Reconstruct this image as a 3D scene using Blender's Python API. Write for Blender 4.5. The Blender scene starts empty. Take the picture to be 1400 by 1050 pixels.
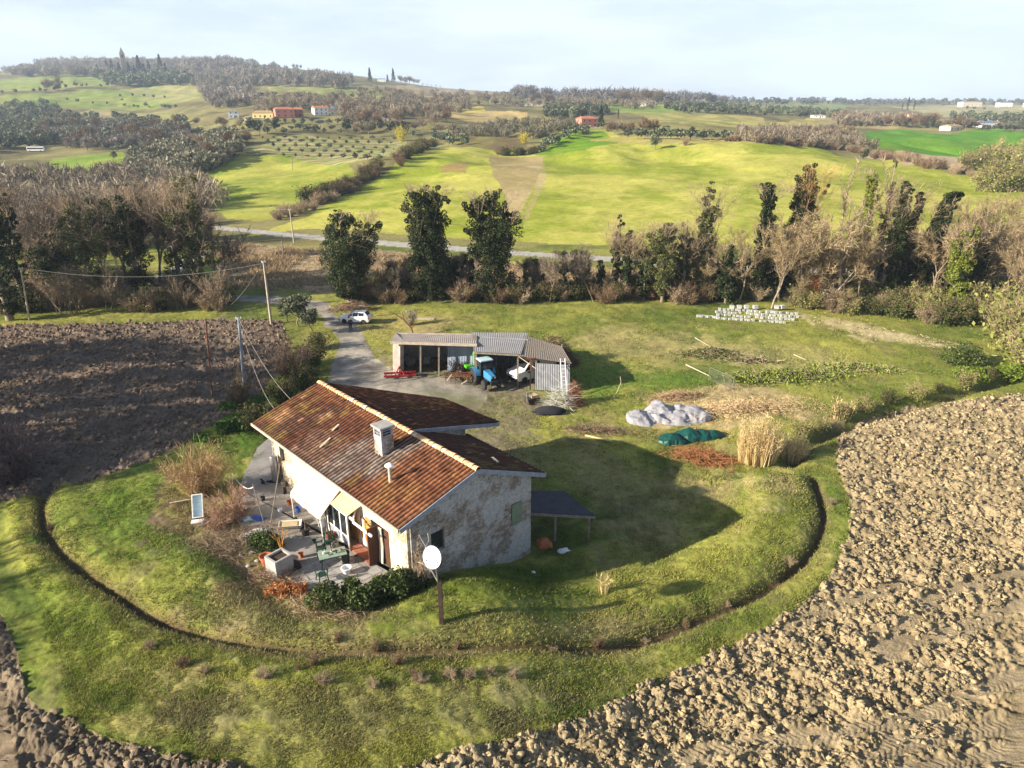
import bpy, math, random
import numpy as np
from mathutils import Vector, Matrix, Euler
D = bpy.data
SC = bpy.context.scene
HAZE = 0.00015
EXPO = 1.38
COL = SC.collection
PI = math.pi
rad = math.radians
# ------------------------------------------------------------------ camera
FPX = 970.0
PITCH = rad(21.65)
HC = 26.0
CP, SP = math.cos(PITCH), math.sin(PITCH)
cam = D.cameras.new('camera')
cam.sensor_width = 36.0
cam.lens = FPX / 1400 * 36
cam.clip_start = 0.5
cam.clip_end = 20000
co = D.objects.new('camera', cam)
COL.objects.link(co)
co.location = (0, 0, HC)
co.rotation_euler = (PI / 2 - PITCH, 0, 0)
SC.camera = co
SUN_EL = rad(22)
SUN_DIR = Vector((-.93 * math.cos(SUN_EL), -.367 * math.cos(SUN_EL), math.sin(SUN_EL)))  # towards the sun

# ------------------------------------------------------------------ noise
def _h(ix, iy, seed):
    n = (ix.astype(np.int64) * 374761393 + iy.astype(np.int64) * 668265263 + seed * 1442695041) & 0xffffffff
    n = ((n ^ (n >> 13)) * 1274126177) & 0xffffffff
    n = ((n ^ (n >> 16)) * 2246822519) & 0xffffffff
    return ((n ^ (n >> 15)) & 0xffffff) / float(0xffffff)

def vn(x, y, seed=0):
    x = np.asarray(x, float); y = np.asarray(y, float)
    ix = np.floor(x); iy = np.floor(y)
    fx = x - ix; fy = y - iy
    fx = fx * fx * (3 - 2 * fx); fy = fy * fy * (3 - 2 * fy)
    a = _h(ix, iy, seed); b = _h(ix + 1, iy, seed); c = _h(ix, iy + 1, seed); d = _h(ix + 1, iy + 1, seed)
    return (a * (1 - fx) + b * fx) * (1 - fy) + (c * (1 - fx) + d * fx) * fy

def fbm(x, y, seed=0, o=4):
    s = 0; a = .5; t = 0
    for i in range(o):
        s = s + a * vn(x * 2 ** i + i * 17.3, y * 2 ** i - i * 9.1, seed + i * 7); t += a; a *= .5
    return s / t

def worley(x, y, seed=0):
    ix = np.floor(x); iy = np.floor(y)
    f1 = np.full(x.shape, 9.0); idv = np.zeros(x.shape)
    for dx in (-1, 0, 1):
        for dy in (-1, 0, 1):
            jx = ix + dx; jy = iy + dy
            h1 = _h(jx, jy, seed); h2 = _h(jx, jy, seed + 5)
            d = np.hypot(jx + h1 - x, jy + h2 - y)
            m = d < f1
            f1 = np.where(m, d, f1); idv = np.where(m, _h(jx, jy, seed + 11), idv)
    return f1, idv

def sst(a, b, x):
    t = np.clip((x - a) / (b - a), 0, 1)
    return t * t * (3 - 2 * t)

# ------------------------------------------------------------------ house frame
TH = -.744
HP = np.array([-1.827, 33.644])
HR = np.array([math.sin(TH), math.cos(TH)])
HN = np.array([math.cos(TH), -math.sin(TH)])
def hl(x, y):
    p = HP + HN * x + HR * y
    return (p[0], p[1])
def to_hl(X, Y):
    return (X - HP[0]) * HN[0] + (Y - HP[1]) * HN[1], (X - HP[0]) * HR[0] + (Y - HP[1]) * HR[1]

# ------------------------------------------------------------------ terrain
COLS = {
 0: [(170,318),(230,285),(350,236),(450,214),(520,205),(800,172),(1100,137),(1400,114),(2000,106),(3000,101),(5200,100)],
 60: [(170,318),(240,285),(350,238),(450,213),(520,203),(800,168),(1050,140),(1300,118),(1700,104),(3000,84),(5200,83)],
 100:[(170,318),(240,285),(350,240),(450,212),(520,200),(800,165),(1000,150),(1200,128),(1500,106),(2200,92),(3000,80),(5200,79)],
 200:[(170,318),(240,285),(350,245),(450,215),(560,200),(800,166),(1000,152),(1200,131),(1500,113),(2200,93),(3000,81),(5200,80)],
 300:[(200,288),(260,256),(330,225),(420,200),(520,182),(650,163),(800,150),(1000,136),(1300,119),(1700,100),(2200,84),(3000,83),(5200,82)],
 400:[(165,310),(200,285),(260,250),(330,217),(380,206),(450,190),(550,167),(650,152),(800,141),(1000,128),(1300,112),(1700,98),(2300,95),(5200,94)],
 500:[(200,278),(260,243),(320,220),(380,208),(450,193),(550,170),(700,152),(900,137),(1200,121),(1700,108),(5200,105)],
 600:[(200,274),(250,241),(300,219),(340,204),(380,198),(450,185),(550,167),(750,151),(1000,139),(1500,127),(2500,122),(5200,121)],
 700:[(200,273),(250,241),(300,220),(350,209),(400,201),(480,186),(600,170),(750,156),(1000,144),(1500,133),(2500,128),(5200,127)],
 800:[(200,272),(250,240),(300,218),(350,198),(400,184),(440,178),(550,170),(700,158),(900,147),(1300,139),(2500,131),(5200,130)],
 900:[(200,272),(250,240),(300,218),(350,200),(400,190),(500,173),(650,161),(850,150),(1200,141),(2500,136),(5200,135)],
 1000:[(200,272),(250,240),(300,217),(350,198),(450,183),(600,170),(850,156),(1200,146),(2500,139),(5200,138)],
 1100:[(200,272),(250,241),(300,219),(370,197),(450,187),(600,173),(800,165),(1200,150),(2500,139),(5200,137)],
 1200:[(200,273),(260,241),(330,219),(400,206),(500,192),(650,178),(800,171),(1100,160),(1600,149),(2500,141),(5200,138.5)],
 1300:[(200,274),(260,246),(330,228),(400,214),(500,196),(620,181),(900,165),(1400,149),(2500,141),(5200,138.5)],
 1400:[(200,275),(260,250),(330,234),(400,221),(500,203),(650,183),(900,167),(1400,149),(2500,141),(5200,138.5)],
 1560:[(200,276),(260,254),(330,238),(400,225),(500,205),(650,184),(900,167),(1400,149),(2500,141),(5200,138.5)],
}
LY = np.linspace(math.log(110), math.log(6000), 110)
PXG = np.arange(-160, 1561, 20.0)
def _table():
    ks = sorted(COLS); rows = []
    for k in ks:
        pts = [(105, 389.3), (120, 364), (150, 322)] + COLS[k]
        rows.append(np.interp(LY, np.log([p[0] for p in pts]), [p[1] for p in pts]))
    rows = np.array(rows)
    T = np.array([[np.interp(x, ks, rows[:, j]) for x in PXG] for j in range(len(LY))])  # rows: Y, cols: px
    for it in range(3):
        P = np.pad(T, 1, mode='edge')
        T2 = (P[1:-1, :-2] + 2 * P[1:-1, 1:-1] + P[1:-1, 2:]) / 4
        P = np.pad(T2, 1, mode='edge')
        T = T2 * .5 + (P[:-2, 1:-1] + P[2:, 1:-1]) * .25
    return T
TAB = _table()
def tab(px, ly):
    a = np.clip((px - PXG[0]) / 20, 0, len(PXG) - 1.001); b = np.clip((ly - LY[0]) / (LY[1] - LY[0]), 0, len(LY) - 1.001)
    i = a.astype(int); j = b.astype(int); fa = a - i; fb = b - j
    return (TAB[j, i] * (1 - fa) + TAB[j, i + 1] * fa) * (1 - fb) + (TAB[j + 1, i] * (1 - fa) + TAB[j + 1, i + 1] * fa) * fb

def plane_px(px, py):            # screen -> flat z=0 ground, used only to lay out the near paths
    u = (np.asarray(px, float) - 700) / FPX; v = (np.asarray(py, float) - 525) / FPX
    d = HC / (SP + v * CP)
    return u * d, (CP - v * SP) * d

def pip(X, Y, poly):
    x0 = min(p[0] for p in poly); x1 = max(p[0] for p in poly); y0 = min(p[1] for p in poly); y1 = max(p[1] for p in poly)
    m = (X >= x0) & (X <= x1) & (Y >= y0) & (Y <= y1)
    idx = np.nonzero(m)[0]; x = X[idx]; y = Y[idx]; ins = np.zeros(len(idx), bool)
    for (ax, ay), (bx, by) in zip(poly, poly[1:] + poly[:1]):
        if ay == by: continue
        c = (ay > y) != (by > y)
        ins ^= c & (x < (bx - ax) * (y - ay) / (by - ay) + ax)
    r = np.zeros(X.shape, bool); r[idx[ins]] = True
    return r
DITCH_PX = [(98,664),(75,680),(60,715),(72,765),(105,805),(165,850),(215,885),(270,908),(350,925),(430,932),(520,935),(640,925),(760,905),(870,880),(960,845),(1030,815),(1090,775),(1122,735),(1128,700),(1112,655)]
TRACKS_PX = [[(1060,862),(1120,835),(1180,812),(1250,795)], [(1212,895),(1240,845),(1290,812),(1340,795),(1440,775)],
  [(900,1040),(1010,1015),(1120,1000),(1230,985),(1290,965),(1360,935),(1450,905)], [(1190,1030),(1300,1000),(1440,985)],
  [(1225,880),(1290,868),(1330,850),(1440,815)], [(1160,1080),(1290,1045),(1450,1010)], [(1200,862),(1215,900),(1290,915)]]
def polyd(X, Y, pts):
    best = np.full(X.shape, 1e9); al = np.zeros(X.shape); s = 0
    for (x0, y0), (x1, y1) in zip(pts[:-1], pts[1:]):
        dx, dy = x1 - x0, y1 - y0; L = math.hypot(dx, dy)
        t = np.clip(((X - x0) * dx + (Y - y0) * dy) / L ** 2, 0, 1)
        d = np.hypot(X - x0 - t * dx, Y - y0 - t * dy)
        m = d < best
        best = np.where(m, d, best); al = np.where(m, s + t * L, al); s += L
    return best, al
def smooth_path(px, n=4):
    x, y = plane_px([p[0] for p in px], [p[1] for p in px])
    P = list(zip(x, y))
    for it in range(2):
        Q = [P[0]]
        for a, b in zip(P[:-1], P[1:]):
            Q += [(a[0] * .75 + b[0] * .25, a[1] * .75 + b[1] * .25), (a[0] * .25 + b[0] * .75, a[1] * .25 + b[1] * .75)]
        P = Q + [P[-1]]
    return P
DITCH = smooth_path(DITCH_PX); DITCH2 = smooth_path([(1078,632),(1098,605),(1150,580),(1220,562),(1290,544),(1345,528),(1420,508)]); TRACKS = [smooth_path(t) for t in TRACKS_PX]

def height(X, Y):
    X = np.atleast_1d(np.asarray(X, float)); Y = np.atleast_1d(np.asarray(Y, float))
    n, r = to_hl(X, Y)
    S = 1 - sst(-3.2, 4.4, n)
    dist = np.hypot(X + 12.5, (Y - 38) * .85)
    F = 1 - sst(12, 24, dist)
    Zn = 2.0 * S * F + 1.0 * S * (1 - F) * sst(-9, -24, X) * (1 - sst(70, 90, Y)) * sst(20, 34, Y)
    Zn = Zn + (fbm(X / 9, Y / 9, 3, 2) - .5) * .7 * sst(14, 22, np.hypot(X + 4, Y - 42))
    m = Y < 75
    if m.any():
        dd, _ = polyd(X[m], Y[m], DITCH)
        d2, _ = polyd(X[m], Y[m], DITCH2); Zn[m] -= .75 * np.exp(-(d2 / .75) ** 2)
        ins = pip(X[m], Y[m], DITCH)
        Zn[m] -= (.32 + .32 * vn(X[m] / 1.1, Y[m] / 1.1, 21)) * np.exp(-(dd / (.26 + .2 * vn(X[m] / 2, Y[m] / 2, 22))) ** 2) - .15 * np.exp(-((dd - 1.3) / .7) ** 2)
        k = sst(15, 8, r[m] * 0 + r[m]) * 1.0
        Zn[m] += ins * k * (.75 * np.exp(-((dd - 3.4) / 1.9) ** 2) - .35 * np.exp(-((dd - 7.0) / 2.2) ** 2) * sst(2, 4.5, n[m] + 4)) * sst(.3, 2.6, np.maximum(np.abs(n[m] + 2.5) - 7.2, np.abs(r[m] - 10.5) - 9.6))
    Z = np.zeros(X.shape)
    far = Y > 105
    if far.any():
        xf = X[far]; yf = Y[far]; zf = np.zeros(xf.shape); ly = np.log(yf)
        for it in range(5):
            d = yf * CP + (HC - zf) * SP
            px = 700 + FPX * xf / d
            v = (tab(px, ly) - 525) / FPX
            zf = HC - yf * (SP + v * CP) / (CP - v * SP)
        zf = zf + (fbm(xf / 52, yf / 60, 8, 3) - .5) * 10 * sst(165, 330, yf) + (fbm(xf / 14, yf / 14, 18, 2) - .5) * 1.1 * sst(165, 250, yf)
        w = sst(108, 150, yf)
        Z[far] = zf * w + Zn[far] * (1 - w)
    Z[~far] = Zn[~far]
    return Z

_YFAR = np.exp(np.linspace(math.log(92), math.log(5600), 900))
def GP(px, py):
    """ground point seen at photo pixel (px, py)"""
    u = (px - 700) / FPX; v = (py - 525) / FPX
    dn = SP + v * CP; fw = CP - v * SP
    if py > 395:
        y0 = HC / dn * fw; YS = np.linspace(y0 * .80, y0 * 1.08, 160)
    else: YS = _YFAR
    X = YS / fw * u
    Zr = HC - YS / fw * dn
    g = height(X, YS)
    k = np.argmax(Zr < g)
    if not (Zr < g).any(): k = len(YS) - 1
    k = max(k, 1)
    a0 = Zr[k - 1] - g[k - 1]; a1 = Zr[k] - g[k]
    t = a0 / (a0 - a1) if a0 != a1 else 0
    t = min(max(t, 0), 1)
    Y = YS[k - 1] * (1 - t) + YS[k] * t
    return Vector((Y / fw * u, Y, g[k - 1] * (1 - t) + g[k] * t))
def PZ(px, py, z):
    u = (px - 700) / FPX; v = (py - 525) / FPX
    d = (HC - z) / (SP + v * CP)
    return Vector((u * d, (CP - v * SP) * d, z))
def PY(px, Y, py=None):
    """ground point at depth Y under photo column px (height looked up)"""
    z = 0.0
    for _ in range(4):
        d = Y * CP + (HC - z) * SP
        X = (px - 700) / FPX * d
        z = float(height(X, Y)[0])
    return Vector((X, Y, z))
def ztop(Y, py):
    v = (py - 525) / FPX
    return HC - Y * (SP + v * CP) / (CP - v * SP)

# ------------------------------------------------------------------ objects
def tag(o, label=None, cat=None, group=None, kind=None):
    if label: o['label'] = label
    if cat: o['category'] = cat
    if group: o['group'] = group
    if kind: o['kind'] = kind
    return o
def thing(name, label, cat, loc=(0, 0, 0), rz=0, group=None):
    o = D.objects.new(name, None); COL.objects.link(o)
    o.location = loc; o.rotation_euler = (0, 0, rz); o.empty_display_size = .3
    return tag(o, label, cat, group)
def dup(o, parent=None):
    c = o.copy(); COL.objects.link(c)
    if parent is not None: c.parent = parent
    for ch in list(o.children): dup(ch, c)
    return c

def mkmesh(name, V, faces, mat, parent=None, col=None, smooth=False, loc=None, mesh_only=False):
    """faces: list of int arrays (m,k)"""
    me = D.meshes.new(name)
    V = np.asarray(V, np.float32)
    me.vertices.add(len(V)); me.vertices.foreach_set('co', V.ravel())
    faces = [np.asarray(f, np.int32) for f in faces if len(f)]
    nl = sum(f.size for f in faces); nf = sum(len(f) for f in faces)
    me.loops.add(nl); me.polygons.add(nf)
    me.loops.foreach_set('vertex_index', np.concatenate([f.ravel() for f in faces]))
    st = []; s = 0
    for f in faces:
        st.append(s + np.arange(len(f)) * f.shape[1]); s += f.size
    me.polygons.foreach_set('loop_start', np.concatenate(st).astype(np.int32))
    if smooth: me.polygons.foreach_set('use_smooth', np.ones(nf, bool))
    if col is not None:
        a = me.color_attributes.new('col', 'FLOAT_COLOR', 'POINT')
        c = np.ones((len(V), 4), np.float32); c[:, :3] = col
        a.data.foreach_set('color', c.ravel())
    me.update(calc_edges=True)
    if isinstance(mat, (list, tuple)):
        for m in mat: me.materials.append(m)
    else: me.materials.append(mat)
    if mesh_only: return me
    o = D.objects.new(name, me); COL.objects.link(o)
    if parent is not None: o.parent = parent
    if loc is not None: o.location = loc
    return o

class MB:
    """collects shapes, builds one mesh object"""
    def __init__(s): s.V = []; s.F = []; s.n = 0
    def add(s, verts, faces):
        s.V += [tuple(v) for v in verts]; s.F += [tuple(i + s.n for i in f) for f in faces]; s.n += len(verts); return s
    def box(s, x0, x1, y0, y1, z0, z1, M=None):
        v = [Vector(p) for p in ((x0,y0,z0),(x1,y0,z0),(x1,y1,z0),(x0,y1,z0),(x0,y0,z1),(x1,y0,z1),(x1,y1,z1),(x0,y1,z1))]
        if M is not None: v = [M @ p for p in v]
        return s.add(v, [(0,3,2,1),(4,5,6,7),(0,1,5,4),(1,2,6,5),(2,3,7,6),(3,0,4,7)])
    def hexa(s, v):
        return s.add(v, [(0,3,2,1),(4,5,6,7),(0,1,5,4),(1,2,6,5),(2,3,7,6),(3,0,4,7)])
    def slab(s, pts, t):
        """polygon pts (3d, ccw from above) thickened downwards"""
        k = len(pts); top = [Vector(p) for p in pts]; bot = [p - Vector((0, 0, t)) for p in top]
        return s.add(top + bot, [tuple(range(k)), tuple(range(2 * k - 1, k - 1, -1))] + [(i, i + k, (i + 1) % k + k, (i + 1) % k) for i in range(k)])
    def bar(s, a, b, w, h=None, up=(0, 0, 1)):
        a = Vector(a); b = Vector(b); h = h or w
        d = (b - a).normalized(); u = Vector(up)
        if abs(d.dot(u)) > .97: u = Vector((1, 0, 0))
        x = d.cross(u).normalized() * w / 2; y = x.normalized().cross(d) * h / 2
        return s.hexa([a - x - y, a + x - y, a + x + y, a - x + y, b - x - y, b + x - y, b + x + y, b - x + y])
    def tube(s, pts, r, n=8, caps=True):
        pts = [Vector(p) for p in pts]; rs = r if isinstance(r, (list, tuple)) else [r] * len(pts)
        vs = []; fs = []
        for i, p in enumerate(pts):
            d = (pts[min(i + 1, len(pts) - 1)] - pts[max(i - 1, 0)]).normalized()
            u = Vector((0, 0, 1)) if abs(d.z) < .9 else Vector((1, 0, 0))
            x = d.cross(u).normalized(); y = x.cross(d)
            for k in range(n):
                a = 2 * PI * k / n
                vs.append(p + (x * math.cos(a) + y * math.sin(a)) * rs[i])
        for i in range(len(pts) - 1):
            for k in range(n):
                fs.append((i*n+k, i*n+(k+1)%n, (i+1)*n+(k+1)%n, (i+1)*n+k))
        if caps: fs += [tuple(range(n - 1, -1, -1)), tuple(range((len(pts) - 1) * n, len(pts) * n))]
        return s.add(vs, fs)
    def lathe(s, prof, n=20, M=None):
        vs = []; fs = []
        for (r, z) in prof:
            for k in range(n):
                a = 2 * PI * k / n; p = Vector((r * math.cos(a), r * math.sin(a), z))
                vs.append(M @ p if M is not None else p)
        for i in range(len(prof) - 1):
            for k in range(n):
                fs.append((i*n+k, i*n+(k+1)%n, (i+1)*n+(k+1)%n, (i+1)*n+k))
        fs += [tuple(range(n - 1, -1, -1)), tuple(range((len(prof) - 1) * n, len(prof) * n))]
        return s.add(vs, fs)
    def build(s, name, mat, parent=None, smooth=False, bevel=0, loc=None):
        me = D.meshes.new(name); me.from_pydata(s.V, [], s.F); me.update()
        me.materials.append(mat)
        if smooth:
            for p in me.polygons: p.use_smooth = True
            try: me.set_sharp_from_angle(angle=rad(40))
            except Exception: pass
        o = D.objects.new(name, me); COL.objects.link(o)
        if parent is not None: o.parent = parent
        if loc is not None: o.location = loc
        if bevel:
            m = o.modifiers.new('bevel', 'BEVEL'); m.width = bevel; m.segments = 2; m.limit_method = 'ANGLE'
        return o

# ------------------------------------------------------------------ materials
def _mat(name):
    m = D.materials.new(name); m.use_nodes = True
    nt = m.node_tree; b = nt.nodes['Principled BSDF']
    return m, nt, b
def _noise(nt, scale, detail=4, rough=.6, coord='Object', src=None):
    t = nt.nodes.new('ShaderNodeTexNoise'); t.inputs['Scale'].default_value = scale; t.inputs['Detail'].default_value = detail
    t.inputs['Roughness'].default_value = rough
    c = nt.nodes.new('ShaderNodeTexCoord'); nt.links.new(c.outputs[coord], t.inputs['Vector'])
    return t
def _ramp(nt, fac, a, b, lo=.3, hi=.7):
    r = nt.nodes.new('ShaderNodeMapRange'); r.inputs['From Min'].default_value = lo; r.inputs['From Max'].default_value = hi
    r.inputs['To Min'].default_value = a; r.inputs['To Max'].default_value = b
    nt.links.new(fac, r.inputs['Value']); return r.outputs['Result']
def _mul(nt, colsock, fac):
    m = nt.nodes.new('ShaderNodeVectorMath'); m.operation = 'SCALE'
    nt.links.new(colsock, m.inputs[0]); nt.links.new(fac, m.inputs['Scale']); return m.outputs[0]
def _bump(nt, b, h, strength, dist=.05):
    n = nt.nodes.new('ShaderNodeBump'); n.inputs['Strength'].default_value = strength; n.inputs['Distance'].default_value = dist
    nt.links.new(h, n.inputs['Height']); nt.links.new(n.outputs[0], b.inputs['Normal'])
def M(name, color, rough=.8, metal=0, nscale=4, var=.25, bump=.2, bscale=30, bdist=.02, attr=False, spec=.3, rnd=0, trans=0):
    m, nt, b = _mat(name)
    b.inputs['Roughness'].default_value = rough; b.inputs['Metallic'].default_value = metal
    b.inputs['Specular IOR Level'].default_value = spec
    if attr:
        a = nt.nodes.new('ShaderNodeAttribute'); a.attribute_name = 'col'; c = a.outputs['Color']
    else:
        a = nt.nodes.new('ShaderNodeRGB'); a.outputs[0].default_value = (*color, 1); c = a.outputs[0]
    if var:
        t = _noise(nt, nscale)
        c = _mul(nt, c, _ramp(nt, t.outputs['Fac'], 1 - var, 1 + var))
    if rnd:
        oi = nt.nodes.new('ShaderNodeObjectInfo')
        c = _mul(nt, c, _ramp(nt, oi.outputs['Random'], 1 - rnd, 1 + rnd, 0, 1))
    nt.links.new(c, b.inputs['Base Color'])
    if bump:
        t = _noise(nt, bscale, 3); _bump(nt, b, t.outputs['Fac'], bump, bdist)
    if trans:
        tr = nt.nodes.new('ShaderNodeBsdfTranslucent'); nt.links.new(c, tr.inputs['Color'])
        mx = nt.nodes.new('ShaderNodeMixShader'); mx.inputs[0].default_value = trans
        nt.links.new(b.outputs[0], mx.inputs[1]); nt.links.new(tr.outputs[0], mx.inputs[2])
        nt.links.new(mx.outputs[0], nt.nodes['Material Output'].inputs['Surface'])
    return m

def ground_mat(name, amp, s1, s2, bump, bd):
    m, nt, b = _mat(name)
    b.inputs['Roughness'].default_value = .95; b.inputs['Specular IOR Level'].default_value = .1
    a = nt.nodes.new('ShaderNodeAttribute'); a.attribute_name = 'col'
    t1 = _noise(nt, s1, 5, .7); t2 = _noise(nt, s2, 4, .7)
    c = _mul(nt, a.outputs['Color'], _ramp(nt, t1.outputs['Fac'], 1 - amp, 1 + amp))
    c = _mul(nt, c, _ramp(nt, t2.outputs['Fac'], 1 - amp, 1 + amp))
    nt.links.new(c, b.inputs['Base Color'])
    _bump(nt, b, t2.outputs['Fac'], bump, bd)
    return m
MT = {}
MT['meadow'] = ground_mat('meadow_grass', .24, 1.1, 5.0, .5, .08)
MT['soil'] = ground_mat('ploughed_soil', .2, 2.0, 9.0, .9, .08)
MT['hill'] = ground_mat('hillside_fields', .2, .06, .6, .6, .35)
MT['road'] = ground_mat('gravel', .22, 1.1, 7.0, .6, .05)
MT['clod'] = M('soil_clods', (1, 1, 1), .95, attr=True, var=.18, nscale=8, bump=.9, bscale=14, bdist=.05, spec=.08)
MT['blade'] = M('grass_blades', (1, 1, 1), .8, attr=True, var=0, bump=0, spec=.15, trans=.3)
MT['leaf'] = M('leaves', (1, 1, 1), .6, attr=True, var=0, bump=0, spec=.3, rnd=.18, trans=.22)
MT['twig'] = M('bare_twigs', (1, 1, 1), .9, attr=True, var=0, bump=0, spec=.1, rnd=.15)
MT['bark'] = M('bark', (1, 1, 1), .9, attr=True, var=.2, bump=.5, bscale=10, spec=.1)
MT['paint'] = M('tinted', (1, 1, 1), .7, attr=True, var=.12, nscale=3, bump=.15)
def P_(name, c, **k):
    MT[name] = M(name, c, **k)
P_('white_paint', (.78, .78, .76), rough=.35, var=.05, bump=0, spec=.5)
P_('car_white', (.80, .80, .80), rough=.22, var=.04, bump=0, spec=.6)
P_('dark_glass', (.02, .025, .03), rough=.08, var=0, bump=0, spec=.7)
P_('rubber', (.03, .03, .03), rough=.8, var=.2)
P_('black_plastic', (.025, .025, .03), rough=.5, var=.1)
P_('steel', (.35, .35, .36), rough=.4, metal=.8, var=.15)
P_('rust', (.16, .06, .03), rough=.9, var=.4, nscale=8)
P_('dark_rust', (.05, .03, .025), rough=.9, var=.4)
P_('concrete', (.32, .31, .30), rough=.9, var=.2, nscale=3)
P_('pale_wood', (.45, .38, .28), rough=.85, var=.25, nscale=6)
P_('grey_wood', (.20, .17, .14), rough=.9, var=.35, nscale=5)
P_('brown_wood', (.075, .032, .02), rough=.7, var=.3, nscale=5)
P_('fascia', (.40, .34, .27), rough=.8, var=.25)
P_('fascia_grey', (.23, .25, .29), rough=.8, var=.25)
P_('green_shutter', (.16, .20, .13), rough=.7, var=.15)
P_('canvas', (.66, .61, .48), rough=.85, var=.08, nscale=1.5)
P_('canvas_tan', (.50, .39, .23), rough=.85, var=.18, nscale=2)
P_('red_paint', (.32, .02, .02), rough=.45, var=.3)
P_('green_paint', (.10, .62, .03), rough=.35, var=.15)
P_('blue_paint', (.05, .22, .42), rough=.35, var=.12)
P_('pale_blue', (.45, .62, .72), rough=.4, var=.1)
P_('cream_rim', (.55, .47, .30), rough=.7, var=.2)
P_('green_plastic', (.010, .045, .032), rough=.4, var=.1)
P_('white_plastic', (.75, .76, .80), rough=.5, var=.08)
P_('grey_sheet', (.22, .23, .26), rough=.6, var=.25, nscale=2)
P_('blue_sheet', (.22, .27, .36), rough=.6, var=.2, nscale=1)
P_('tarp_white', (.27, .27, .295), rough=.5, var=.2, nscale=3)
P_('tarp_green', (.006, .055, .046), rough=.4, var=.2, nscale=3)
P_('terracotta', (.40, .13, .06), rough=.9, var=.2)
P_('soil_dark', (.06, .04, .03), rough=1, var=.4)
P_('cloth_dark', (.02, .02, .028), rough=.9, var=.1)
P_('skin', (.45, .27, .19), rough=.6, var=.05, bump=0)
P_('hair', (.03, .02, .015), rough=.8, var=.1)
P_('black_roof', (.028, .030, .042), rough=.6, var=.4, nscale=2)
P_('dish_white', (.52, .54, .58), rough=.35, var=.05, nscale=1, bump=0)
P_('red_cloth', (.55, .05, .04), rough=.8, var=.1)
P_('yellow_cloth', (.75, .50, .05), rough=.8, var=.1)
P_('blue_plastic', (.05, .12, .42), rough=.4, var=.2)
P_('paving', (.25, .235, .22), rough=.85, var=.2, nscale=1.2)
P_('brick', (.28, .11, .07), rough=.9, var=.35, nscale=9)
P_('cable', (.28, .27, .25), rough=.6, var=0, bump=0)
P_('white_block', (.42, .43, .42), rough=.8, var=.1, nscale=2)
P_('fibre_roof', (.33, .28, .25), rough=.85, var=.2, nscale=.8)
P_('white_roof', (.26, .25, .25), rough=.7, var=.12, nscale=.8)
P_('wall_old', (.36, .31, .28), rough=.9, var=.3, nscale=1.5)
P_('interior_dark', (.02, .018, .016), rough=1, var=.3)  # near-black colour that stands in for shade inside openings
P_('wire_mesh', (.22, .22, .20), rough=.5, metal=.5, var=.1)
P_('pale_green', (.22, .30, .24), rough=.5, var=.2)
P_('amber', (.45, .22, .05), rough=.7, var=.4, nscale=8)

def stone_mat(name, c1, c2, c3, plaster=.5):
    m, nt, b = _mat(name)
    b.inputs['Roughness'].default_value = .95; b.inputs['Specular IOR Level'].default_value = .1
    tc = nt.nodes.new('ShaderNodeTexCoord')
    mp = nt.nodes.new('ShaderNodeMapping'); mp.inputs['Scale'].default_value = (1, 1, 1.8); nt.links.new(tc.outputs['Object'], mp.inputs[0])
    v = nt.nodes.new('ShaderNodeTexVoronoi'); v.inputs['Scale'].default_value = 2.9; nt.links.new(mp.outputs[0], v.inputs['Vector'])
    v2 = nt.nodes.new('ShaderNodeTexVoronoi'); v2.feature = 'DISTANCE_TO_EDGE'; v2.inputs['Scale'].default_value = 2.9; nt.links.new(mp.outputs[0], v2.inputs['Vector'])
    sx = nt.nodes.new('ShaderNodeSeparateColor'); nt.links.new(v.outputs['Color'], sx.inputs[0])
    mix = nt.nodes.new('ShaderNodeMix'); mix.data_type = 'RGBA'
    mix.inputs['A'].default_value = (*c1, 1); mix.inputs['B'].default_value = (*c2, 1); nt.links.new(sx.outputs[0], mix.inputs['Factor'])
    edge = _ramp(nt, v2.outputs['Distance'], .55, 1, .01, .08)
    c = _mul(nt, mix.outputs['Result'], edge)
    n1 = _noise(nt, .55, 5, .65); n2 = _noise(nt, 6, 4, .7)
    pf = _ramp(nt, n1.outputs['Fac'], 0, 1, .60 - plaster * .2, .68 - plaster * .2)
    mix2 = nt.nodes.new('ShaderNodeMix'); mix2.data_type = 'RGBA'; mix2.inputs['B'].default_value = (*c3, 1)
    nt.links.new(pf, mix2.inputs['Factor']); nt.links.new(c, mix2.inputs['A'])
    c = _mul(nt, mix2.outputs['Result'], _ramp(nt, n2.outputs['Fac'], .72, 1.25))
    nt.links.new(c, b.inputs['Base Color'])
    mm = nt.nodes.new('ShaderNodeMath'); mm.operation = 'ADD'; nt.links.new(edge, mm.inputs[0]); nt.links.new(n2.outputs['Fac'], mm.inputs[1])
    _bump(nt, b, mm.outputs[0], .9, .06)
    return m
MT['stone'] = stone_mat('stone_wall', (.36, .31, .255), (.21, .18, .155), (.40, .385, .37), .8)
MT['stone_plaster'] = stone_mat('limewashed_wall', (.46, .38, .27), (.34, .27, .19), (.62, .54, .42), 1.0)

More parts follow.
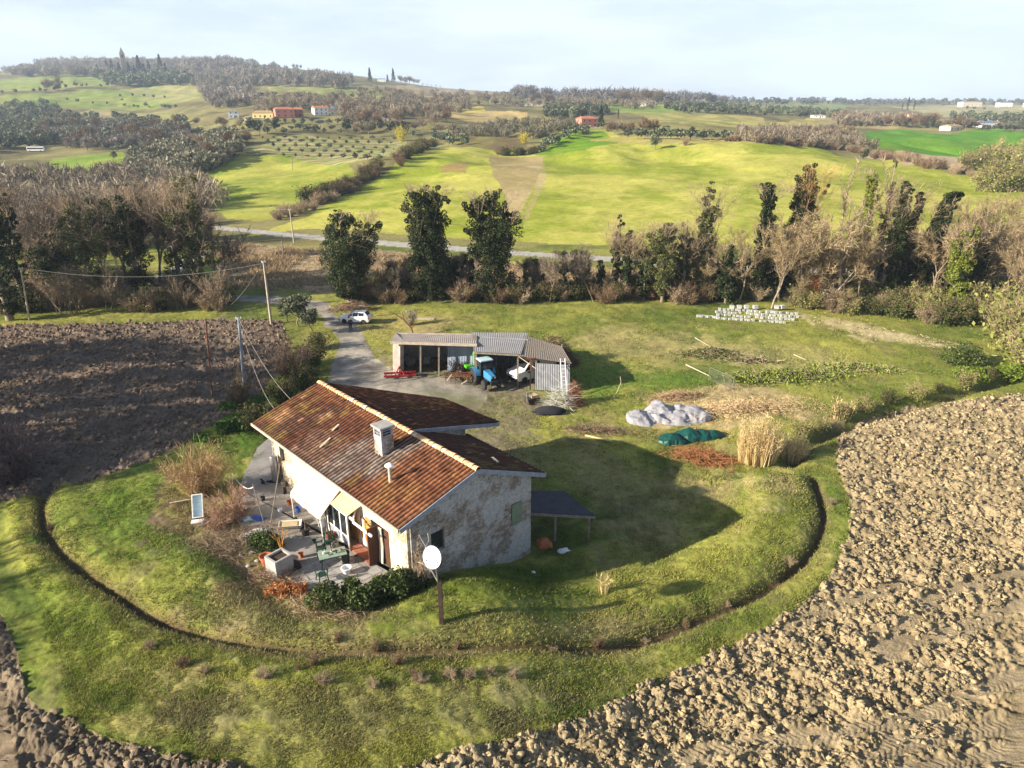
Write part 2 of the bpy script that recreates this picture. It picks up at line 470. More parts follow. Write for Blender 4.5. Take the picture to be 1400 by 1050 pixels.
# ------------------------------------------------------------------ ground sheet
def wpoly(px, n=1):
    """photo-pixel outline -> world outline on the terrain"""
    return [(p.x, p.y) for p in (GP(*q) for q in px)]
PLOUGH_R = [(1440,535),(1340,543),(1250,556),(1180,574),(1142,600),(1146,640),(1166,690),(1160,740),(1135,790),(1085,832),(1040,862),(980,892),(900,928),(820,968),(740,1000),(640,1022),(540,1052),(440,1180),(2000,1180),(2000,535)]
PLOUGH_N = [(-60,820),(0,838),(22,880),(30,920),(42,960),(110,985),(150,1010),(250,1036),(330,1050),(400,1180),(-500,1180),(-500,820)]
PLOUGH_L = [(-400,447),(0,445),(150,442),(290,436),(385,438),(394,470),(392,500),(368,522),(330,560),(262,602),(180,640),(100,662),(0,688),(-400,720)]
YARD = [(443,439),(480,439),(497,462),(512,490),(538,508),(580,512),(640,524),(668,538),(655,560),(600,575),(540,580),(480,560),(444,535),(452,495),(463,470),(450,450),(438,446)]
LANE = [(300,402),(360,405),(420,408),(446,414),(452,428),(462,440),(446,444),(436,430),(405,419),(350,413),(300,409)]
ROAD_PX = [(200,302),(300,312),(400,322),(480,329),(600,338),(700,346),(800,352),(900,359),(980,364),(1060,368),(1200,372)]
def corridor(px, w):
    P = [GP(*p) for p in px]; L = []; R = []
    for i, p in enumerate(P):
        d = (P[min(i + 1, len(P) - 1)] - P[max(i - 1, 0)]).normalized(); n = Vector((-d.y, d.x, 0)) * w / 2
        L.append((p.x + n.x, p.y + n.y)); R.append((p.x - n.x, p.y - n.y))
    return L + R[::-1]
ZP = {k: wpoly(v) for k, v in dict(R=PLOUGH_R, N=PLOUGH_N, L=PLOUGH_L, yard=YARD, lane=LANE).items()}
ZP['road'] = corridor(ROAD_PX, 4.5)
ZP['track'] = corridor([(205,392),(225,378),(250,362),(285,345)], 2.6)

def lerp(a, b, t): return np.asarray(a) * (1 - t[..., None]) + np.asarray(b) * t[..., None]
G1 = (.092, .128, .024); G2 = (.250, .250, .056); DRY = (.36, .29, .14); MUD = (.15, .115, .075)
SOIL = (.40, .325, .21); SOIL2 = (.27, .215, .14); SOILD = (.15, .11, .085)

def zone_of(X, Y):
    w = np.clip(Y * .006, .12, 3)
    wx = X + (fbm(X / (w * 6), Y / (w * 6), 31, 3) - .5) * w * 3; wy = Y + (fbm(X / (w * 6), Y / (w * 6), 37, 3) - .5) * w * 3
    z = np.zeros(X.shape, int)
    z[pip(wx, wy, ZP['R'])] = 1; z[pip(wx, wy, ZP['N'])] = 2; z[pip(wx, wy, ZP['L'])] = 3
    z[pip(wx, wy, ZP['yard'])] = 4; z[pip(wx, wy, ZP['lane'])] = 5
    x2 = X + (fbm(X / 3, Y / 3, 31, 2) - .5) * .6
    z[pip(x2, Y, ZP['road'])] = 6; z[pip(x2, Y, ZP['track'])] = 6
    return z
FARZ = [  # (outline px, colour a, colour b, stripe)
 ([(-60,112),(0,108),(60,104),(140,103),(156,118),(60,122),(-60,130)], (.20,.26,.06), (.26,.30,.08), 0),
 ([(-60,134),(40,128),(90,127),(200,117),(262,114),(282,130),(225,146),(100,146),(20,142)], (.17,.24,.04), (.25,.28,.07), 0),
 ([(165,122),(270,114),(275,134),(230,140),(190,134)], (.34,.31,.13), (.24,.27,.08), 0),
 ([(95,156),(130,148),(240,150),(245,164),(150,162)], (.30,.25,.12), (.25,.25,.09), 0),
 ([(40,234),(80,216),(172,207),(182,230),(130,245),(60,250)], (.16,.25,.03), (.24,.30,.05), 0),
 ([(330,84),(380,86),(445,98),(440,112),(395,104),(350,96)], (.27,.25,.12), (.20,.22,.09), 0),
 ([(340,112),(400,112),(470,120),(560,122),(560,134),(500,134),(440,130),(370,124)], (.20,.24,.06), (.30,.27,.12), 0),
 ([(480,122),(640,122),(700,128),(600,134)], (.32,.26,.15), (.30,.24,.13), 0),
 ([(272,246),(300,228),(335,212),(400,213),(475,224),(486,240),(440,262),(400,290),(360,302),(310,300),(285,275)], (.19,.245,.028), (.34,.34,.065), 1),
 ([(345,206),(375,187),(460,190),(560,193),(545,214),(478,226),(400,214)], (.17,.20,.05), (.38,.32,.17), 3),
 ([(330,325),(420,296),(480,262),(540,226),(590,203),(640,201),(690,206),(740,212),(740,192),(790,178),(830,178),(870,196),(960,196),(1050,196),(1120,200),(1200,218),(1300,238),(1400,246),(1500,260),(1400,300),(1200,330),(1000,340),(800,335),(600,325),(420,312)], (.23,.275,.024), (.42,.40,.085), 1),
 ([(735,212),(745,196),(790,179),(825,179),(845,196),(800,206)], (.10,.23,.008), (.17,.27,.015), 1),
 ([(668,212),(745,214),(738,240),(712,290),(694,310),(690,270),(672,240)], (.42,.33,.16), (.30,.24,.10), 0),
 ([(745,214),(750,240),(722,300),(716,300),(738,240)], (.33,.30,.09), (.42,.34,.16), 0),
 ([(598,228),(640,222),(634,236),(604,236)], (.30,.22,.08), (.20,.22,.04), 0),
 ([(1110,190),(1135,180),(1220,178),(1460,181),(1460,216),(1400,222),(1320,216),(1190,207)], (.075,.21,.012), (.13,.26,.018), 1),
 ([(1180,209),(1250,209),(1330,217),(1340,230),(1240,227)], (.42,.33,.21), (.36,.28,.18), 0),
 ([(1050,168),(1120,160),(1160,164),(1200,176),(1120,178),(1050,180)], (.42,.34,.10), (.30,.28,.10), 0),
 ([(598,150),(620,143),(660,146),(665,154),(610,158)], (.34,.33,.05), (.40,.30,.12), 0),
 ([(600,158),(665,152),(722,154),(716,166),(640,168)], (.45,.33,.15), (.38,.30,.12), 0),
 ([(625,172),(720,176),(722,206),(660,204),(600,194)], (.14,.11,.05), (.20,.19,.04), 0),
 ([(828,140),(870,142),(935,146),(938,156),(870,156),(830,150)], (.16,.24,.04), (.22,.27,.06), 0),
 ([(880,158),(960,154),(1040,160),(1050,172),(960,172),(880,168)], (.34,.30,.10), (.25,.25,.08), 0),
 ([(1020,144),(1100,141),(1160,144),(1150,154),(1060,156)], (.17,.22,.08), (.22,.25,.10), 0),
 ([(1220,146),(1270,144),(1330,143),(1460,143),(1460,158),(1380,158),(1290,160)], (.30,.28,.15), (.36,.33,.19), 0),
 ([(1110,158),(1230,162),(1230,176),(1130,176)], (.33,.29,.13), (.28,.23,.11), 0),
 ([(805,192),(840,188),(960,190),(1050,190),(1050,197),(880,198)], (.42,.33,.14), (.35,.32,.08), 0),
]
FZW = [(wpoly(a), b, c, s) for a, b, c, s in FARZ]
DRYP = [(wpoly(a), c, k) for a, c, k in [
  ([(1110,425),(1180,440),(1330,478),(1400,490),(1300,480),(1180,462),(1110,436)], (.48,.40,.24), .8),
  ([(950,440),(1000,470),(1100,470),(1180,480),(1120,520),(1000,505),(930,470)], (.34,.30,.12), .55),
  ([(790,575),(850,572),(905,578),(860,600),(800,600)], (.26,.19,.11), .7),
  ([(900,540),(960,520),(1060,530),(1130,545),(1120,580),(1000,600),(940,580)], (.44,.33,.18), .75),
  ([(905,610),(960,600),(1005,625),(995,650),(930,640)], (.20,.10,.045), .9),
  ([(930,660),(1090,655),(1110,668),(1090,690),(1000,690)], (.36,.29,.15), .65),
  ([(240,700),(330,690),(400,740),(430,800),(520,850),(600,860),(500,870),(400,840),(300,790)], (.20,.16,.09), .8),
  ([(300,800),(520,830),(760,850),(900,830),(860,870),(640,905),(400,905),(280,860)], (.26,.23,.11), .55),
  ([(640,640),(720,600),(830,600),(900,640),(980,690),(930,760),(820,740),(760,660)], (.20,.17,.08), .6),
  ([(230,930),(400,940),(800,950),(700,1000),(500,1040),(300,1030),(180,990)], (.17,.15,.08), .6),
  ([(250,640),(300,680),(420,800),(300,760),(230,700)], (.14,.10,.07), .9),
  ([(830,440),(1000,470),(960,500),(820,490),(760,470)], (.38,.31,.14), .5),
  ([(500,430),(640,430),(620,460),(530,465)], (.34,.27,.12), .6),
  ([(960,765),(1060,700),(1110,660),(1120,700),(1060,770),(900,830)], (.30,.31,.06), .6),
]]
DRYP += [(wpoly([(520,500),(700,520),(760,545),(770,590),(730,625),(650,640),(560,600),(500,540)]), (.17,.145,.095), .85), (wpoly([(535,480),(760,492),(770,540),(640,545),(540,520)]), (.19,.165,.12), .85)]
GREENP = [(wpoly(a), c, k) for a, c, k in [
  ([(790,500),(870,495),(950,505),(975,525),(900,535),(850,545),(790,560)], (.085,.16,.02), .8),
  ([(100,670),(250,640),(260,720),(380,800),(330,830),(200,760),(110,740)], (.085,.155,.02), .75),
  ([(0,720),(50,700),(60,760),(200,890),(330,940),(250,960),(100,940),(30,880)], (.16,.21,.028), .6),
  ([(260,560),(330,540),(375,600),(330,660),(300,600)], (.055,.12,.014), .85),
  ([(1040,680),(1115,680),(1110,740),(1050,720)], (.14,.175,.028), .6),
  ([(1135,690),(1160,700),(1155,740),(1100,800),(900,900),(820,920),(1100,770)], (.12,.19,.02), .5),
  ([(1340,480),(1440,475),(1440,530),(1250,545),(1130,580),(1080,640),(1110,590),(1240,540)], (.14,.185,.025), .7),
  ([(540,790),(720,760),(860,770),(760,850),(600,850),(530,830)], (.09,.13,.015), .7),
]]
def near_grass(X, Y, n1, n2):
    t = np.clip((n1 - .5) * 1.9 + (n2 - .5) * .8 + .55, 0, 1)
    m = Y < 78; ring = np.full(X.shape, .5)
    dd, al = polyd(X[m], Y[m], DITCH); ring[m] = fbm(al / 9, dd * 1.1, 48, 4) * sst(16, 8, dd) + .5 * (1 - sst(16, 8, dd))
    t = np.clip(t + (ring - .5) * 1.6, 0, 1)
    C = lerp(G1, G2, t)
    t2 = sst(.52, .74, fbm(X / 5 + 40, Y / 5, 44, 4) * .5 + n2 * .2 + ring * .3) * .5; C = C * (1 - t2[:, None]) + np.array(DRY) * t2[:, None]
    t3 = sst(.60, .75, fbm(X / 2.5 + 9, Y / 2.5, 46, 4)) * .35; return C * (1 - t3[:, None]) + np.array(MUD) * t3[:, None]
def soil_height(X, Y):
    """lumpy ploughed surface"""
    f1, i1 = worley(X / .48 + .5 * vn(X * 3, Y * 3, 4), Y / .48 + .5 * vn(X * 3, Y * 3, 6), 3); f2, i2 = worley(X / .22, Y / .22, 9)
    big = fbm(X / 2.2, Y / 2.2, 12, 3) + .22 * np.sin((X * .35 + Y + 1.5 * fbm(X / 8, Y / 8, 15, 2)) / .95 * 2 * PI * .5)
    return .34 * (big - .5) * 1.3 + .25 * (.25 + 1.0 * i1) * np.sqrt(np.clip(1 - (f1 / .66) ** 2, 0, 1)) + .13 * (.2 + i2) * np.sqrt(np.clip(1 - (f2 / .62) ** 2, 0, 1)) + (fbm(X * 5, Y * 5, 14, 3) - .5) * .26 - .16

def ground():
    us = np.concatenate([np.linspace(-1.2, -.8, 30)[:-1], np.arange(-.8, .8001, .0021), np.linspace(.8, 1.2, 30)[1:]])
    py = np.arange(1175, 322, -1.25)
    y0 = plane_px(np.full(py.shape, 700.), py)[1]
    ys = np.concatenate([[9, 12, 14.5], y0, np.exp(np.linspace(math.log(y0[-1]), math.log(5200), 420))[1:]])
    nu, ny = len(us), len(ys)
    Y = np.repeat(ys, nu); X = np.tile(us, ny) * (Y + 4)
    Z = height(X, Y)
    zone = zone_of(X, Y)
    n1 = fbm(X / 7, Y / 7, 41, 4); n2 = fbm(X / 1.3, Y / 1.3, 42, 4); n3 = fbm(X / .35, Y / .35, 43, 2)
    C = near_grass(X, Y, n1, n2)
    near = Y < 130
    for lst in (DRYP, GREENP):
        for poly, c, k in lst:
            w = 1.3
            wx = X + (n1 - .5) * 6 * w + (n2 - .5) * 3 * w; wy = Y + (fbm(X / 4, Y / 4, 47, 3) - .5) * 7 * w + (n3 - .5) * 2
            m = pip(wx, wy, poly)
            db, _ = polyd(X[m], Y[m], poly + poly[:1]); kk = k * (.55 + .45 * sst(.3, .6, n2[m])) * (.25 + .75 * sst(0, 2.2, db + (n2[m] - .5) * 3))
            C[m] = C[m] * (1 - kk[:, None]) + np.array(c) * kk[:, None] * (.75 + .5 * n3[m])[:, None]
    # ditch earth and trodden line
    m = Y < 75
    dd, _ = polyd(X[m], Y[m], DITCH)
    k = np.exp(-(dd / (.28 + .35 * n2[m])) ** 2) * .95
    C[m] = C[m] * (1 - k[:, None]) + np.array((.085, .058, .035)) * k[:, None]
    d2, _ = polyd(X[m], Y[m], DITCH2); k = np.exp(-(d2 / (.5 + .5 * n2[m])) ** 2) * .8; C[m] = C[m] * (1 - k[:, None]) + np.array((.10, .09, .045)) * k[:, None]
    # far land: scrub base then fields
    far = Y > 140
    xf, yf = X[far], Y[far]
    sc = np.ones_like(yf) * 1.6
    f1 = fbm(xf / 30 / sc, yf / 30 / sc, 51, 4); f2 = fbm(xf / 5 / sc, yf / 5 / sc, 52, 3)
    base = lerp((.14, .12, .055), (.23, .21, .08), np.clip((f1 - .5) * 3 + .5, 0, 1))
    base *= (.75 + .5 * f2)[:, None]
    wa = np.clip(yf * .012, 2, 12)
    wx = xf + (fbm(xf / wa / 4, yf / wa / 4, 53, 3) - .5) * wa; wy = yf + (fbm(xf / wa / 4, yf / wa / 4, 54, 3) - .5) * wa * 1.5
    for poly, a, b, stripe in FZW:
        mm = pip(wx, wy, poly)
        if not mm.any(): continue
        g = fbm(xf[mm] / 22, yf[mm] / 40, 55, 4); g2 = fbm(xf[mm] / 4, yf[mm] / 6, 56, 4)
        tt = np.clip((g - .5) * 3.2 + (g2 - .5) * 1.6 + .5, 0, 1)
        if stripe == 3:
            rows = .5 + .5 * np.sin((yf[mm] + .15 * xf[mm]) / 11.0 * 2 * PI); tt = np.clip(sst(.35, .75, rows) + (g2 - .5) * .8, 0, 1)
        elif stripe == 1:
            tt = np.clip(tt + .13 * np.sin((xf[mm] * .25 + yf[mm]) / 2.4 + g * 9) + .5 * (fbm(xf[mm] / 1.8, yf[mm] / 2.5, 58, 2) - .5) + .1 * np.sin((xf[mm] - yf[mm] * .2) / 6 + g * 5) ** 8, 0, 1)
        base[mm] = lerp(a, b, tt)
    C[far] = base
    # dry maize stubble between stream and road, verge
    MZ = wpoly([(300,330),(380,334),(600,350),(800,366),(890,372),(900,398),(760,400),(500,398),(300,392)])
    m = pip(X + (n2 - .5) * 3, Y + (n1 - .5) * 8, MZ)
    C[m] = lerp((.19, .14, .08), (.36, .27, .16), np.clip((n3[m] - .5) * 3 + .5, 0, 1)) * (.7 + .6 * n2[m])[:, None]
    # soils
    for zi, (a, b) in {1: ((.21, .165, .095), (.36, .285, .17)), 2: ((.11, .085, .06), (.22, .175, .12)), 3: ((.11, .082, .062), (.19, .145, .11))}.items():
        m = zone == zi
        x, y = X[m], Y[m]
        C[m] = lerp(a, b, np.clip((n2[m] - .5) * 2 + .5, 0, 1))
        s = soil_height(x, y)
        if zi == 1:
            fade = np.ones(x.shape)
            for tr in TRACKS:
                d, al = polyd(x, y, tr)
                k = (1 - sst(.26, .6, d + (fbm(x / .6, y / .6, 82, 2) - .5) * .5)); fade = fade * (1 - k)
                wear = sst(.35, .6, fbm(x / 1.3, y / 1.3, 79, 3)); s2 = -.12 + .035 * wear * np.sin((al + np.abs(d) * .9 + (fbm(x / .8, y / .8, 80, 2) - .5) * .25) / .30 * 2 * PI) + (fbm(x / .25, y / .25, 81, 3) - .5) * .10
                s = s * (1 - k) + s2 * k
            C[m] = C[m] * (.8 + .2 * fade)[:, None] + np.array((.36, .30, .22)) * .2 * (1 - fade)[:, None]
            green = sst(.62, .75, fbm(x / 3, y / 3, 77, 3)) * sst(55, 62, y)
            C[m] = C[m] * (1 - .35 * green[:, None]) + np.array((.2, .22, .08)) * .35 * green[:, None]
        Z[m] += s * (.9 if zi != 3 else .75)
    for zi in (4, 5, 6):
        m = zone == zi
        g = lerp((.21, .19, .16), (.36, .325, .275), np.clip((n2[m] - .5) * 2.5 + .5, 0, 1))
        if zi == 4:   # yard: the trodden lower part is muddy with grass coming through
            x, y = X[m], Y[m]
            mud = sst(66, 58, y) * sst(-14, -5, x)
            mud = np.clip(mud * 1.3, 0, 1) * .9
            g = g * (1 - mud[:, None]) + lerp((.17, .14, .10), (.15, .16, .06), sst(.45, .65, n1[m])) * mud[:, None]
            rut = np.exp(-((np.abs(x + 16.8 + (y - 75) * -.25) - .8) / .3) ** 2) * sst(60, 66, y)
            g *= (1 + .18 * rut)[:, None]
        if zi == 6: g = lerp((.33, .31, .28), (.42, .40, .36), n2[m])
        C[m] = g
    grassy = (zone == 0) & near
    Z[grassy] += (n3[grassy] - .5) * .10 + (n2[grassy] - .5) * .18
    V = np.stack([X, Y, Z], 1)
    ii = np.arange(ny - 1)[:, None] * nu + np.arange(nu - 1)[None, :]
    Q = np.stack([ii, ii + 1, ii + nu + 1, ii + nu], -1).reshape(-1, 4)
    fz = zone[Q[:, 0]].copy(); fy = Y[Q[:, 0]]
    fz[(fz == 0) & (fy > 150)] = 9
    names = {0: ('meadow', 'meadow'), 1: ('ploughed_field', 'soil'), 2: ('ploughed_field', 'soil'), 3: ('ploughed_field', 'soil'),
             4: ('gravel_yard', 'road'), 5: ('dirt_lane', 'road'), 6: ('country_road', 'road'), 9: ('hills', 'hill')}
    for k, (nm, mt) in names.items():
        q = Q[fz == k]
        if not len(q): continue
        used, inv = np.unique(q.ravel(), return_inverse=True)
        o = mkmesh(nm, V[used], [inv.reshape(-1, 4)], MT[mt], col=C[used], smooth=True)
        o['kind'] = 'structure'
ground()

def gcol(X, Y):
    n1 = fbm(X / 7, Y / 7, 41, 4); n2 = fbm(X / 1.3, Y / 1.3, 42, 4)
    C = near_grass(X, Y, n1, n2)
    for lst in (DRYP, GREENP):
        for poly, c, k in lst:
            m = pip(X + (n1 - .5) * 8, Y, poly); C[m] = C[m] * (1 - k) + np.array(c) * k
    return C

RNG = np.random.default_rng(5)
def infoot(X, Y, pad=0):
    x, y = to_hl(X, Y)
    return ((x > -9.3 - pad) & (x < 4.7 + pad) & (y > .2 - pad) & (y < 20 + pad)) & ~((x < -4.5) & (y < 2.2))
# ---- grass blades (stuff)
def grass():
    N = 300000
    u = RNG.uniform(-.82, .82, N); py = RNG.uniform(420, 1120, N)
    _, Y = plane_px(np.full(N, 700.), py); X = u * Y
    z = zone_of(X, Y); k = (z == 0) & (Y < 95) & ~infoot(X, Y)
    X, Y = X[k], Y[k]
    dd, _ = polyd(X, Y, DITCH)
    patch = fbm(X / 2, Y / 2, 61, 3)
    k = (RNG.random(len(X)) < .55 + .5 * sst(.3, .6, patch)) & (dd > .25)
    X, Y, patch, dd = X[k], Y[k], patch[k], dd[k]
    Z = height(X, Y)
    C = gcol(X, Y) * RNG.uniform(.95, 1.75, (len(X), 1))
    dry = RNG.random(len(X)) < .10 + .25 * (dd < 1)
    C[dry] = np.array((.30, .25, .13)) * RNG.uniform(.5, 1.1, (dry.sum(), 1))
    n = len(X); vs = []; cs = []
    for b in range(3):
        h = RNG.uniform(.03, .10, n) * (.6 + patch) * (1 + .5 * dry); a = RNG.uniform(0, 2 * PI, n); w = .011 + Y * .0004
        lx = RNG.normal(0, .08, n); ly = RNG.normal(0, .08, n); ox = RNG.normal(0, .07, n); oy = RNG.normal(0, .07, n)
        p0 = np.stack([X + ox - np.cos(a) * w, Y + oy - np.sin(a) * w, Z - .03], 1)
        p1 = np.stack([X + ox + np.cos(a) * w, Y + oy + np.sin(a) * w, Z - .03], 1)
        p2 = np.stack([X + ox + lx, Y + oy + ly, Z + h], 1)
        vs.append(np.stack([p0, p1, p2], 1)); cs.append(np.repeat(C[:, None], 3, 1))
    V = np.concatenate(vs).reshape(-1, 3); CC = np.concatenate(cs).reshape(-1, 3)
    o = mkmesh('grass', V, [np.arange(len(V)).reshape(-1, 3)], MT['blade'], col=CC)
    tag(o, 'short rough winter grass growing over the meadow banks around the farmhouse', 'grass', kind='stuff')
grass()

# ---- clods (stuff)
def ico(sub):
    import bmesh
    bm = bmesh.new(); bmesh.ops.create_icosphere(bm, subdivisions=sub, radius=1)
    V = np.array([v.co[:] for v in bm.verts]); F = np.array([[v.index for v in f.verts] for f in bm.faces]); bm.free()
    return V, F
def clods(poly, ymin, ymax, dens, rmin, rmax, c1, c2, name, label, sub, seed, umax=.85, sc=1.0):
    rng = np.random.default_rng(seed)
    xs = [p[0] for p in poly]; y0 = max(min(p[1] for p in poly), ymin); y1 = min(max(p[1] for p in poly), ymax)
    x0 = max(min(xs), -umax * y1); x1 = min(max(xs), umax * y1)
    N = int((x1 - x0) * (y1 - y0) * dens)
    X = rng.uniform(x0, x1, N); Y = rng.uniform(y0, y1, N)
    k = (np.abs(X) < umax * Y) & pip(X + (vn(X * 2, Y * 2, 3) - .5) * .6, Y, poly); X, Y = X[k], Y[k]
    k = rng.random(len(X)) < .35 + 1.1 * sst(.4, .6, fbm(X / 1.4, Y / 1.4, 71, 3)); X, Y = X[k], Y[k]
    for tr in TRACKS:
        d, _ = polyd(X, Y, tr); k = (d > .5) | (rng.random(len(X)) < .22); X, Y = X[k], Y[k]
    n = len(X); Z = height(X, Y) + soil_height(X, Y) * .9
    V0, F0 = ico(sub); m = len(V0)
    R = rmin + (rmax - rmin) * rng.random(n) ** 2.6
    s = np.stack([R * rng.uniform(.8, 1.4, n), R * rng.uniform(.8, 1.4, n), R * rng.uniform(.55, 1.0, n)], 1)
    out = np.empty((n, m, 3), np.float32)
    NV = 16; var = []
    for i in range(NV):
        q = V0 + 0; a = rng.uniform(0, 9, 3)
        f, _ = worley(q[:, 0] * 1.6 + a[0] + q[:, 2], q[:, 1] * 1.6 + a[1] - q[:, 2] * .7, i)
        g_ = fbm(q[:, 0] * 2.3 + a[1], q[:, 1] * 2.3 + q[:, 2] * 1.9 + a[0], i + 50, 3)
        q = q * (.25 + .75 * f[:, None] + 1.6 * (g_[:, None] - .3)); A_ = np.eye(3) + rng.normal(0, .28, (3, 3)); q = q @ A_ * (1 + rng.normal(0, .06, (len(q), 1))); var.append(q)
    var = np.array(var)[rng.integers(0, NV, n)]
    an = rng.uniform(0, 2 * PI, n); ca, sa = np.cos(an), np.sin(an)
    vx = var[:, :, 0] * s[:, None, 0]; vy = var[:, :, 1] * s[:, None, 1]
    out[:, :, 0] = vx * ca[:, None] - vy * sa[:, None] + X[:, None]
    out[:, :, 1] = vx * sa[:, None] + vy * ca[:, None] + Y[:, None]
    out[:, :, 2] = var[:, :, 2] * s[:, None, 2] + (Z + R * .08)[:, None]
    F = (F0[None] + (np.arange(n) * m)[:, None, None]).reshape(-1, 3)
    c = lerp(c1, c2, rng.random(n)); C = np.repeat(c[:, None], m, 1).reshape(-1, 3)
    o = mkmesh(name, out.reshape(-1, 3), [F], MT['clod'], col=C, smooth=sub > 1)
    tag(o, label, 'soil', kind='stuff')
clods(ZP['R'], 18, 40, 9, .07, .17, (.20, .165, .105), (.40, .315, .185), 'soil_clods', 'largest pale clods of the ploughed field nearest the camera', 3, 7)
clods(ZP['R'], 18, 48, 42, .03, .15, (.17, .14, .09), (.41, .325, .19), 'soil_clods', 'small pale crumbs and clods of the ploughed field in the right foreground', 2, 1)
clods(ZP['R'], 48, 80, 22, .06, .17, (.20, .16, .10), (.42, .335, .20), 'soil_clods', 'pale clods in the farther part of the right ploughed field', 1, 2)
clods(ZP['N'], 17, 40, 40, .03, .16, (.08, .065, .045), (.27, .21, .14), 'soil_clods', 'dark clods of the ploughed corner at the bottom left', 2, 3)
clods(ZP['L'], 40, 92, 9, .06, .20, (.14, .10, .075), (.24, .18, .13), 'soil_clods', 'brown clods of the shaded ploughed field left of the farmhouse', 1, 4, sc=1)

# ------------------------------------------------------------------ vegetation builders
def segs_mesh(S, sides, c1, c2, rng):
    """S: (n,8) p0 p1 r0 r1"""
    S = np.asarray(S, float); p0, p1, r0, r1 = S[:, :3], S[:, 3:6], S[:, 6], S[:, 7]
    d = p1 - p0; L = np.linalg.norm(d, axis=1, keepdims=True) + 1e-9; d = d / L
    up = np.where(np.abs(d[:, 2:3]) > .9, np.array([[1., 0, 0]]), np.array([[0, 0, 1.]]))
    x = np.cross(d, up); x /= np.linalg.norm(x, axis=1, keepdims=True) + 1e-9; y = np.cross(x, d)
    n = len(S); V = np.empty((n, 2 * sides, 3))
    for k in range(sides):
        a = 2 * PI * k / sides; v = x * math.cos(a) + y * math.sin(a)
        V[:, k] = p0 + v * r0[:, None]; V[:, sides + k] = p1 + v * r1[:, None]
    f = np.array([[k, (k + 1) % sides, sides + (k + 1) % sides, sides + k] for k in range(sides)])
    F = (f[None] + (np.arange(n) * 2 * sides)[:, None, None]).reshape(-1, 4)
    c = lerp(c1, c2, rng.random(n)); C = np.repeat(c[:, None], 2 * sides, 1).reshape(-1, 3)
    return V.reshape(-1, 3), F, C
def slivers(P, Dv, L, w, c1, c2, rng):
    """thin triangles: fine twigs"""
    n = len(P); q = rng.normal(size=(n, 3)); q = np.cross(Dv, q); q /= np.linalg.norm(q, axis=1, keepdims=True) + 1e-9
    q *= (w if np.isscalar(w) else w[:, None]) / 2
    V = np.stack([P - q, P + q, P + Dv * (L if np.isscalar(L) else L[:, None])], 1).reshape(-1, 3)
    c = lerp(c1, c2, rng.random(n)); return V, np.arange(3 * n).reshape(-1, 3), np.repeat(c, 3, 0)
def leafquads(P, size, c1, c2, rng, asp=.6, up=0.3):
    n = len(P); a = rng.normal(size=(n, 3)); a /= np.linalg.norm(a, axis=1, keepdims=True)
    b = rng.normal(size=(n, 3)); b[:, 2] *= .6; b = np.cross(a, b); b /= np.linalg.norm(b, axis=1, keepdims=True) + 1e-9
    s = size * rng.uniform(.6, 1.4, (n, 1)); a = a * s / 2; b = b * s * asp / 2
    V = np.stack([P - a, P + b, P + a, P - b], 1).reshape(-1, 3)
    c = lerp(c1, c2, rng.random(n) ** 1.3); return V, np.arange(4 * n).reshape(-1, 4), np.repeat(c, 4, 0)

def grow(rng, p, d, L, r, lev, maxlev, spread, S, tips, upb=.25, seg=3, kids=(3, 5)):
    pts = [p]
    for i in range(seg):
        d = d + Vector(rng.normal(0, .16, 3)); d.z += upb * .25; d.normalize()
        q = p + d * (L / seg); r2 = r * (1 - .22)
        S.append((*p, *q, r, r2)); p = q; r = r2; pts.append((p, d.copy(), r))
        if lev < maxlev and i >= (1 if lev == 0 else 0):
            for _ in range(int(rng.integers(kids[0], kids[1] + 1)) if i == seg - 1 else int(rng.integers(1, 3))):
                a = Vector(rng.normal(0, 1, 3)); a = (a - d * a.dot(d)).normalized()
                nd = (d * math.cos(spread) + a * math.sin(spread)); nd.z += upb; nd.normalize()
                grow(rng, p, nd, L * rng.uniform(.55, .78), r * .62, lev + 1, maxlev, spread, S, tips, upb, seg, kids)
        if lev >= maxlev - 1: tips.append((p.copy(), d.copy(), L))
    return
BARK = ((.16, .125, .095), (.26, .21, .16))
def bare_parts(seed, h, spread=.55, c1=(.22, .17, .12), c2=(.38, .30, .22), ntw=2200, stems=1, tw=.045, trunk=BARK, upb=.25, maxlev=3, kids=(2, 3)):
    rng = np.random.default_rng(seed); S = []; tips = []
    for s in range(stems):
        off = Vector((rng.normal(0, .3 * (stems > 1)), rng.normal(0, .3 * (stems > 1)), -.2))
        d = Vector((rng.normal(0, .12 + .12 * (stems > 1)), rng.normal(0, .12 + .12 * (stems > 1)), 1)).normalized()
        grow(rng, off, d, h * .42, h * .016 / stems ** .4, 0, maxlev, spread, S, tips, upb, kids=kids)
    S = np.array([list(s[0:8]) for s in S], float)
    top = max(S[:, 5].max(), .1); k = h / (top * 1.12); S[:, :8] *= k
    big = S[:, 6] > h * .0042
    T = segs_mesh(S[big], 5, *trunk, rng); fine = segs_mesh(np.maximum(S[~big], -99), 3, c1, c2, rng)
    P = np.array([t[0][:] for t in tips]) * k; Dv = np.array([t[1][:] for t in tips]); L = np.array([t[2] for t in tips]) * k
    idx = rng.integers(0, len(P), ntw)
    dd = Dv[idx] + rng.normal(0, .75, (ntw, 3)); dd[:, 2] += .15; dd /= np.linalg.norm(dd, axis=1, keepdims=True)
    st = P[idx] - Dv[idx] * (rng.random((ntw, 1)) * L[idx][:, None] * .5)
    tw_ = slivers(st, dd, h * rng.uniform(.03, .085, ntw), tw * .8, c1, c2, rng)
    return T, cat([fine, tw_]), P
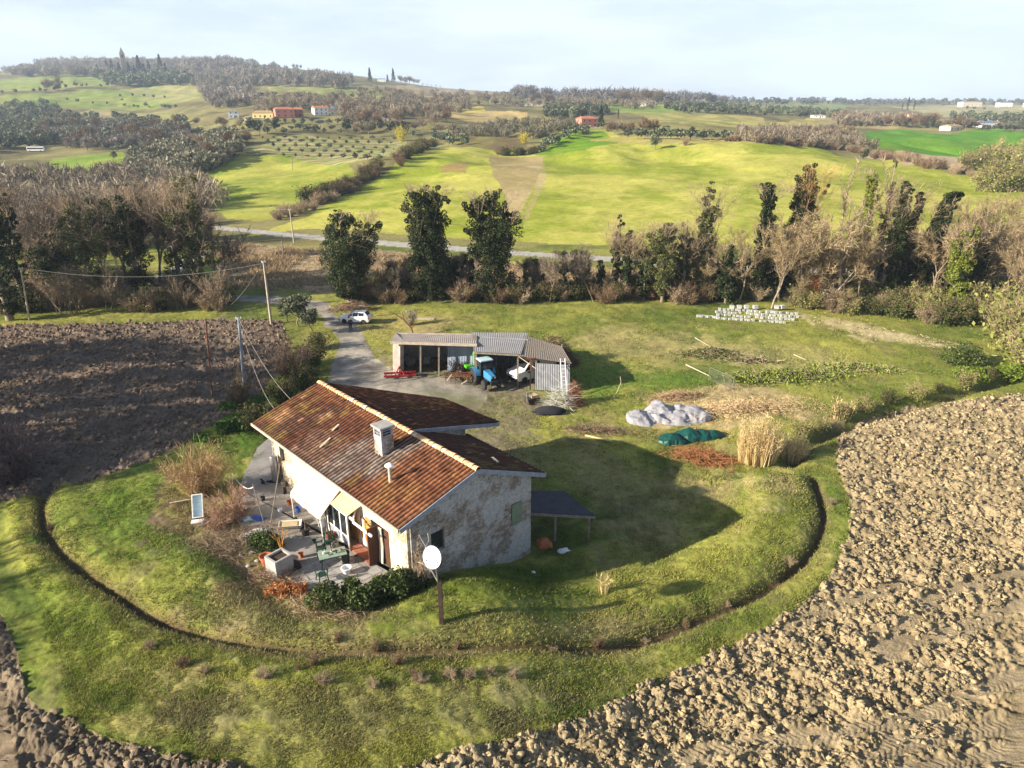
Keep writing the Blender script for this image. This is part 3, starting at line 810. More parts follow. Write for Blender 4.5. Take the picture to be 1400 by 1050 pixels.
def cat(parts):
    V = []; C = []; F3 = []; F4 = []; n = 0
    for v, f, c in parts:
        V.append(v); C.append(c); (F3 if f.shape[1] == 3 else F4).append(f + n); n += len(v)
    return (np.concatenate(V), [np.concatenate(x) for x in (F3, F4) if x], np.concatenate(C))
def fl(x):  # (V,F,C)->faces list
    return (x[0], x[1] if isinstance(x[1], list) else [x[1]], x[2])

class Kind:
    """a plant prototype: named part meshes; placed as copies"""
    def __init__(s, name, cat_, parts): s.name = name; s.cat = cat_; s.parts = parts
    def place(s, loc, sc, rz, label, group=None, name=None):
        if len(s.parts) == 1 and s.parts[0][0] is None:
            o = D.objects.new(name or s.name, s.parts[0][1]); COL.objects.link(o); tag(o, label, s.cat, group)
        else:
            o = thing(name or s.name, label, s.cat, group=group)
            for pn, me in s.parts:
                c = D.objects.new(pn, me); COL.objects.link(c); c.parent = o
        o.location = loc; o.rotation_euler = (0, 0, rz)
        o.scale = sc if isinstance(sc, (tuple, list)) else (sc, sc, sc)
        return o
def mk(name, pv, mat): v, f, c = fl(pv); return mkmesh(name, v, f, mat, col=c, mesh_only=True)

def bare_kind(seed, h, name='bare_tree', catn='tree', **k):
    T, cr, _ = bare_parts(seed, h, **k)
    return Kind(name, catn, [('trunk', mk('trunk', T, MT['bark'])), ('branches', mk('branches', cr, MT['twig']))])
def ball_pts(rng, n, clumps, R, zc, flat=.8, cr=.38, shell=.6):
    cc = rng.normal(size=(clumps, 3)); cc /= np.linalg.norm(cc, axis=1, keepdims=True); cc *= (rng.random((clumps, 1)) ** .4) * (1 - cr * .7)
    cc[:, 2] *= flat
    i = rng.integers(0, clumps, n); d = rng.normal(size=(n, 3)); d /= np.linalg.norm(d, axis=1, keepdims=True)
    rr = cr * rng.uniform(.6, 1.25, clumps)[i][:, None] * (shell + (1 - shell) * rng.random((n, 1)))
    P = (cc[i] + d * rr) * R; P[:, 2] += zc
    return P[P[:, 2] > .02]
def leafy_kind(seed, h, w, n, leaf, c1, c2, name, catn='tree', clumps=22, trunkh=.3, cone=False, cr=.38, twigs=0):
    rng = np.random.default_rng(seed)
    if cone:
        t = rng.random(n) ** .8; a = rng.uniform(0, 2 * PI, n)
        lay = 1 - .35 * ((t * 9) % 1) if cone == 1 else 1 - .12 * ((t * 14) % 1)
        prof = (1 - t) ** .75 if cone == 1 else np.sin(np.clip(t * .93 + .07, 0, 1) * PI) ** .55 * (1 - t * .35)
        r = prof * lay * w / 2 * rng.uniform(.55, 1.05, n)
        z = h * (.08 + .92 * t) if cone == 1 else h * (.03 + .97 * t)
        P = np.stack([r * np.cos(a), r * np.sin(a), z], 1)
    else:
        ch = h * (1 - trunkh); P = ball_pts(rng, n, clumps, 1, 0, 1, cr)
        P = P if len(P) else P
        d = rng.normal(size=(clumps, 3)); 
        Pn = ball_pts(rng, n * 2, clumps, 1, 1.0, 1, cr)[:n]; P = Pn - np.array([0, 0, 1.0])
        P = P * np.array([w / 2, w / 2, ch / 2]); P[:, 2] += h - ch / 2
    L = leafquads(P, leaf, c1, c2, rng)
    S = []; tips = []
    if trunkh > .12 or cone:
        hh = h * (trunkh + .3) if not cone else h * .9
        p = Vector((0, 0, -.2)); nseg = 4
        for i in range(nseg):
            q = Vector((rng.normal(0, .03) * h * (not cone), rng.normal(0, .03) * h * (not cone), hh * (i + 1) / nseg)); r = h * .028 * (1 - i / nseg * .6)
            S.append((*p, *q, r, r * .85)); p = q
            if not cone and i >= 1:
                for b in range(3):
                    a = rng.uniform(0, 2 * PI); e = q + Vector((math.cos(a) * w * .3, math.sin(a) * w * .3, h * .2)); S.append((*q, *e, r * .5, r * .2))
        T = segs_mesh(S, 5, *BARK, rng)
        cr_ = [L]
        return Kind(name, catn, [('trunk', mk('trunk', T, MT['bark'])), ('crown', mk('crown', cat(cr_), MT['leaf']))])
    return Kind(name, catn, [(None, mk(name, L, MT['leaf']))])
def twig_bush(seed, h, w, n, c1, c2, name='bare_shrub', tw=.035, leafy=0, lc=None, stems=26):
    """multi-stem leafless shrub: arching canes with fine side twigs"""
    rng = np.random.default_rng(seed); S = []; P = []; Dv = []
    for s in range(stems):
        a = rng.uniform(0, 2 * PI); b = rng.random() ** .6; lean = b * w / 2
        p = Vector((math.cos(a) * lean * .25, math.sin(a) * lean * .25, -.1)); r = .012 + h * .006
        hh = h * rng.uniform(.6, 1.0) * (1 - .25 * b)
        for i in range(4):
            t = (i + 1) / 4
            q = Vector((math.cos(a) * lean * (.25 + .75 * t ** 1.3), math.sin(a) * lean * (.25 + .75 * t ** 1.3), hh * (t - .12 * b * t * t))) + Vector(rng.normal(0, .04 * h, 3)) * .7
            S.append((*p, *q, r, r * .7)); P.append(p.lerp(q, rng.random())[:]); Dv.append((q - p).normalized()[:]); P.append(q[:]); Dv.append((q - p).normalized()[:]); p = q; r *= .7
    P = np.array(P); Dv = np.array(Dv); i = rng.integers(0, len(P), n)
    dd = Dv[i] + rng.normal(0, .6, (n, 3)); dd[:, 2] += .15; dd /= np.linalg.norm(dd, axis=1, keepdims=True)
    parts = [segs_mesh(S, 3, c1, c2, rng), slivers(P[i] + rng.normal(0, .05 * h, (n, 3)), dd, h * rng.uniform(.08, .24, n), tw, c1, c2, rng)]
    if leafy:
        j = rng.integers(0, len(P), leafy); parts.append(leafquads(P[j] + rng.normal(0, .12 * h, (leafy, 3)), .16 + h * .02, lc[0], lc[1], rng))
    return Kind(name, 'shrub', [(None, mk(name, cat(parts), MT['twig']))])

def ivy_tree(loc, h, w, seed, label, leaf1=(.018, .035, .010), leaf2=(.085, .115, .030), lean=(0, 0), bare=.15, dens=1.0, forks=2, group=None, shape='col', name='ivy_covered_tree', twc=((.24, .18, .12), (.40, .31, .21)), catn='tree'):
    """dead or bare tree smothered in ivy: leaf clumps hug the trunk and limbs, bare twigs stick out on top"""
    rng = np.random.default_rng(seed); o = thing(name, label, catn, loc, group=group)
    S = []; ax = []
    hi = h * (1 - bare)
    def limb(p, q, r0, r1, bow):
        prev = p; n = 6; side = Vector(rng.normal(0, 1, 3)); side.z = 0
        for i in range(1, n + 1):
            t = i / n; c = p.lerp(q, t) + side * bow * math.sin(t * PI); S.append((*prev, *c, r0 + (r1 - r0) * (i - 1) / n, r0 + (r1 - r0) * t)); ax.append((prev.copy(), c.copy(), t)); prev = c
    top = Vector((lean[0] * h, lean[1] * h, h))
    limb(Vector((0, 0, -.3)), top * 1.0, h * .026, .03, .02 * h)
    tops = [top]
    for f in range(forks):
        t = rng.uniform(.25, .6); a = rng.uniform(0, 2 * PI); b = top * t
        e = Vector((b.x + math.cos(a) * w * .42, b.y + math.sin(a) * w * .25, min(h * rng.uniform(.72, 1.0), h)))
        limb(b, e, h * .012, .03, .03 * h); tops.append(e)
    T = segs_mesh(S, 6, *BARK, rng)
    mkmesh('trunk', T[0], [T[1]], MT['bark'], parent=o, col=T[2])
    # clumps
    K = int((40 + 10 * h) * dens); cc = []; cr = []
    for k in range(K):
        a, b, t = ax[rng.integers(0, 6 if k % 2 else len(ax))]; p = a.lerp(b, rng.random()); zt = p.z / h
        if zt > 1 - bare * .7 and rng.random() < .7: continue
        if zt < .06: continue
        if shape == 'col': R = w * .5 * (.5 + .5 * math.sin(min(zt * 1.15 + .12, 1) * PI * .88))
        elif shape == 'round': R = w * .5 * max(.35, math.sin(min(max((zt - .06) / .95, 0), 1) * PI) ** .5)
        elif shape == 'cone': R = w * .5 * (1.05 - zt)
        else: R = w * .5
        an = rng.uniform(0, 2 * PI); rr = R * rng.random() ** .6 * .75
        cc.append((p.x + math.cos(an) * rr, p.y + math.sin(an) * rr, p.z + rng.normal(0, .3))); cr.append(rng.uniform(.16, .42) * (R * .5 + .35))
    cc = np.array(cc); cr = np.array(cr); N = int(105 * len(cc))
    i = rng.integers(0, len(cc), N); d = rng.normal(size=(N, 3)); d /= np.linalg.norm(d, axis=1, keepdims=True)
    P = cc[i] + d * (cr[i][:, None] * rng.uniform(.65, 1.15, (N, 1))); P = P[(P[:, 2] > .1) & (P[:, 2] < h)]
    L = leafquads(P, .21, leaf1, leaf2, rng, asp=.75)
    mkmesh('ivy', L[0], [L[1]], MT['leaf'], parent=o, col=L[2])
    # bare twigs
    S2 = []; tips = []
    for tp in tops:
        for k in range(3):
            grow(rng, Vector((tp.x, tp.y, tp.z * (1 - bare * 1.3))), Vector((rng.normal(0, .5), rng.normal(0, .5), 1)).normalized(), h * (.10 + bare * .4), .045, 1, 3, .5, S2, tips, .2)
    for k in range(int(10)):
        a, b, t = ax[rng.integers(0, len(ax))]
        if a.z < h * .25: continue
        an = rng.uniform(0, 2 * PI); grow(rng, a.copy(), Vector((math.cos(an), math.sin(an), .5)).normalized(), w * .55 + .5, .04, 2, 3, .5, S2, tips, .2)
    S2 = np.array([list(s) for s in S2], float); cz = S2[:, 5] < h * 1.02; S2 = S2[cz]
    P = np.array([t[0][:] for t in tips]); Dv = np.array([t[1][:] for t in tips]); n = 900; j = rng.integers(0, len(P), n)
    dd = Dv[j] + rng.normal(0, .5, (n, 3)); dd /= np.linalg.norm(dd, axis=1, keepdims=True)
    keep = P[j][:, 2] < h * .98
    B = cat([segs_mesh(S2, 3, *twc, rng), slivers(P[j][keep], dd[keep], rng.uniform(.3, 1.0, keep.sum()), .04, *twc, rng)])
    mkmesh('bare_branches', B[0], B[1], MT['twig'], parent=o, col=B[2])
    return o

# prototypes ---------------------------------------------------------
TAN = ((.21, .16, .105), (.40, .31, .21)); GREY = ((.13, .105, .08), (.26, .21, .16)); YTAN = ((.18, .135, .08), (.36, .28, .165)); BRN = ((.11, .072, .045), (.23, .16, .10))
K_bare = [bare_kind(100 + i, 10, c1=GREY[0], c2=GREY[1], ntw=4200, spread=.5 + .07 * i, tw=.05) for i in range(4)]
K_tan = [bare_kind(120 + i, 10, c1=YTAN[0], c2=YTAN[1], ntw=2600, spread=.5 + .08 * i, tw=.05, trunk=((.20, .16, .12), (.32, .26, .19))) for i in range(4)]
K_slim = [bare_kind(140 + i, 10, c1=TAN[0], c2=TAN[1], ntw=900, spread=.32, tw=.045, maxlev=2, trunk=((.38, .33, .26), (.5, .44, .36))) for i in range(2)]
K_thick = [bare_kind(150 + i, 6, name='bare_sapling', c1=GREY[0], c2=TAN[1], ntw=2200, spread=.4, stems=4, tw=.04, maxlev=2) for i in range(3)]
K_bush_t = [twig_bush(160 + i, 2.6, 3.4, 2200, *TAN) for i in range(3)]
K_bush_b = [twig_bush(165 + i, 2.6, 3.4, 2200, *BRN) for i in range(3)]
K_bush_g = [twig_bush(170 + i, 2.8, 3.4, 1500, *BRN, leafy=1700, lc=((.02, .035, .01), (.09, .12, .03)), name='bramble_bush') for i in range(3)]
K_bush_y = [twig_bush(175 + i, 3.2, 4.0, 1800, *YTAN, leafy=1500, lc=((.10, .12, .03), (.26, .27, .08)), name='leafy_bush') for i in range(3)]
K_olive = [leafy_kind(180 + i, 4.2, 4.2, 1500, .32, (.05, .065, .035), (.20, .22, .13), 'olive_tree', clumps=18) for i in range(3)]
K_fo = [leafy_kind(190 + i, 4, 5, 190, .95, (.065, .085, .05), (.21, .235, .14), 'olive_tree', clumps=9, trunkh=.2) for i in range(3)]
K_fd = [leafy_kind(195 + i, 7, 6, 260, 1.1, (.02, .035, .018), (.08, .10, .045), 'evergreen_tree', clumps=12, trunkh=.15) for i in range(2)]
K_con = [leafy_kind(198 + i, 14, 6, 420, 1.3, (.012, .028, .016), (.05, .075, .035), 'conifer', cone=1) for i in range(2)]
K_cyp = [leafy_kind(200, 13, 2.6, 360, .9, (.012, .026, .014), (.045, .065, .03), 'cypress', cone=2)]
def fuzz_kind(seed, c1, c2, h=9, w=8, n=700):
    rng = np.random.default_rng(seed); P = ball_pts(rng, n, 10, 1, 1, 1, .45)[:n] - np.array([0, 0, 1.0]); P = P * np.array([w / 2, w / 2, h * .36]); P[:, 2] += h * .6
    d = P - np.array([0, 0, h * .2]); d /= np.linalg.norm(d, axis=1, keepdims=True); d += rng.normal(0, .3, d.shape)
    S = [(0, 0, -.3, 0, 0, h * .4, .2, .15)] + [(0, 0, h * .25 + rng.random() * h * .15, *(np.array([math.cos(a), math.sin(a), 1.3]) * h * .3 + np.array([0, 0, h * .2])), .12, .04) for a in rng.uniform(0, 2 * PI, 7)]
    T = segs_mesh(S, 4, *BARK, rng); F = slivers(P, d, rng.uniform(.8, 2.2, len(P)), .22, c1, c2, rng)
    return Kind('bare_tree', 'tree', [('trunk', mk('trunk', T, MT['bark'])), ('branches', mk('branches', F, MT['twig']))])
K_ff = [fuzz_kind(210 + i, *(BRN if i % 2 else GREY)) for i in range(4)]
K_fft = [fuzz_kind(215 + i, *TAN) for i in range(2)]

PR = random.Random(11)
def pick(l): return l[PR.randrange(len(l))]
def put(kinds, loc, s, label, group, js=.25, rz=None, name=None):
    k = pick(kinds); f = s * PR.uniform(1 - js, 1 + js)
    return k.place(loc, (f * PR.uniform(.85, 1.15), f * PR.uniform(.85, 1.15), f), PR.uniform(0, 6.28) if rz is None else rz, label, group, name)

# ------------------------------------------------------------------ tree belt along the stream
DKI = dict(leaf1=(.014, .026, .008), leaf2=(.06, .08, .022))
OLI = dict(leaf1=(.05, .06, .02), leaf2=(.17, .18, .06))
BRI = dict(leaf1=(.09, .12, .015), leaf2=(.30, .34, .045))
def belt(px, Y, top, wpx, seed, label, **k):
    p = PY(px, Y); h = ztop(Y, top) - p.z; w = wpx * (Y * 1.08) / FPX
    return ivy_tree(p, h, w, seed, label, **k)
IV = [
 (14, 88, 222, 46, 'tall dark ivy clad tree at the left edge of the thicket', dict(DKI, bare=.1, dens=1.1)),
 (38, 92, 262, 40, 'ivy clad tree just right of the tall one at the left edge', dict(DKI, bare=.15)),
 (88, 97, 318, 66, 'broad dark ivy mass low in the left thicket', dict(DKI, bare=.1, shape='round', forks=3)),
 (138, 96, 272, 62, 'leaning ivy covered tree in the middle of the left thicket', dict(OLI, bare=.15, shape='round', forks=3, lean=(-.1, 0), dens=.7)),
 (194, 98, 252, 64, 'large ivy covered tree with thick dark trunk left of the sunlit lane', dict(DKI, bare=.2, forks=3, shape='round')),
 (248, 100, 246, 50, 'spreading bare tree with patchy ivy behind the ploughed field', dict(OLI, bare=.3, forks=4, dens=.5)),
 (280, 97, 240, 52, 'ivy trunked tree at the right end of the left thicket', dict(OLI, bare=.25, forks=3, dens=.75)),
 (478, 96, 288, 74, 'rounded dark ivy tree beside the road behind the white car', dict(DKI, bare=.08, shape='round', forks=4, dens=1.9)),
 (587, 97, 254, 66, 'tallest dark ivy tree behind the open barn', dict(DKI, bare=.08, forks=4, dens=2.3)),
 (675, 97, 260, 66, 'big dark green ivy tree with bare top to the right of the tallest one', dict(DKI, bare=.12, forks=4, dens=2.2)),
 (718, 98, 356, 9, 'thin dark ivy post rising from the hedge behind the barn', dict(DKI, bare=.1, forks=0, dens=.5)),
 (770, 98, 344, 13, 'slim ivy column left of the pair of forked trees', dict(DKI, bare=.06, forks=1, dens=.6)),
 (822, 98, 356, 15, 'short slim ivy column with a crooked top', dict(DKI, bare=.04, forks=0, dens=.6, lean=(-.06, 0))),
 (842, 99, 292, 14, 'left tree of the forked pair, bare limbs above thin ivy', dict(DKI, bare=.42, forks=2, dens=.8)),
 (855, 98, 315, 20, 'right tree of the forked pair with ivy up its trunk', dict(DKI, bare=.3, forks=2, dens=.8)),
 (905, 97, 305, 50, 'wide olive green tree tangled with climbers', dict(OLI, bare=.12, shape='round', forks=4, dens=1.2)),
 (930, 98, 300, 30, 'brownish creeper covered tree beside the wide olive green one', dict(OLI, bare=.25, forks=3, dens=.7)),
 (957, 98, 248, 28, 'tall pale ivy tree with long bare forks on top', dict(OLI, bare=.3, forks=2, dens=1.1)),
 (992, 96, 335, 44, 'dark ivy cone hiding a short tree behind the white blocks', dict(DKI, bare=.04, shape='cone', dens=1.6, forks=1)),
 (1034, 97, 250, 30, 'tall dark ivy column above the white blocks', dict(DKI, bare=.14, dens=1.7, forks=1)),
 (1078, 99, 222, 44, 'high ivy tree topped with orange brown twigs', dict(DKI, bare=.16, dens=1.5, forks=3, twc=((.36, .22, .10), (.55, .36, .16)))),
 (1162, 95, 232, 20, 'bright yellow green ivy pillar with bare poplar top', dict(BRI, bare=.1, dens=1.3, forks=0)),
 (1188, 96, 215, 12, 'thin pale trunked tree between the yellow ivy pillar and dark ivy trees', dict(OLI, bare=.5, dens=.5, forks=1, twc=YTAN)),
 (1209, 95, 246, 26, 'dark ivy tree with a jagged two pronged top', dict(DKI, bare=.08, dens=1.7, forks=2)),
 (1229, 96, 262, 18, 'second dark ivy prong just right of the jagged tree', dict(DKI, bare=.05, dens=1.2, forks=0)),
 (1240, 95, 262, 34, 'dark ivy tree leaning strongly to the right', dict(DKI, bare=.01, dens=2.0, forks=0, lean=(.22, 0))),
 (1302, 90, 308, 38, 'bright green ivy tree near the right side of the thicket', dict(BRI, bare=.08, dens=1.5, forks=1)),
 (1322, 92, 320, 30, 'darker ivy tree leaning beside the bright green one', dict(DKI, bare=.12, dens=.9, forks=2)),
]
for i, (px, Y, top, w, lab, k) in enumerate(IV):
    belt(px, Y, top, w, 500 + i, lab, **k)
# bare trees of the belt
def belt_bare(kinds, px, Y, top, label, group=None, rz=None, name=None):
    p = PY(px, Y); h = ztop(Y, top) - p.z
    k = pick(kinds); base = 10 if k not in K_thick else 6
    s = h / base
    return k.place(p, (s * PR.uniform(.8, 1.1), s * PR.uniform(.8, 1.1), s), PR.uniform(0, 6.28), label, group, name)
belt_bare(K_slim, 1150, 94, 195, 'tall bare pale poplar left of the yellow ivy pillar')
belt_bare(K_slim, 1196, 97, 185, 'tallest bare pale poplar rising over the dark ivy trees')
belt_bare(K_slim, 1133, 96, 250, 'slender bare tree between the orange topped tree and the poplars')
belt_bare(K_tan, 1385, 84, 318, 'pale bare tree with white upright limbs at the right edge')
belt_bare(K_tan, 1330, 92, 262, 'wide pale bare tree behind the bright green ivy tree')
for px, top in [(52,236),(72,262),(92,250),(112,268),(130,244),(150,262),(172,250),(205,262),(222,238),(240,260),(262,250),(285,262),(30,270),(120,285),(165,300),(300,290)]:
    belt_bare(K_bare, px, PR.uniform(99, 112), top, 'tangled bare grey tree crowded in the left thicket', 'bare trees of the left thicket')
for px, top in [(-30,240),(-60,250),(10,250),(60,232),(100,240),(145,236),(185,232),(215,240),(250,236),(20,232)]:
    belt_bare(K_bare, px, PR.uniform(125, 160), top, 'tangled bare grey tree crowded in the left thicket', 'bare trees of the left thicket')
for px in [60,78,96,112,150,166,105,118,232,246,262,278,290,303,212,180,130]:
    belt_bare(K_thick, px, PR.uniform(91, 97), PR.uniform(345, 385), 'thin leafless saplings edging the far side of the ploughed field', 'saplings behind the ploughed field')
for px, top in [(508,322),(540,350),(632,352),(648,366),(735,340),(752,330),(790,345),(812,320),(870,300),(884,318),(920,290),(940,300),(968,322),(980,300),(1010,310),(560,330)]:
    belt_bare(K_bare if px < 860 else K_tan, px, PR.uniform(96, 102), top, 'thin bare tree between the ivy covered trees behind the barn', 'bare trees along the stream')
for px, top in [(1055,290),(1065,262),(1095,268),(1112,290),(1128,270),(1140,310),(1175,300),(1222,320),(1262,300),(1275,285),(1290,268),(1345,290),(1362,270),(1378,300),(1400,262),(1425,280),(1118,330),(1098,345),(1160,350),(1260,350),(1350,330),(1310,262),(1450,260),(1480,240)]:
    belt_bare(K_tan, px, PR.uniform(92, 100), top, 'pale tan bare tree in the dense thicket on the right', 'bare trees of the right thicket')
for px, top in [(1240,285),(1285,262),(1320,252),(1350,240),(1385,235),(1410,220),(1440,215),(1100,262),(1040,282),(1000,300)]:
    belt_bare(K_tan, px, PR.uniform(112, 140), top, 'pale tan bare tree in the dense thicket on the right', 'bare trees of the right thicket')
for px, Y in [(1352,88),(1372,84),(1395,80),(1418,78),(1440,84),(1405,70),(1432,66),(1385,75)]:
    K = pick(K_bush_y); p = PY(px, Y); s = PR.uniform(1.3, 2.0)
    K.place(p, s, PR.uniform(0, 6), 'pale olive green bush bulging from the right edge of the thicket', 'olive green bushes at the right edge')
P0 = PY(1152, 91); K_tan[2].place(P0, (.42, .42, .38), 1.0, 'small white barked tree with drooping twigs at the edge of the grass')
ivy_tree(PY(1107, 93), 4.4, 1.6, 801, 'small bushy tree with orange brown dead leaves beside the white blocks', leaf1=(.36, .16, .06), leaf2=(.62, .32, .14), bare=.04, forks=1, dens=.9, name='dead_leaf_tree')
for i, (x, y, h) in enumerate([(-55,39,17),(-57,44,18),(-60,49,19),(-63,54,18),(-68,60,17),(-52,36,12),(-72,64,15)]):  # unseen trees left of the frame, added to shade the ploughed field
    ivy_tree(Vector((x, y, float(height(x, y)[0]))), h, 8.5, 900 + i, 'ivy covered tree of the wood west of the ploughed field', group='wood west of the ploughed field', bare=.12, forks=4, dens=.9, shape='round')
for i, (x, y, h) in enumerate([(-40,12,12),(-44,18,13),(-48,24,13),(-36,6,12)]):  # unseen trees added outside the frame to dapple the near left ground
    K_bare[i % 4].place(Vector((x, y, 0)), h / 10, i, 'bare tree of the wood west of the ploughed field', 'bare trees of the west wood')
for i, px in enumerate([880,925,945,975,1012,1050,1066,1092,1120,1140,1176,1195,1222,1258,1275,1290,1330,1350,620,640,540,735,795]):
    ivy_tree(PY(px, 98 + (i * 7 % 5) - (px > 1250) * 4), PR.uniform(4.5, 8.5), PR.uniform(2.4, 3.8), 950 + i, 'low ivy smothered tree filling the gaps of the stream side belt', leaf1=(.014, .026, .008), leaf2=(.07, .09, .026), bare=.12, forks=2, dens=.7, shape='round', group='low ivy smothered trees of the belt')
# undergrowth
for i in range(64):
    px = -40 + i * 5.6 + PR.uniform(-4, 4); Y = PR.uniform(91, 104)
    put(K_bush_t if i % 3 else K_bush_g, PY(px, Y), 1.15, 'brown leafless scrub at the foot of the left thicket', 'scrub under the left thicket')
for i in range(84):
    px = 480 + i * 6.7 + PR.uniform(-5, 5); Y = PR.uniform(95.5, 103)
    if px < 545 and Y < 97: Y += 3
    put((K_bush_b, K_bush_g, K_bush_b, K_bush_t)[i % 4], PY(px, Y), 1.05, 'dark scrub filling the stream bank behind the barn', 'scrub along the stream bank')
for i in range(80):
    t = PR.random(); px = 1085 + t * 260 + PR.uniform(-4, 4); Y = 93.5 - t * 9 + PR.uniform(0, 9)
    put((K_bush_t, K_bush_y, K_bush_t, K_bush_g)[i % 4], PY(px, Y), 1.1, 'tan scrub and brambles at the foot of the right thicket', 'scrub under the right thicket')
for i in range(24):   # thicket mass behind and beside
    px = PR.uniform(-80, 300); Y = PR.uniform(106, 175)
    put(K_bush_t if i % 2 else K_bush_b, PY(px, Y), 1.9, 'brown leafless scrub at the foot of the left thicket', 'scrub under the left thicket')
for i in range(22):
    px = PR.uniform(1150, 1480); Y = PR.uniform(98, 130)
    put(K_bush_t, PY(px, Y), 1.9, 'tan scrub and brambles at the foot of the right thicket', 'scrub under the right thicket')

# ------------------------------------------------------------------ shrubs near the farm
def bush(kind, px, py, sc, label, **k): return kind.place(GP(px, py), sc, PR.uniform(0, 6), label, **k)
def hpx(Y, n): return n * Y * 1.02 / FPX
bush(K_olive[0], 408, 447, 1.05, 'grey green olive tree beside the drive at the wooden pole')
bush(K_olive[1], 425, 455, .75, 'smaller grey green olive tree right of the first')
bush(K_olive[2], 394, 440, .6, 'lowest olive tree at the left of the roadside olives')
twig_round = twig_bush(230, 3.4, 4.2, 4200, (.10, .07, .055), (.22, .16, .12), name='bare_shrub', stems=40)
twig_round.place(GP(398, 515), 1.15, 0, 'round dark leafless shrub on the bank between field and drive')
bush(K_bush_g[0], 425, 500, 1.0, 'dark bramble on the drive bank beside the round leafless shrub')
bush(K_bush_g[1], 436, 478, .8, 'dark bramble on the drive bank just below the olives')
bush(K_bush_g[2], 418, 532, 1.0, 'dark bramble on the drive bank behind the farmhouse roof')
bush(K_bush_g[1], 388, 550, 1.0, 'dark green bramble left of the far end of the farmhouse')
bush(K_bush_g[0], 352, 590, .9, 'dark green bramble by the far end of the terrace')
tall_thin = twig_bush(231, 3.6, 1.7, 1800, (.10, .075, .05), (.20, .15, .10), name='bare_shrub', stems=16)
tall_thin.place(GP(331, 560), 1.05, 0, 'narrow dark brown shrub under the concrete pole')
tanb = twig_bush(232, 4.2, 5.2, 6500, (.22, .145, .08), (.44, .31, .165), name='bare_shrub', stems=60, tw=.028)
tanb.place(GP(276, 672), .86, 0, 'large golden brown leafless bush left of the terrace')
tb2 = twig_bush(233, 2.6, 3.4, 2400, (.26, .15, .10), (.42, .28, .20), name='bare_shrub', stems=40, tw=.022)
tb2.place(GP(322, 708), .95, 1, 'reddish brown leafless bush between golden bush and terrace')
tb2.place(GP(300, 722), .7, 3, 'small reddish leafless bush in front of the reclining white panel')
tb3 = twig_bush(234, 5.0, 6.5, 5200, (.085, .06, .065), (.20, .15, .15), name='bare_shrub', stems=60, tw=.035)
tb3.place(GP(20, 655), 1.0, 0, 'big purplish bare bush at the left edge of the ploughed field')
tb3.place(GP(-50, 640), 1.1, 2, 'purplish bare bush cut by the left picture edge')
def hedge(name, cx, cy, L, W, H, ang, n, leaf, c1, c2, seed, label, catn='hedge', mat='leaf'):
    rng = np.random.default_rng(seed); K = 26
    cc = np.stack([rng.uniform(-L / 2, L / 2, K), rng.normal(0, W * .16, K), rng.uniform(.25, .75, K) * H], 1)
    i = rng.integers(0, K, n); d = rng.normal(size=(n, 3)); d /= np.linalg.norm(d, axis=1, keepdims=True)
    rr = rng.uniform(.3, .5, K)[i][:, None] * min(W, H * 1.1)
    P = cc[i] + d * rr * rng.uniform(.7, 1.1, (n, 1)); P = P[P[:, 2] > .02]
    P[:, 2] *= 1 - .35 * (np.abs(P[:, 0]) / (L / 2 + .5)) ** 2
    Lq = leafquads(P, leaf, c1, c2, rng, asp=.6)
    g = GP(cx, cy)
    o = mkmesh(name, Lq[0], [Lq[1]], MT[mat], col=Lq[2], loc=g); o.rotation_euler = (0, 0, ang)
    return tag(o, label, catn)
hedge('evergreen_hedge', 508, 822, 5.6, 2.0, 1.35, .42, 14000, .16, (.018, .032, .008), (.12, .17, .035), 41, 'glossy dark evergreen hedge along the near edge of the terrace')
hedge('evergreen_shrub', 362, 752, 1.5, 1.4, 1.1, 0, 2600, .13, (.02, .045, .01), (.10, .15, .03), 42, 'small green potted shrub mass left of the wheelbarrow', 'shrub')
hedge('orange_shrub', 392, 812, 1.8, 1.0, .7, .2, 1500, .12, (.28, .10, .03), (.50, .24, .09), 43, 'low orange brown shrub below the stone planter', 'shrub')
hedge('weed_clump', 330, 560, 4, 3, 1.0, .6, 2500, .2, (.03, .08, .01), (.12, .22, .03), 44, 'bright green weeds on the bank behind the golden bush', 'weeds')
hedge('weed_clump', 310, 590, 5, 3, .8, .9, 3000, .2, (.03, .09, .01), (.11, .24, .03), 45, 'green weeds between ploughed field and golden bush', 'weeds')
hedge('evergreen_shrub', 1375, 520, 9, 4, 1.6, .1, 5000, .25, (.08, .12, .015), (.25, .33, .04), 46, 'yellow green leafy bank at the right corner of the ploughed field', 'shrub')
hedge('evergreen_shrub', 1315, 498, 3, 3, 2.2, .1, 2600, .22, (.03, .05, .012), (.12, .16, .04), 47, 'rounded dark green bush at the corner of the right thicket', 'shrub')
for i, (px, py) in enumerate([(1120,590),(1150,572),(1180,563),(1215,552),(1250,544),(1285,536),(1320,530),(1350,520),(1095,600)]):
    put(K_bush_g if i % 2 else K_bush_y, GP(px, py), .5, 'low green bramble on the ditch bank along the ploughed field', 'brambles on the ditch bank')
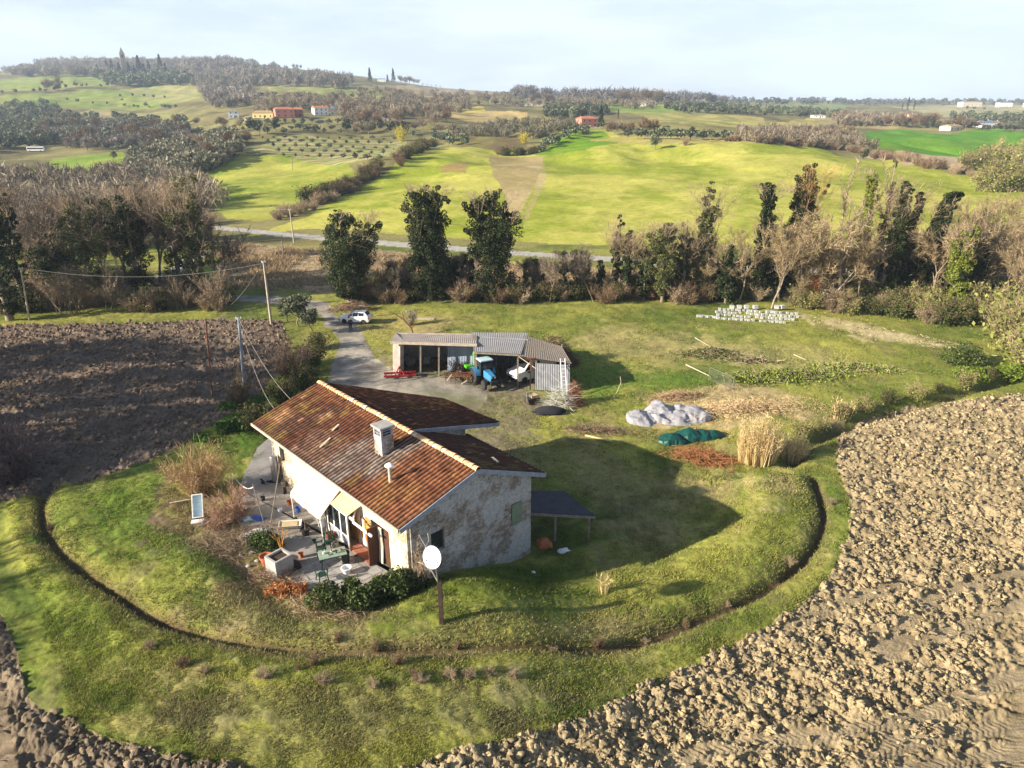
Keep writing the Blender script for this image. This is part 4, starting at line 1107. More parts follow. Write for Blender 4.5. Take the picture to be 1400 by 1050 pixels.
# reeds
def reeds(px, py, w, h, n, seed, label, c1=(.50, .38, .18), c2=(.74, .60, .34)):
    rng = np.random.default_rng(seed); a = rng.uniform(0, 2 * PI, n); r = np.sqrt(rng.random(n)) * w / 2
    P = np.stack([r * np.cos(a), r * np.sin(a) * .7, np.full(n, -.05)], 1)
    d = np.stack([np.cos(a) * r / w * .35 + rng.normal(0, .07, n), rng.normal(0, .08, n), np.ones(n)], 1); d /= np.linalg.norm(d, axis=1, keepdims=True)
    Lh = h * rng.uniform(.5, 1.05, n) * (1 - .25 * (r / (w / 2)) ** 2)
    A = slivers(P, d, Lh, .055, c1, c2, rng)
    j = rng.integers(0, n, n * 3); t = rng.uniform(.35, .98, (n * 3, 1)); e = rng.normal(0, .5, (n * 3, 3)); e[:, 2] = np.abs(e[:, 2]) + .3; e /= np.linalg.norm(e, axis=1, keepdims=True)
    B = slivers(P[j] + d[j] * Lh[j][:, None] * t, e, rng.uniform(.2, .5, n * 3), .05, c1, c2, rng)
    m = cat([A, B]); o = mkmesh('reed_clump', m[0], m[1], MT['blade'], col=m[2], loc=GP(px, py)); return tag(o, label, 'reeds')
reeds(1034, 632, 2.7, 4.3, 800, 1, 'tall golden reed clump at the end of the green tarpaulin')
reeds(1080, 628, 2.4, 2.2, 500, 2, 'shorter pale reed clump right of the tall golden one')
reeds(1150, 572, 1.6, 2.2, 120, 3, 'sparse upright reed stems on the ditch bank')
reeds(825, 810, .5, 1.5, 26, 4, 'lone dry seed stalk on the shadow edge of the lawn')
def heap(name, px, py, L, W, H, ang, n, seed, c1, c2, label, catn, leafy=0, lc=None, tw=.05, ln=(.5, 1.8)):
    rng = np.random.default_rng(seed); x = rng.normal(0, .28, n) * L; y = rng.normal(0, .25, n) * W; k = np.exp(-((x / L) ** 2 + (y / W) ** 2) * 4)
    P = np.stack([x, y, rng.random(n) * H * k + .03], 1); d = rng.normal(0, 1, (n, 3)); d[:, 2] = np.abs(d[:, 2]) * .25; d /= np.linalg.norm(d, axis=1, keepdims=True)
    parts = [slivers(P, d, rng.uniform(ln[0], ln[1], n), tw, c1, c2, rng)]
    if leafy:
        x = rng.normal(0, .28, leafy) * L; y = rng.normal(0, .25, leafy) * W; k = np.exp(-((x / L) ** 2 + (y / W) ** 2) * 4)
        parts.append(leafquads(np.stack([x, y, rng.random(leafy) * H * k + .04], 1), .22, lc[0], lc[1], rng))
    m = cat(parts); o = mkmesh(name, m[0], m[1], MT['twig'], col=m[2], loc=GP(px, py)); o.rotation_euler = (0, 0, ang); return tag(o, label, catn)
LG = ((.07, .09, .03), (.22, .25, .07)); LG2 = ((.11, .15, .03), (.30, .35, .07))
heap('branch_pile', 975, 486, 6.0, 2.0, .9, -.1, 500, 51, *TAN, 'pile of cut olive branches in the middle of the field', 'branch pile', 2600, LG)
heap('branch_pile', 1025, 494, 5.0, 1.4, .4, -.1, 260, 52, *TAN, 'thin scatter of cut branches right of the olive pile', 'branch pile', 500, LG)
heap('branch_pile', 1070, 516, 10, 3.2, .8, .15, 500, 53, *TAN, 'long spread heap of green cut branches in the field', 'branch pile', 6500, LG2)
heap('branch_pile', 1170, 504, 9, 2.0, .6, -.15, 350, 54, *TAN, 'tail of cut green branches towards the right thicket', 'branch pile', 2200, LG2)
heap('brushwood_pile', 962, 628, 4.6, 2.6, .55, -.4, 2400, 55, (.20, .085, .035), (.40, .20, .09), 'rusty brown heap of dead brushwood left of the reeds', 'brushwood pile', tw=.04, ln=(.25, .8))
heap('brushwood_pile', 1005, 560, 9, 3.2, .7, .2, 2600, 56, (.34, .24, .13), (.58, .44, .26), 'tan heap of dry bramble behind the tall reeds', 'brushwood pile', tw=.04, ln=(.25, .8))
heap('brushwood_pile', 925, 545, 5.5, 1.8, .7, .2, 900, 57, (.30, .18, .11), (.50, .34, .22), 'reddish dry weeds behind the white sheeting', 'brushwood pile', tw=.04, ln=(.25, .8))
heap('brushwood_pile', 445, 835, 4.0, 1.8, .6, -.3, 1500, 58, (.26, .18, .11), (.46, .35, .23), 'pinkish brown heap of twigs below the hedge', 'brushwood pile', tw=.025, ln=(.25, .8))
heap('brushwood_pile', 320, 745, 5.0, 4.0, .5, .5, 3600, 59, (.16, .11, .08), (.36, .27, .19), 'brown tangle of dead stems on the bank left of the terrace', 'brushwood pile', tw=.02, ln=(.2, .7))
heap('brushwood_pile', 375, 790, 3.0, 2.6, .5, .5, 1600, 60, (.14, .09, .06), (.30, .21, .14), 'dark tangle of dead stems below the stone planter', 'brushwood pile', tw=.02, ln=(.2, .6))
heap('brushwood_pile', 480, 424, 5.0, 2.5, 1.3, .3, 1300, 61, (.20, .13, .09), (.36, .26, .18), 'mound of pruned twigs beside the lane near the white car', 'brushwood pile', tw=.05, ln=(.4, 1.2))
heap('brushwood_pile', 815, 590, 5.0, 1.4, .4, -.1, 700, 62, (.16, .10, .07), (.34, .25, .17), 'low line of brown cuttings in front of the white sheeting', 'brushwood pile', tw=.04, ln=(.3, 1.0))
put([twig_bush(235, 2.0, 1.7, 1200, (.20, .17, .11), (.36, .32, .22))], GP(560, 445), 1.2, 'leaning rust brown bush on the grass by the barn corner', None, 0)
for i in range(26):
    px, py = [(430,925),(455,930),(560,930),(585,935),(610,930),(640,925),(665,922),(700,915),(760,905),(800,900),(500,934),(250,900),(300,915),(345,925),(225,890),(480,885),(520,890),(620,880),(90,735),(1120,700),(1080,780),(1000,830),(940,850),(890,872),(400,930),(540,900)][i]
    put([K_bush_b[0], K_bush_t[1]], GP(px + PR.uniform(-22, 22), py + PR.uniform(-16, 12)), .19, 'tuft of dry brown stems in the grass bank along the ditch', 'dry tufts along the ditch', .4)

# ------------------------------------------------------------------ hill vegetation
def cover(px0, px1, y0, y1, n, kinds, sc, label, group, poly=None, seed=0):
    r = random.Random(seed)
    for _ in range(n):
        px, py = r.uniform(px0, px1), r.uniform(y0, y1)
        put(kinds, GP(px, py), sc, label, group)
def line(pts, n, kinds, sc, label, group, jit=2, js=.3):
    P = [GP(*p) for p in pts]
    d = [0]
    for a, b in zip(P[:-1], P[1:]): d.append(d[-1] + (b - a).length)
    for i in range(n):
        t = (i + PR.random() * .8) / n * d[-1]; k = max(j for j in range(len(d)) if d[j] <= t); k = min(k, len(P) - 2)
        q = P[k].lerp(P[k + 1], (t - d[k]) / (d[k + 1] - d[k])); X, Y = q.x + PR.gauss(0, jit), q.y + PR.gauss(0, jit)
        put(kinds, Vector((X, Y, float(height(X, Y)[0]) - .1)), sc, label, group, js)
DK = K_bush_b + K_bush_g
def hedgerow(pts, n, kinds, sc, label, jit=2, js=.3):
    """one continuous hedge: many bush shapes welded into a single mesh"""
    P = [GP(*p) for p in pts]; d = [0]
    for a, b in zip(P[:-1], P[1:]): d.append(d[-1] + (b - a).length)
    Vs = []; Fs = []; Cs = []; N = 0; rng = np.random.default_rng(len(label) + n)
    for i in range(n):
        t = (i + PR.random() * .8) / n * d[-1]; k = min(max(j for j in range(len(d)) if d[j] <= t), len(P) - 2)
        q = P[k].lerp(P[k + 1], (t - d[k]) / (d[k + 1] - d[k])); X, Y = q.x + PR.gauss(0, jit), q.y + PR.gauss(0, jit); z = float(height(X, Y)[0]) - .1
        me = pick(kinds).parts[0][1]; nv = len(me.vertices); v = np.empty(nv * 3, np.float32); me.vertices.foreach_get('co', v); v = v.reshape(-1, 3)
        c = np.empty(nv * 4, np.float32); me.color_attributes['col'].data.foreach_get('color', c); c = c.reshape(-1, 4)[:, :3] * PR.uniform(.8, 1.2)
        a = PR.uniform(0, 6.28); s_ = sc * PR.uniform(1 - js, 1 + js); ca, sa = math.cos(a) * s_, math.sin(a) * s_
        w_ = np.stack([v[:, 0] * ca - v[:, 1] * sa + X - P[0].x, v[:, 0] * sa + v[:, 1] * ca + Y - P[0].y, v[:, 2] * s_ + z - P[0].z], 1)
        ls = np.empty(len(me.loops), np.int32); me.loops.foreach_get('vertex_index', ls); lt = np.empty(len(me.polygons), np.int32); me.polygons.foreach_get('loop_total', lt)
        st = np.concatenate([[0], np.cumsum(lt)[:-1]])
        for kk in (3, 4):
            m = lt == kk
            if m.any(): Fs.append((kk, ls[st[m][:, None] + np.arange(kk)[None]] + N))
        Vs.append(w_); Cs.append(c); N += nv
    F3 = [f for k, f in Fs if k == 3]; F4 = [f for k, f in Fs if k == 4]
    o = mkmesh('hedge', np.concatenate(Vs), [np.concatenate(x) for x in (F3, F4) if x], MT['twig'], col=np.concatenate(Cs), loc=P[0]); tag(o, label, 'hedge')
hedgerow([(372,302),(400,294),(440,278),(478,258)], 34, K_bush_t, 1.1, 'tan reed and bramble strip below the dark hedge between the green meadows')
hedgerow([(430,278),(470,262),(500,245),(510,236)], 30, DK, 1.6, 'lower part of the dark hedge dividing the green hill')
hedgerow([(505,238),(545,222),(578,204),(590,198)], 34, DK, 1.6, 'upper part of the dark hedge dividing the green hill, beside the orchard')
line([(735,210),(760,196),(790,184),(800,180)], 22, K_fo, 1.0, 'grey green tree in the row below the pink house', 'grey green trees below the pink house')
hedgerow([(680,212),(720,212),(740,208)], 10, DK, 1.5, 'short dark hedge at the head of the sandy gully')
hedgerow([(1000,194),(1090,198),(1160,206),(1200,214),(1260,228),(1340,244),(1380,248)], 110, K_bush_t + K_bush_b, 1.35, 'long brown hedge running down the right side of the green hill')
line([(1340,236),(1400,228),(1440,220)], 26, K_bush_y, 3.0, 'yellowish bush on the slope at the right edge', 'yellowish bushes on the right slope')
line([(1340,262),(1380,262),(1420,256)], 20, K_bush_y, 2.6, 'yellowish bush on the slope at the right edge', 'yellowish bushes on the right slope')
for px, py, s in [(645,190,1.0)]: pass
put(K_olive, GP(858, 192), 1.5, 'rounded olive tree on the hill crest casting a long shadow', None, 0)
put(K_olive, GP(896, 205), 1.5, 'compact dark olive tree standing alone in the green meadow', None, 0)
put(K_bush_t, GP(936, 199), 1.4, 'small rusty bush at the edge of the green meadow', None, 0)
put([K_fd[0]], GP(1180, 219), .75, 'rounded dark bush between the pale poplars', None, 0)
for px in range(872, 1010, 9):
    put(K_fo, GP(px, 190 + (px - 872) * .02), 1.35, 'olive tree in the dense row behind the green hill', 'olive row behind the green hill')
for px in range(835, 900, 9):
    put(K_fd + K_ff, GP(px, 185), .8, 'dark bushy tree in the row right of the pink house', 'dark trees right of the pink house')
line([(1040,186),(1100,187),(1160,182)], 14, K_ff, .6, 'bare brown tree on the low ridge beyond the hill', 'bare trees on the low ridge')
# orchard rows
for j, (ya, yb) in enumerate([(190,192),(195,198),(201,205),(208,212),(214,220)]):
    n = 13 - j
    for i in range(n):
        t = (i + .5) / n; put(K_fo, GP(352 + j * 7 + t * (195 - j * 12), ya + (yb - ya) * t), .62, 'small olive tree in the terraced orchard rows', 'orchard olives')
for px in range(322, 560, 11):
    put(K_fo + K_fd, GP(px, 181 + PR.uniform(-3, 4)), 1.15, 'dark round olive tree in front of the hamlet', 'olives in front of the hamlet')
for px in range(330, 540, 12):
    put(K_fo, GP(px, 170 + PR.uniform(-2, 3)), 1.15, 'dark round olive tree in front of the hamlet', 'olives in front of the hamlet')
ym = twig_bush(240, 9, 8, 500, (.42, .36, .05), (.62, .52, .08), leafy=900, lc=((.35, .32, .03), (.60, .52, .07)), tw=.2, name='yellow_tree')
ym.cat = 'tree'; ym.place(GP(549, 193), 1.15, 0, 'bright yellow tree standing out in the brown wood')
ym.place(GP(716, 196), .75, 2, 'yellow green tree by the dark plot in the centre')
def wood(px0, px1, y0, y1, n, kinds, sc, label, group, seed):
    r = random.Random(seed)
    for _ in range(n): put(kinds, GP(r.uniform(px0, px1), r.uniform(y0, y1)), sc, label, group)
wood(470, 620, 150, 190, 34, K_ff + K_fft, 1.0, 'bare reddish brown tree in the wood beside the hamlet', 'bare wood beside the hamlet', 1)
wood(560, 640, 186, 200, 14, K_fo, 1.2, 'grey green tree left of the dark plot', 'grey green trees left of the dark plot', 2)
wood(240, 340, 172, 226, 26, K_ff + K_fft + K_fo, .85, 'mixed bare tree on the slope left of the orchard', 'trees left of the orchard', 3)
wood(150, 300, 190, 235, 26, K_fo, 1.0, 'silver green tree on the valley slope at left', 'silver green trees on the valley slope', 4)
wood(60, 260, 176, 200, 24, K_ff, 1.2, 'bare purple brown tree along the valley road', 'bare trees along the valley road', 5)
wood(0, 110, 150, 200, 30, K_fo, 1.2, 'olive tree in the grove at the far left', 'olive grove at the far left', 6)
line([(0,128),(60,126),(120,118),(160,116)], 14, K_fd, 1.2, 'dark hedge tree between the two pale green fields at far left', 'hedge trees between the far left fields')
wood(64, 92, 120, 130, 6, K_fd + K_ff, 1.7, 'dark tree clump between the far left green fields', 'dark clump between the far left fields', 7)
line([(150,142),(190,147),(245,149)], 10, K_fo, 1.3, 'dark olive in the strip above the pale stubble', 'olive strip above the stubble')
for px, py in [(165,133),(182,132),(197,133),(210,134),(225,135),(167,138),(92,138),(106,140),(128,143)]:
    put(K_fd, GP(px, py), .8, 'isolated dark tree on the far left meadow', 'isolated trees on the far left meadow')
for px in (358,376,392,404,413,432,455,470,482,494,506): put(K_fo, GP(px, 131 + (px - 358) * .03), 1.5, 'isolated olive on the meadow above the hamlet', 'olives above the hamlet')
# far woods: separate conifers on the skyline, crowns of the ridge as one mass
for px, py, s in [(148,96,1.1),(155,98,1.2),(165,100,1.1),(178,100,1.1),(192,98,1.5),(205,96,1.1),(221,96,1.5),(186,104,1.0),(135,98,.9),(228,100,1.0),(199,104,1.1)]:
    K_con[0].place(GP(px, py + 6), s * 2.0, PR.uniform(0, 6), 'blue green conifer in the wood around the bell tower', 'conifers around the bell tower')
for px in (331,338,345,352,362,368,374,381,388): K_fd[0].place(GP(px, 86 + (px - 331) * .05), 2.3, 1, 'dark tree on the skyline of the left hill', 'dark trees on the left skyline')
for px in (401,406,411,421,447,453,461,468): K_fd[1].place(GP(px, 94 + (px - 401) * .08), 2.4, 1, 'dark tree on the skyline of the left hill', 'dark trees on the left skyline')
for px, s in ((506, 1.0), (538, 1.25), (530, .7)): K_con[1].place(GP(px, 113), s * 1.9, 2, 'pointed conifer on the skyline above the yellow tree', 'pointed conifers above the wood')
for px in range(548, 606, 6): put(K_ff, GP(px, 115 + (px - 548) * .06), 1.9, 'bare tree on the central skyline', 'bare trees on the central skyline')
for px in (727,736,747,752): put(K_ff + K_cyp, GP(px, 141), 1.6, 'thin tree on the ridge above the pink house', 'thin trees above the pink house')
for px in range(846, 905, 7): put(K_ff, GP(px, 142), 2.0, 'bare tree on the ridge right of centre', 'bare trees on the right ridge')
K_fd[0].place(GP(968, 143), (2.3, 2.3, 3.4), 0, 'dark upright evergreen on the right skyline')
for px in (914,921,926,935): put(K_ff, GP(px, 143), .8, 'bare tree on the ridge right of centre', 'bare trees on the right ridge')
K_con[0].place(GP(821, 176), .95, 0, 'tall dark conifer beside the pink house')
K_cyp[0].place(GP(845, 163), .6, 0, 'small dark cypress right of the tall conifer')
for px, s in ((1240, 1.2), (1249, .9), (1233, .7)): K_cyp[0].place(GP(px, 151), s * 1.5, 0, 'dark cypress on the far right skyline', 'cypresses on the far right skyline')
for i in range(26): put(K_ff if i % 3 else K_fd, GP(1150 + i * 4.2 + PR.uniform(-2, 2), 172 + PR.uniform(-1, 3)), .95, 'brown tree in the belt above the bright green field', 'trees above the bright green field')
for i in range(20): put(K_fd if i % 2 else K_ff, GP(1258 + i * 4.4 + PR.uniform(-2, 2), 175 + PR.uniform(-2, 3)), 1.05, 'dark tree among the farm buildings on the right', 'trees among the right farms')
for i in range(12): put(K_fd, GP(1345 + i * 6, 179), .85, 'dark tree among the farm buildings on the right', 'trees among the right farms')
for px in (1322,1331,1345): put(K_fd, GP(px, 150), 1.0, 'round tree on the pale far right slope', 'round trees on the pale slope')
# woodland masses (stuff)
def woodland(regions, name, label, seed):
    rng = np.random.default_rng(seed); Vs = []; Cs = []; 
    for (poly, n, hgt, c1, c2) in regions:
        xs = [p[0] for p in poly]; ys = [p[1] for p in poly]; px = rng.uniform(min(xs), max(xs), n * 3); py = rng.uniform(min(ys), max(ys), n * 3)
        m = pip(px, py, poly); px, py = px[m][:n], py[m][:n]
        W = np.array([GP(a, b)[:] for a, b in zip(px, py)])
        k = 95; i = np.repeat(np.arange(len(W)), k); hh = hgt * rng.uniform(.6, 1.25, len(W)); d = rng.normal(size=(len(i), 3)); d /= np.linalg.norm(d, axis=1, keepdims=True); d *= rng.uniform(.6, 1, (len(i), 1))
        P = W[i] + np.stack([d[:, 0] * hh[i] * .5, d[:, 1] * hh[i] * .5, hh[i] * .6 + d[:, 2] * hh[i] * .45], 1)
        a = rng.normal(size=(len(P), 3)); a /= np.linalg.norm(a, axis=1, keepdims=True); b = rng.normal(size=(len(P), 3)); b = np.cross(a, b); b /= np.linalg.norm(b, axis=1, keepdims=True)
        twg = c1[0] > c1[1] * 1.02; a[:, 2] += .5 * twg; s = (hgt * (.26 if twg else .13) * rng.uniform(.6, 1.4, len(P)))[:, None]; asp_ = .14 if twg else .75; V = np.stack([P - a * s, P + b * s * asp_, P + a * s, P - b * s * asp_], 1).reshape(-1, 3)
        tree = lerp(c1, c2, rng.random(len(W)))[i]; c = tree * rng.uniform(.7, 1.3, (len(P), 1)); Vs.append(V); Cs.append(np.repeat(c, 4, 0))
    V = np.concatenate(Vs); o = mkmesh(name, V, [np.arange(len(V)).reshape(-1, 4)], MT['leaf'], col=np.concatenate(Cs)); tag(o, label, 'woodland', kind='stuff')
WB = ((.13, .12, .105), (.24, .205, .17)); WG = ((.06, .08, .045), (.17, .19, .11)); WR = ((.17, .135, .095), (.31, .255, .18))
woodland([([(-40,104),(0,102),(60,86),(230,84),(330,86),(330,96),(240,104),(150,106),(60,106)], 520, 17, *WB),
          ([(130,106),(250,104),(262,116),(200,120),(150,118)], 110, 16, *WG),
          ([(250,86),(330,82),(400,100),(480,110),(480,122),(330,118),(262,118)], 330, 14, *WB),
          ([(270,120),(340,116),(350,145),(290,150)], 110, 11, *WB)], 'woodland', 'blue grey woodland covering the ridge of the far left hill', 1)
woodland([([(-40,150),(60,140),(100,158),(250,168),(280,190),(200,200),(80,200),(-40,210)], 420, 7.5, *WG),
          ([(60,170),(150,168),(250,180),(260,200),(120,206),(70,198)], 240, 7, *WB),
          ([(180,215),(240,195),(320,180),(330,215),(290,235),(200,262),(170,240)], 300, 6, (.14, .14, .09), (.24, .23, .15)),
          ([(-40,236),(60,246),(200,240),(280,262),(300,292),(150,305),(-40,300)], 360, 6.5, *WR)], 'woodland', 'mixed scrub woodland filling the valley on the left', 2)
woodland([([(350,135),(480,132),(640,140),(650,152),(600,160),(480,168),(420,150),(350,160)], 260, 7, *WR),
          ([(480,124),(700,130),(900,142),(900,150),(700,146),(560,140)], 300, 7.5, *WR),
          ([(600,186),(740,190),(790,176),(800,168),(700,168),(640,180)], 160, 5, (.14, .13, .08), (.24, .22, .14)),
          ([(740,150),(830,150),(830,160),(750,164)], 110, 7, *WG),
          ([(900,148),(1010,144),(1060,150),(1150,156),(1150,162),(1020,158),(930,156)], 220, 7, *WG)], 'woodland', 'reddish brown and olive scrub across the middle hills', 3)
woodland([([(700,128),(900,134),(1000,140),(1000,143),(850,141),(700,134)], 200, 17, (.10, .09, .09), (.16, .14, .13)),
          ([(1000,138.5),(1200,140),(1440,141),(1440,144),(1200,144),(1000,142)], 200, 13, (.08, .09, .08), (.14, .15, .12)),
          ([(1010,180),(1140,178),(1160,186),(1200,206),(1140,204),(1010,194)], 220, 4.5, *WR),
          ([(1130,160),(1260,160),(1260,172),(1150,174)], 150, 8, *WR),
          ([(1300,160),(1440,158),(1440,172),(1300,170)], 110, 8, *WG)], 'woodland', 'distant thin woods and hedges along the right horizon', 4)
# dry maize stubble (stuff)
def stubble():
    rng = np.random.default_rng(9); N = 16000
    poly = wpoly([(300,334),(380,338),(600,354),(800,370),(890,376),(900,402),(760,404),(500,402),(300,396)])
    xs = [p[0] for p in poly]; ys = [p[1] for p in poly]; X = rng.uniform(min(xs), max(xs), N * 2); Y = rng.uniform(min(ys), max(ys), N * 2)
    m = pip(X, Y, poly) & (fbm(X / 3, Y / 6, 5, 2) > .38); X, Y = X[m], Y[m]; Z = height(X, Y); n = len(X)
    d = rng.normal(0, .5, (n, 3)); d[:, 2] = .7; d /= np.linalg.norm(d, axis=1, keepdims=True)
    v, f, c = slivers(np.stack([X, Y, Z - .05], 1), d, rng.uniform(.4, 1.3, n), .16, (.20, .14, .08), (.50, .38, .23), rng)
    tag(mkmesh('maize_stubble', v, [f], MT['blade'], col=c), 'dry brown maize stubble between the stream trees and the road', 'stubble', kind='stuff')
stubble()

# ------------------------------------------------------------------ farmhouse (local frame: x across, y along the ridge, ridge at x=0)
ZRI, XL, XR, ZL, ZR_, LEN = 7.72, -5.16, 5.19, 6.2, 5.55, 17.25
SL = (ZRI - ZL) / -XL; SR = (ZRI - ZR_) / XR
def zroof(x): return ZRI - SL * -x if x < 0 else ZRI - SR * x
HRZ = math.atan2(HN[1], HN[0])
H = thing('farmhouse', 'old stone farmhouse with a low red tiled gable roof beside the paved terrace', 'house', (HP[0], HP[1], 0), HRZ)
def wall_cells(mb, xs, zs, top, openings, y0, y1, mapf=None):
    xs = sorted(set(xs + [o[0] for o in openings] + [o[1] for o in openings])); zs = sorted(set(zs + [o[2] for o in openings] + [o[3] for o in openings]))
    for a, b in zip(xs[:-1], xs[1:]):
        for i, z0 in enumerate(zs):
            last = i == len(zs) - 1
            za, zb = (top(a), top(b)) if last else (zs[i + 1], zs[i + 1])
            if any(a >= o[0] - 1e-6 and b <= o[1] + 1e-6 and z0 >= o[2] - 1e-6 and z0 < o[3] - 1e-6 for o in openings): continue
            v = [(a, y0, z0), (b, y0, z0), (b, y1, z0), (a, y1, z0), (a, y0, za), (b, y0, zb), (b, y1, zb), (a, y1, za)]
            if mapf: v = [mapf(*p) for p in v]
            mb.hexa(v)
WT = .5
tp = lambda x: zroof(x) - .16
# near gable: openings measured from the photograph
g = MB(); wall_cells(g, [-4.2, 0, 4.45], [-.6], tp, [(-2.95, -2.05, 3.5, 4.75), (2.85, 3.65, 2.75, 4.15)], .45, .45 + WT)
g.build('gable_wall', MT['stone'], H)
# left long wall (lime washed), with porch and far window openings
def mL(a, y, z): return (-4.2 + (y - .45) * .999, a, z)
g = MB(); wall_cells(g, [.95, 16.8], [1.0], lambda y: zroof(-4.2) - .16, [(14.9, 15.6, 3.7, 4.9), (5.0, 5.85, 2.0, 4.1), (9.2, 10.1, 2.0, 4.2), (2.6, 4.4, 2.02, 4.4)], .45, .45 + WT, mL)
g.build('side_wall', MT['stone_plaster'], H)
g = MB(); wall_cells(g, [.95, 13.0], [-.6], lambda y: zroof(4.45) - .16, [], .45, .45 + WT, lambda a, y, z: (4.45 - (y - .45) * .999, a, z))
g.build('side_wall', MT['stone'], H)
g = MB(); g.hexa([(-4.2, 16.8, 0), (0, 16.8, 0), (0, 16.3, 0), (-4.2, 16.3, 0), (-4.2, 16.8, tp(-4.2)), (0, 16.8, tp(0)), (0, 16.3, tp(0)), (-4.2, 16.3, tp(-4.2))])
g.hexa([(0, 16.8, 0), (4.45, 13.0, 0), (4.45, 12.5, 0), (0, 16.3, 0), (0, 16.8, tp(0)), (4.45, 13.0, 6.45), (4.45, 12.5, 6.45), (0, 16.3, tp(0))])
g.hexa([(3.95, 6.6, 5.5), (4.448, 6.6, 5.5), (4.448, 12.5, 5.5), (3.95, 12.5, 5.5), (3.95, 6.6, 6.52), (4.448, 6.6, 6.52), (4.448, 12.5, 6.52), (3.95, 12.5, 6.52)])
g.hexa([(0.1, 6.6, 5.3), (3.95, 6.6, 5.3), (3.95, 7.0, 5.3), (0.1, 7.0, 5.3), (0.1, 6.6, 7.5), (3.95, 6.6, 6.62), (3.95, 7.0, 6.62), (0.1, 7.0, 7.5)])
g.build('rear_wall', MT['stone'], H)
# rendered pier catching the sun at the left corner
MB().box(-4.36, -4.203, .6, 1.25, 1.2, 5.7).build('corner_pier', MT['stone_plaster'], H)

def tile_roof(name, P00, P10, P01, P11, seed, lit=True, grey=(), fresh=(), course=.36, row=.29, parent=H, dark=1.0):
    """P00 ridge/near, P10 eave/near, P01 ridge/far, P11 eave/far; barrel tiles run ridge -> eave"""
    P00, P10, P01, P11 = map(np.array, (P00, P10, P01, P11))
    L = np.linalg.norm(P01 - P00); L2 = np.linalg.norm(P11 - P10); W = np.linalg.norm(P10 - P00)
    nr = int(max(L, L2) / row); S = 6; nc = int(W / course)
    u = np.linspace(0, 1, nr * S + 1); vv = []
    for c in range(nc):
        for f in (0.02, .5, .98): vv.append((c + f) / nc)
    vv = np.array([0] + vv[1:-1] + [1]); U, Vg = np.meshgrid(u, vv, indexing='ij')
    base = (P00[None, None] * ((1 - U) * (1 - Vg))[..., None] + P10 * ((1 - U) * Vg)[..., None] + P01 * (U * (1 - Vg))[..., None] + P11 * (U * Vg)[..., None])
    ph = (U * nr) % 1; ri = np.floor(U * nr - 1e-6).clip(0); ci = np.floor(Vg * nc - 1e-6).clip(0)
    prof = np.sqrt(np.clip(1 - ((ph - .5) / .36) ** 2, 0, 1)) * .095
    hsh = _h(ri, ci, seed); h2 = _h(ri, ci, seed + 3); h3 = _h(ri, ci * 0, seed + 8)
    step = ((Vg * nc) % 1) * .014
    sag = (fbm(U * 3, Vg * 2, seed, 3) - .5) * .18
    base[..., 2] += prof + step + (hsh - .5) * .022 + sag
    base[..., 1] += (h2 - .5) * .02
    c = lerp((.055, .021, .014), (.17, .066, .034), np.clip(hsh * .38 + h3 * .5 + .06, 0, 1))
    m = sst(.45, .7, fbm(U * L / 1.6, Vg * W / 2.2, seed + 1, 3)); c = c * (1 - .5 * m[..., None]) + np.array((.085, .05, .035)) * .5 * m[..., None]
    pale = (h2 > .975) & (hsh > .3); c[pale] = np.array((.34, .18, .11))
    yel = fbm(U * L / .8, Vg * W / 1.2, seed + 4, 3); k = sst(.62, .74, yel) * .35; c = c * (1 - k[..., None]) + np.array((.34, .24, .06)) * k[..., None]
    yy = P00[1] + (P01[1] - P00[1]) * U
    for (y0, y1, v0, v1, colr, kk) in grey + fresh:
        e = (fbm(U * L / .9, Vg * W / 2.5, seed + 6, 3) - .5) * 1.1
        m = sst(y0 - .4, y0 + .4, yy + e) * sst(y1 + .4, y1 - .4, yy + e) * sst(v0 - .08, v0 + .03, Vg + e * .1) * sst(v1 + .08, v1 - .03, Vg + e * .1) * kk * (.45 + .75 * hsh)
        m = np.clip(m, 0, 1); c = c * (1 - m[..., None]) + np.array(colr) * (.7 + .6 * h2)[..., None] * m[..., None]
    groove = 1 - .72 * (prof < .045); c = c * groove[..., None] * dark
    n0, n1 = U.shape; ii = np.arange(n0 - 1)[:, None] * n1 + np.arange(n1 - 1)[None]
    Q = np.stack([ii, ii + 1, ii + n1 + 1, ii + n1], -1).reshape(-1, 4)
    return mkmesh(name, base.reshape(-1, 3), [Q], MT['tile'], parent=parent, col=c.reshape(-1, 3))
MT['tile'] = M('roof_tiles', (1, 1, 1), .85, attr=True, var=.25, nscale=9, bump=.4, bscale=25, spec=.15)
OR = (.25, .10, .045); GR = (.20, .165, .145)
r1 = tile_roof('roof', (0, 0, ZRI), (XL, 0, ZL), (0, LEN, ZRI), (XL, LEN, ZL), 3,
   grey=((6.0, 8.6, .38, 1.02, GR, .8), (4.2, 6.0, .05, .72, GR, .85), (8.6, 12, .55, 1.0, (.20, .13, .10), .5)),
   fresh=((-.5, 4.6, -.1, 1.1, OR, .62), (5.5, 17, -.1, .16, OR, .6), (5.6, 7.6, .05, .42, OR, .35), (15.2, 16.6, .62, .80, (.62, .34, .16), .6), (12.6, 13.2, .34, .44, (.62, .36, .2), .7)))
tile_roof('roof', (0, 0, ZRI), (XR, 0, ZR_), (0, 6.9, ZRI), (XR, 7.4, ZR_), 13, dark=.75)  # slope turned from the sun, its shade put into darker tile colour
C3 = (7.0, 12.2, 6.02); B3 = (7.3, 6.46, 6.02)
tile_roof('roof', (0.0, 6.46, ZRI + .03), B3, (0.0, LEN, ZRI + .03), C3, 23, dark=.62)  # raised slope, shade painted in by a still darker tile colour
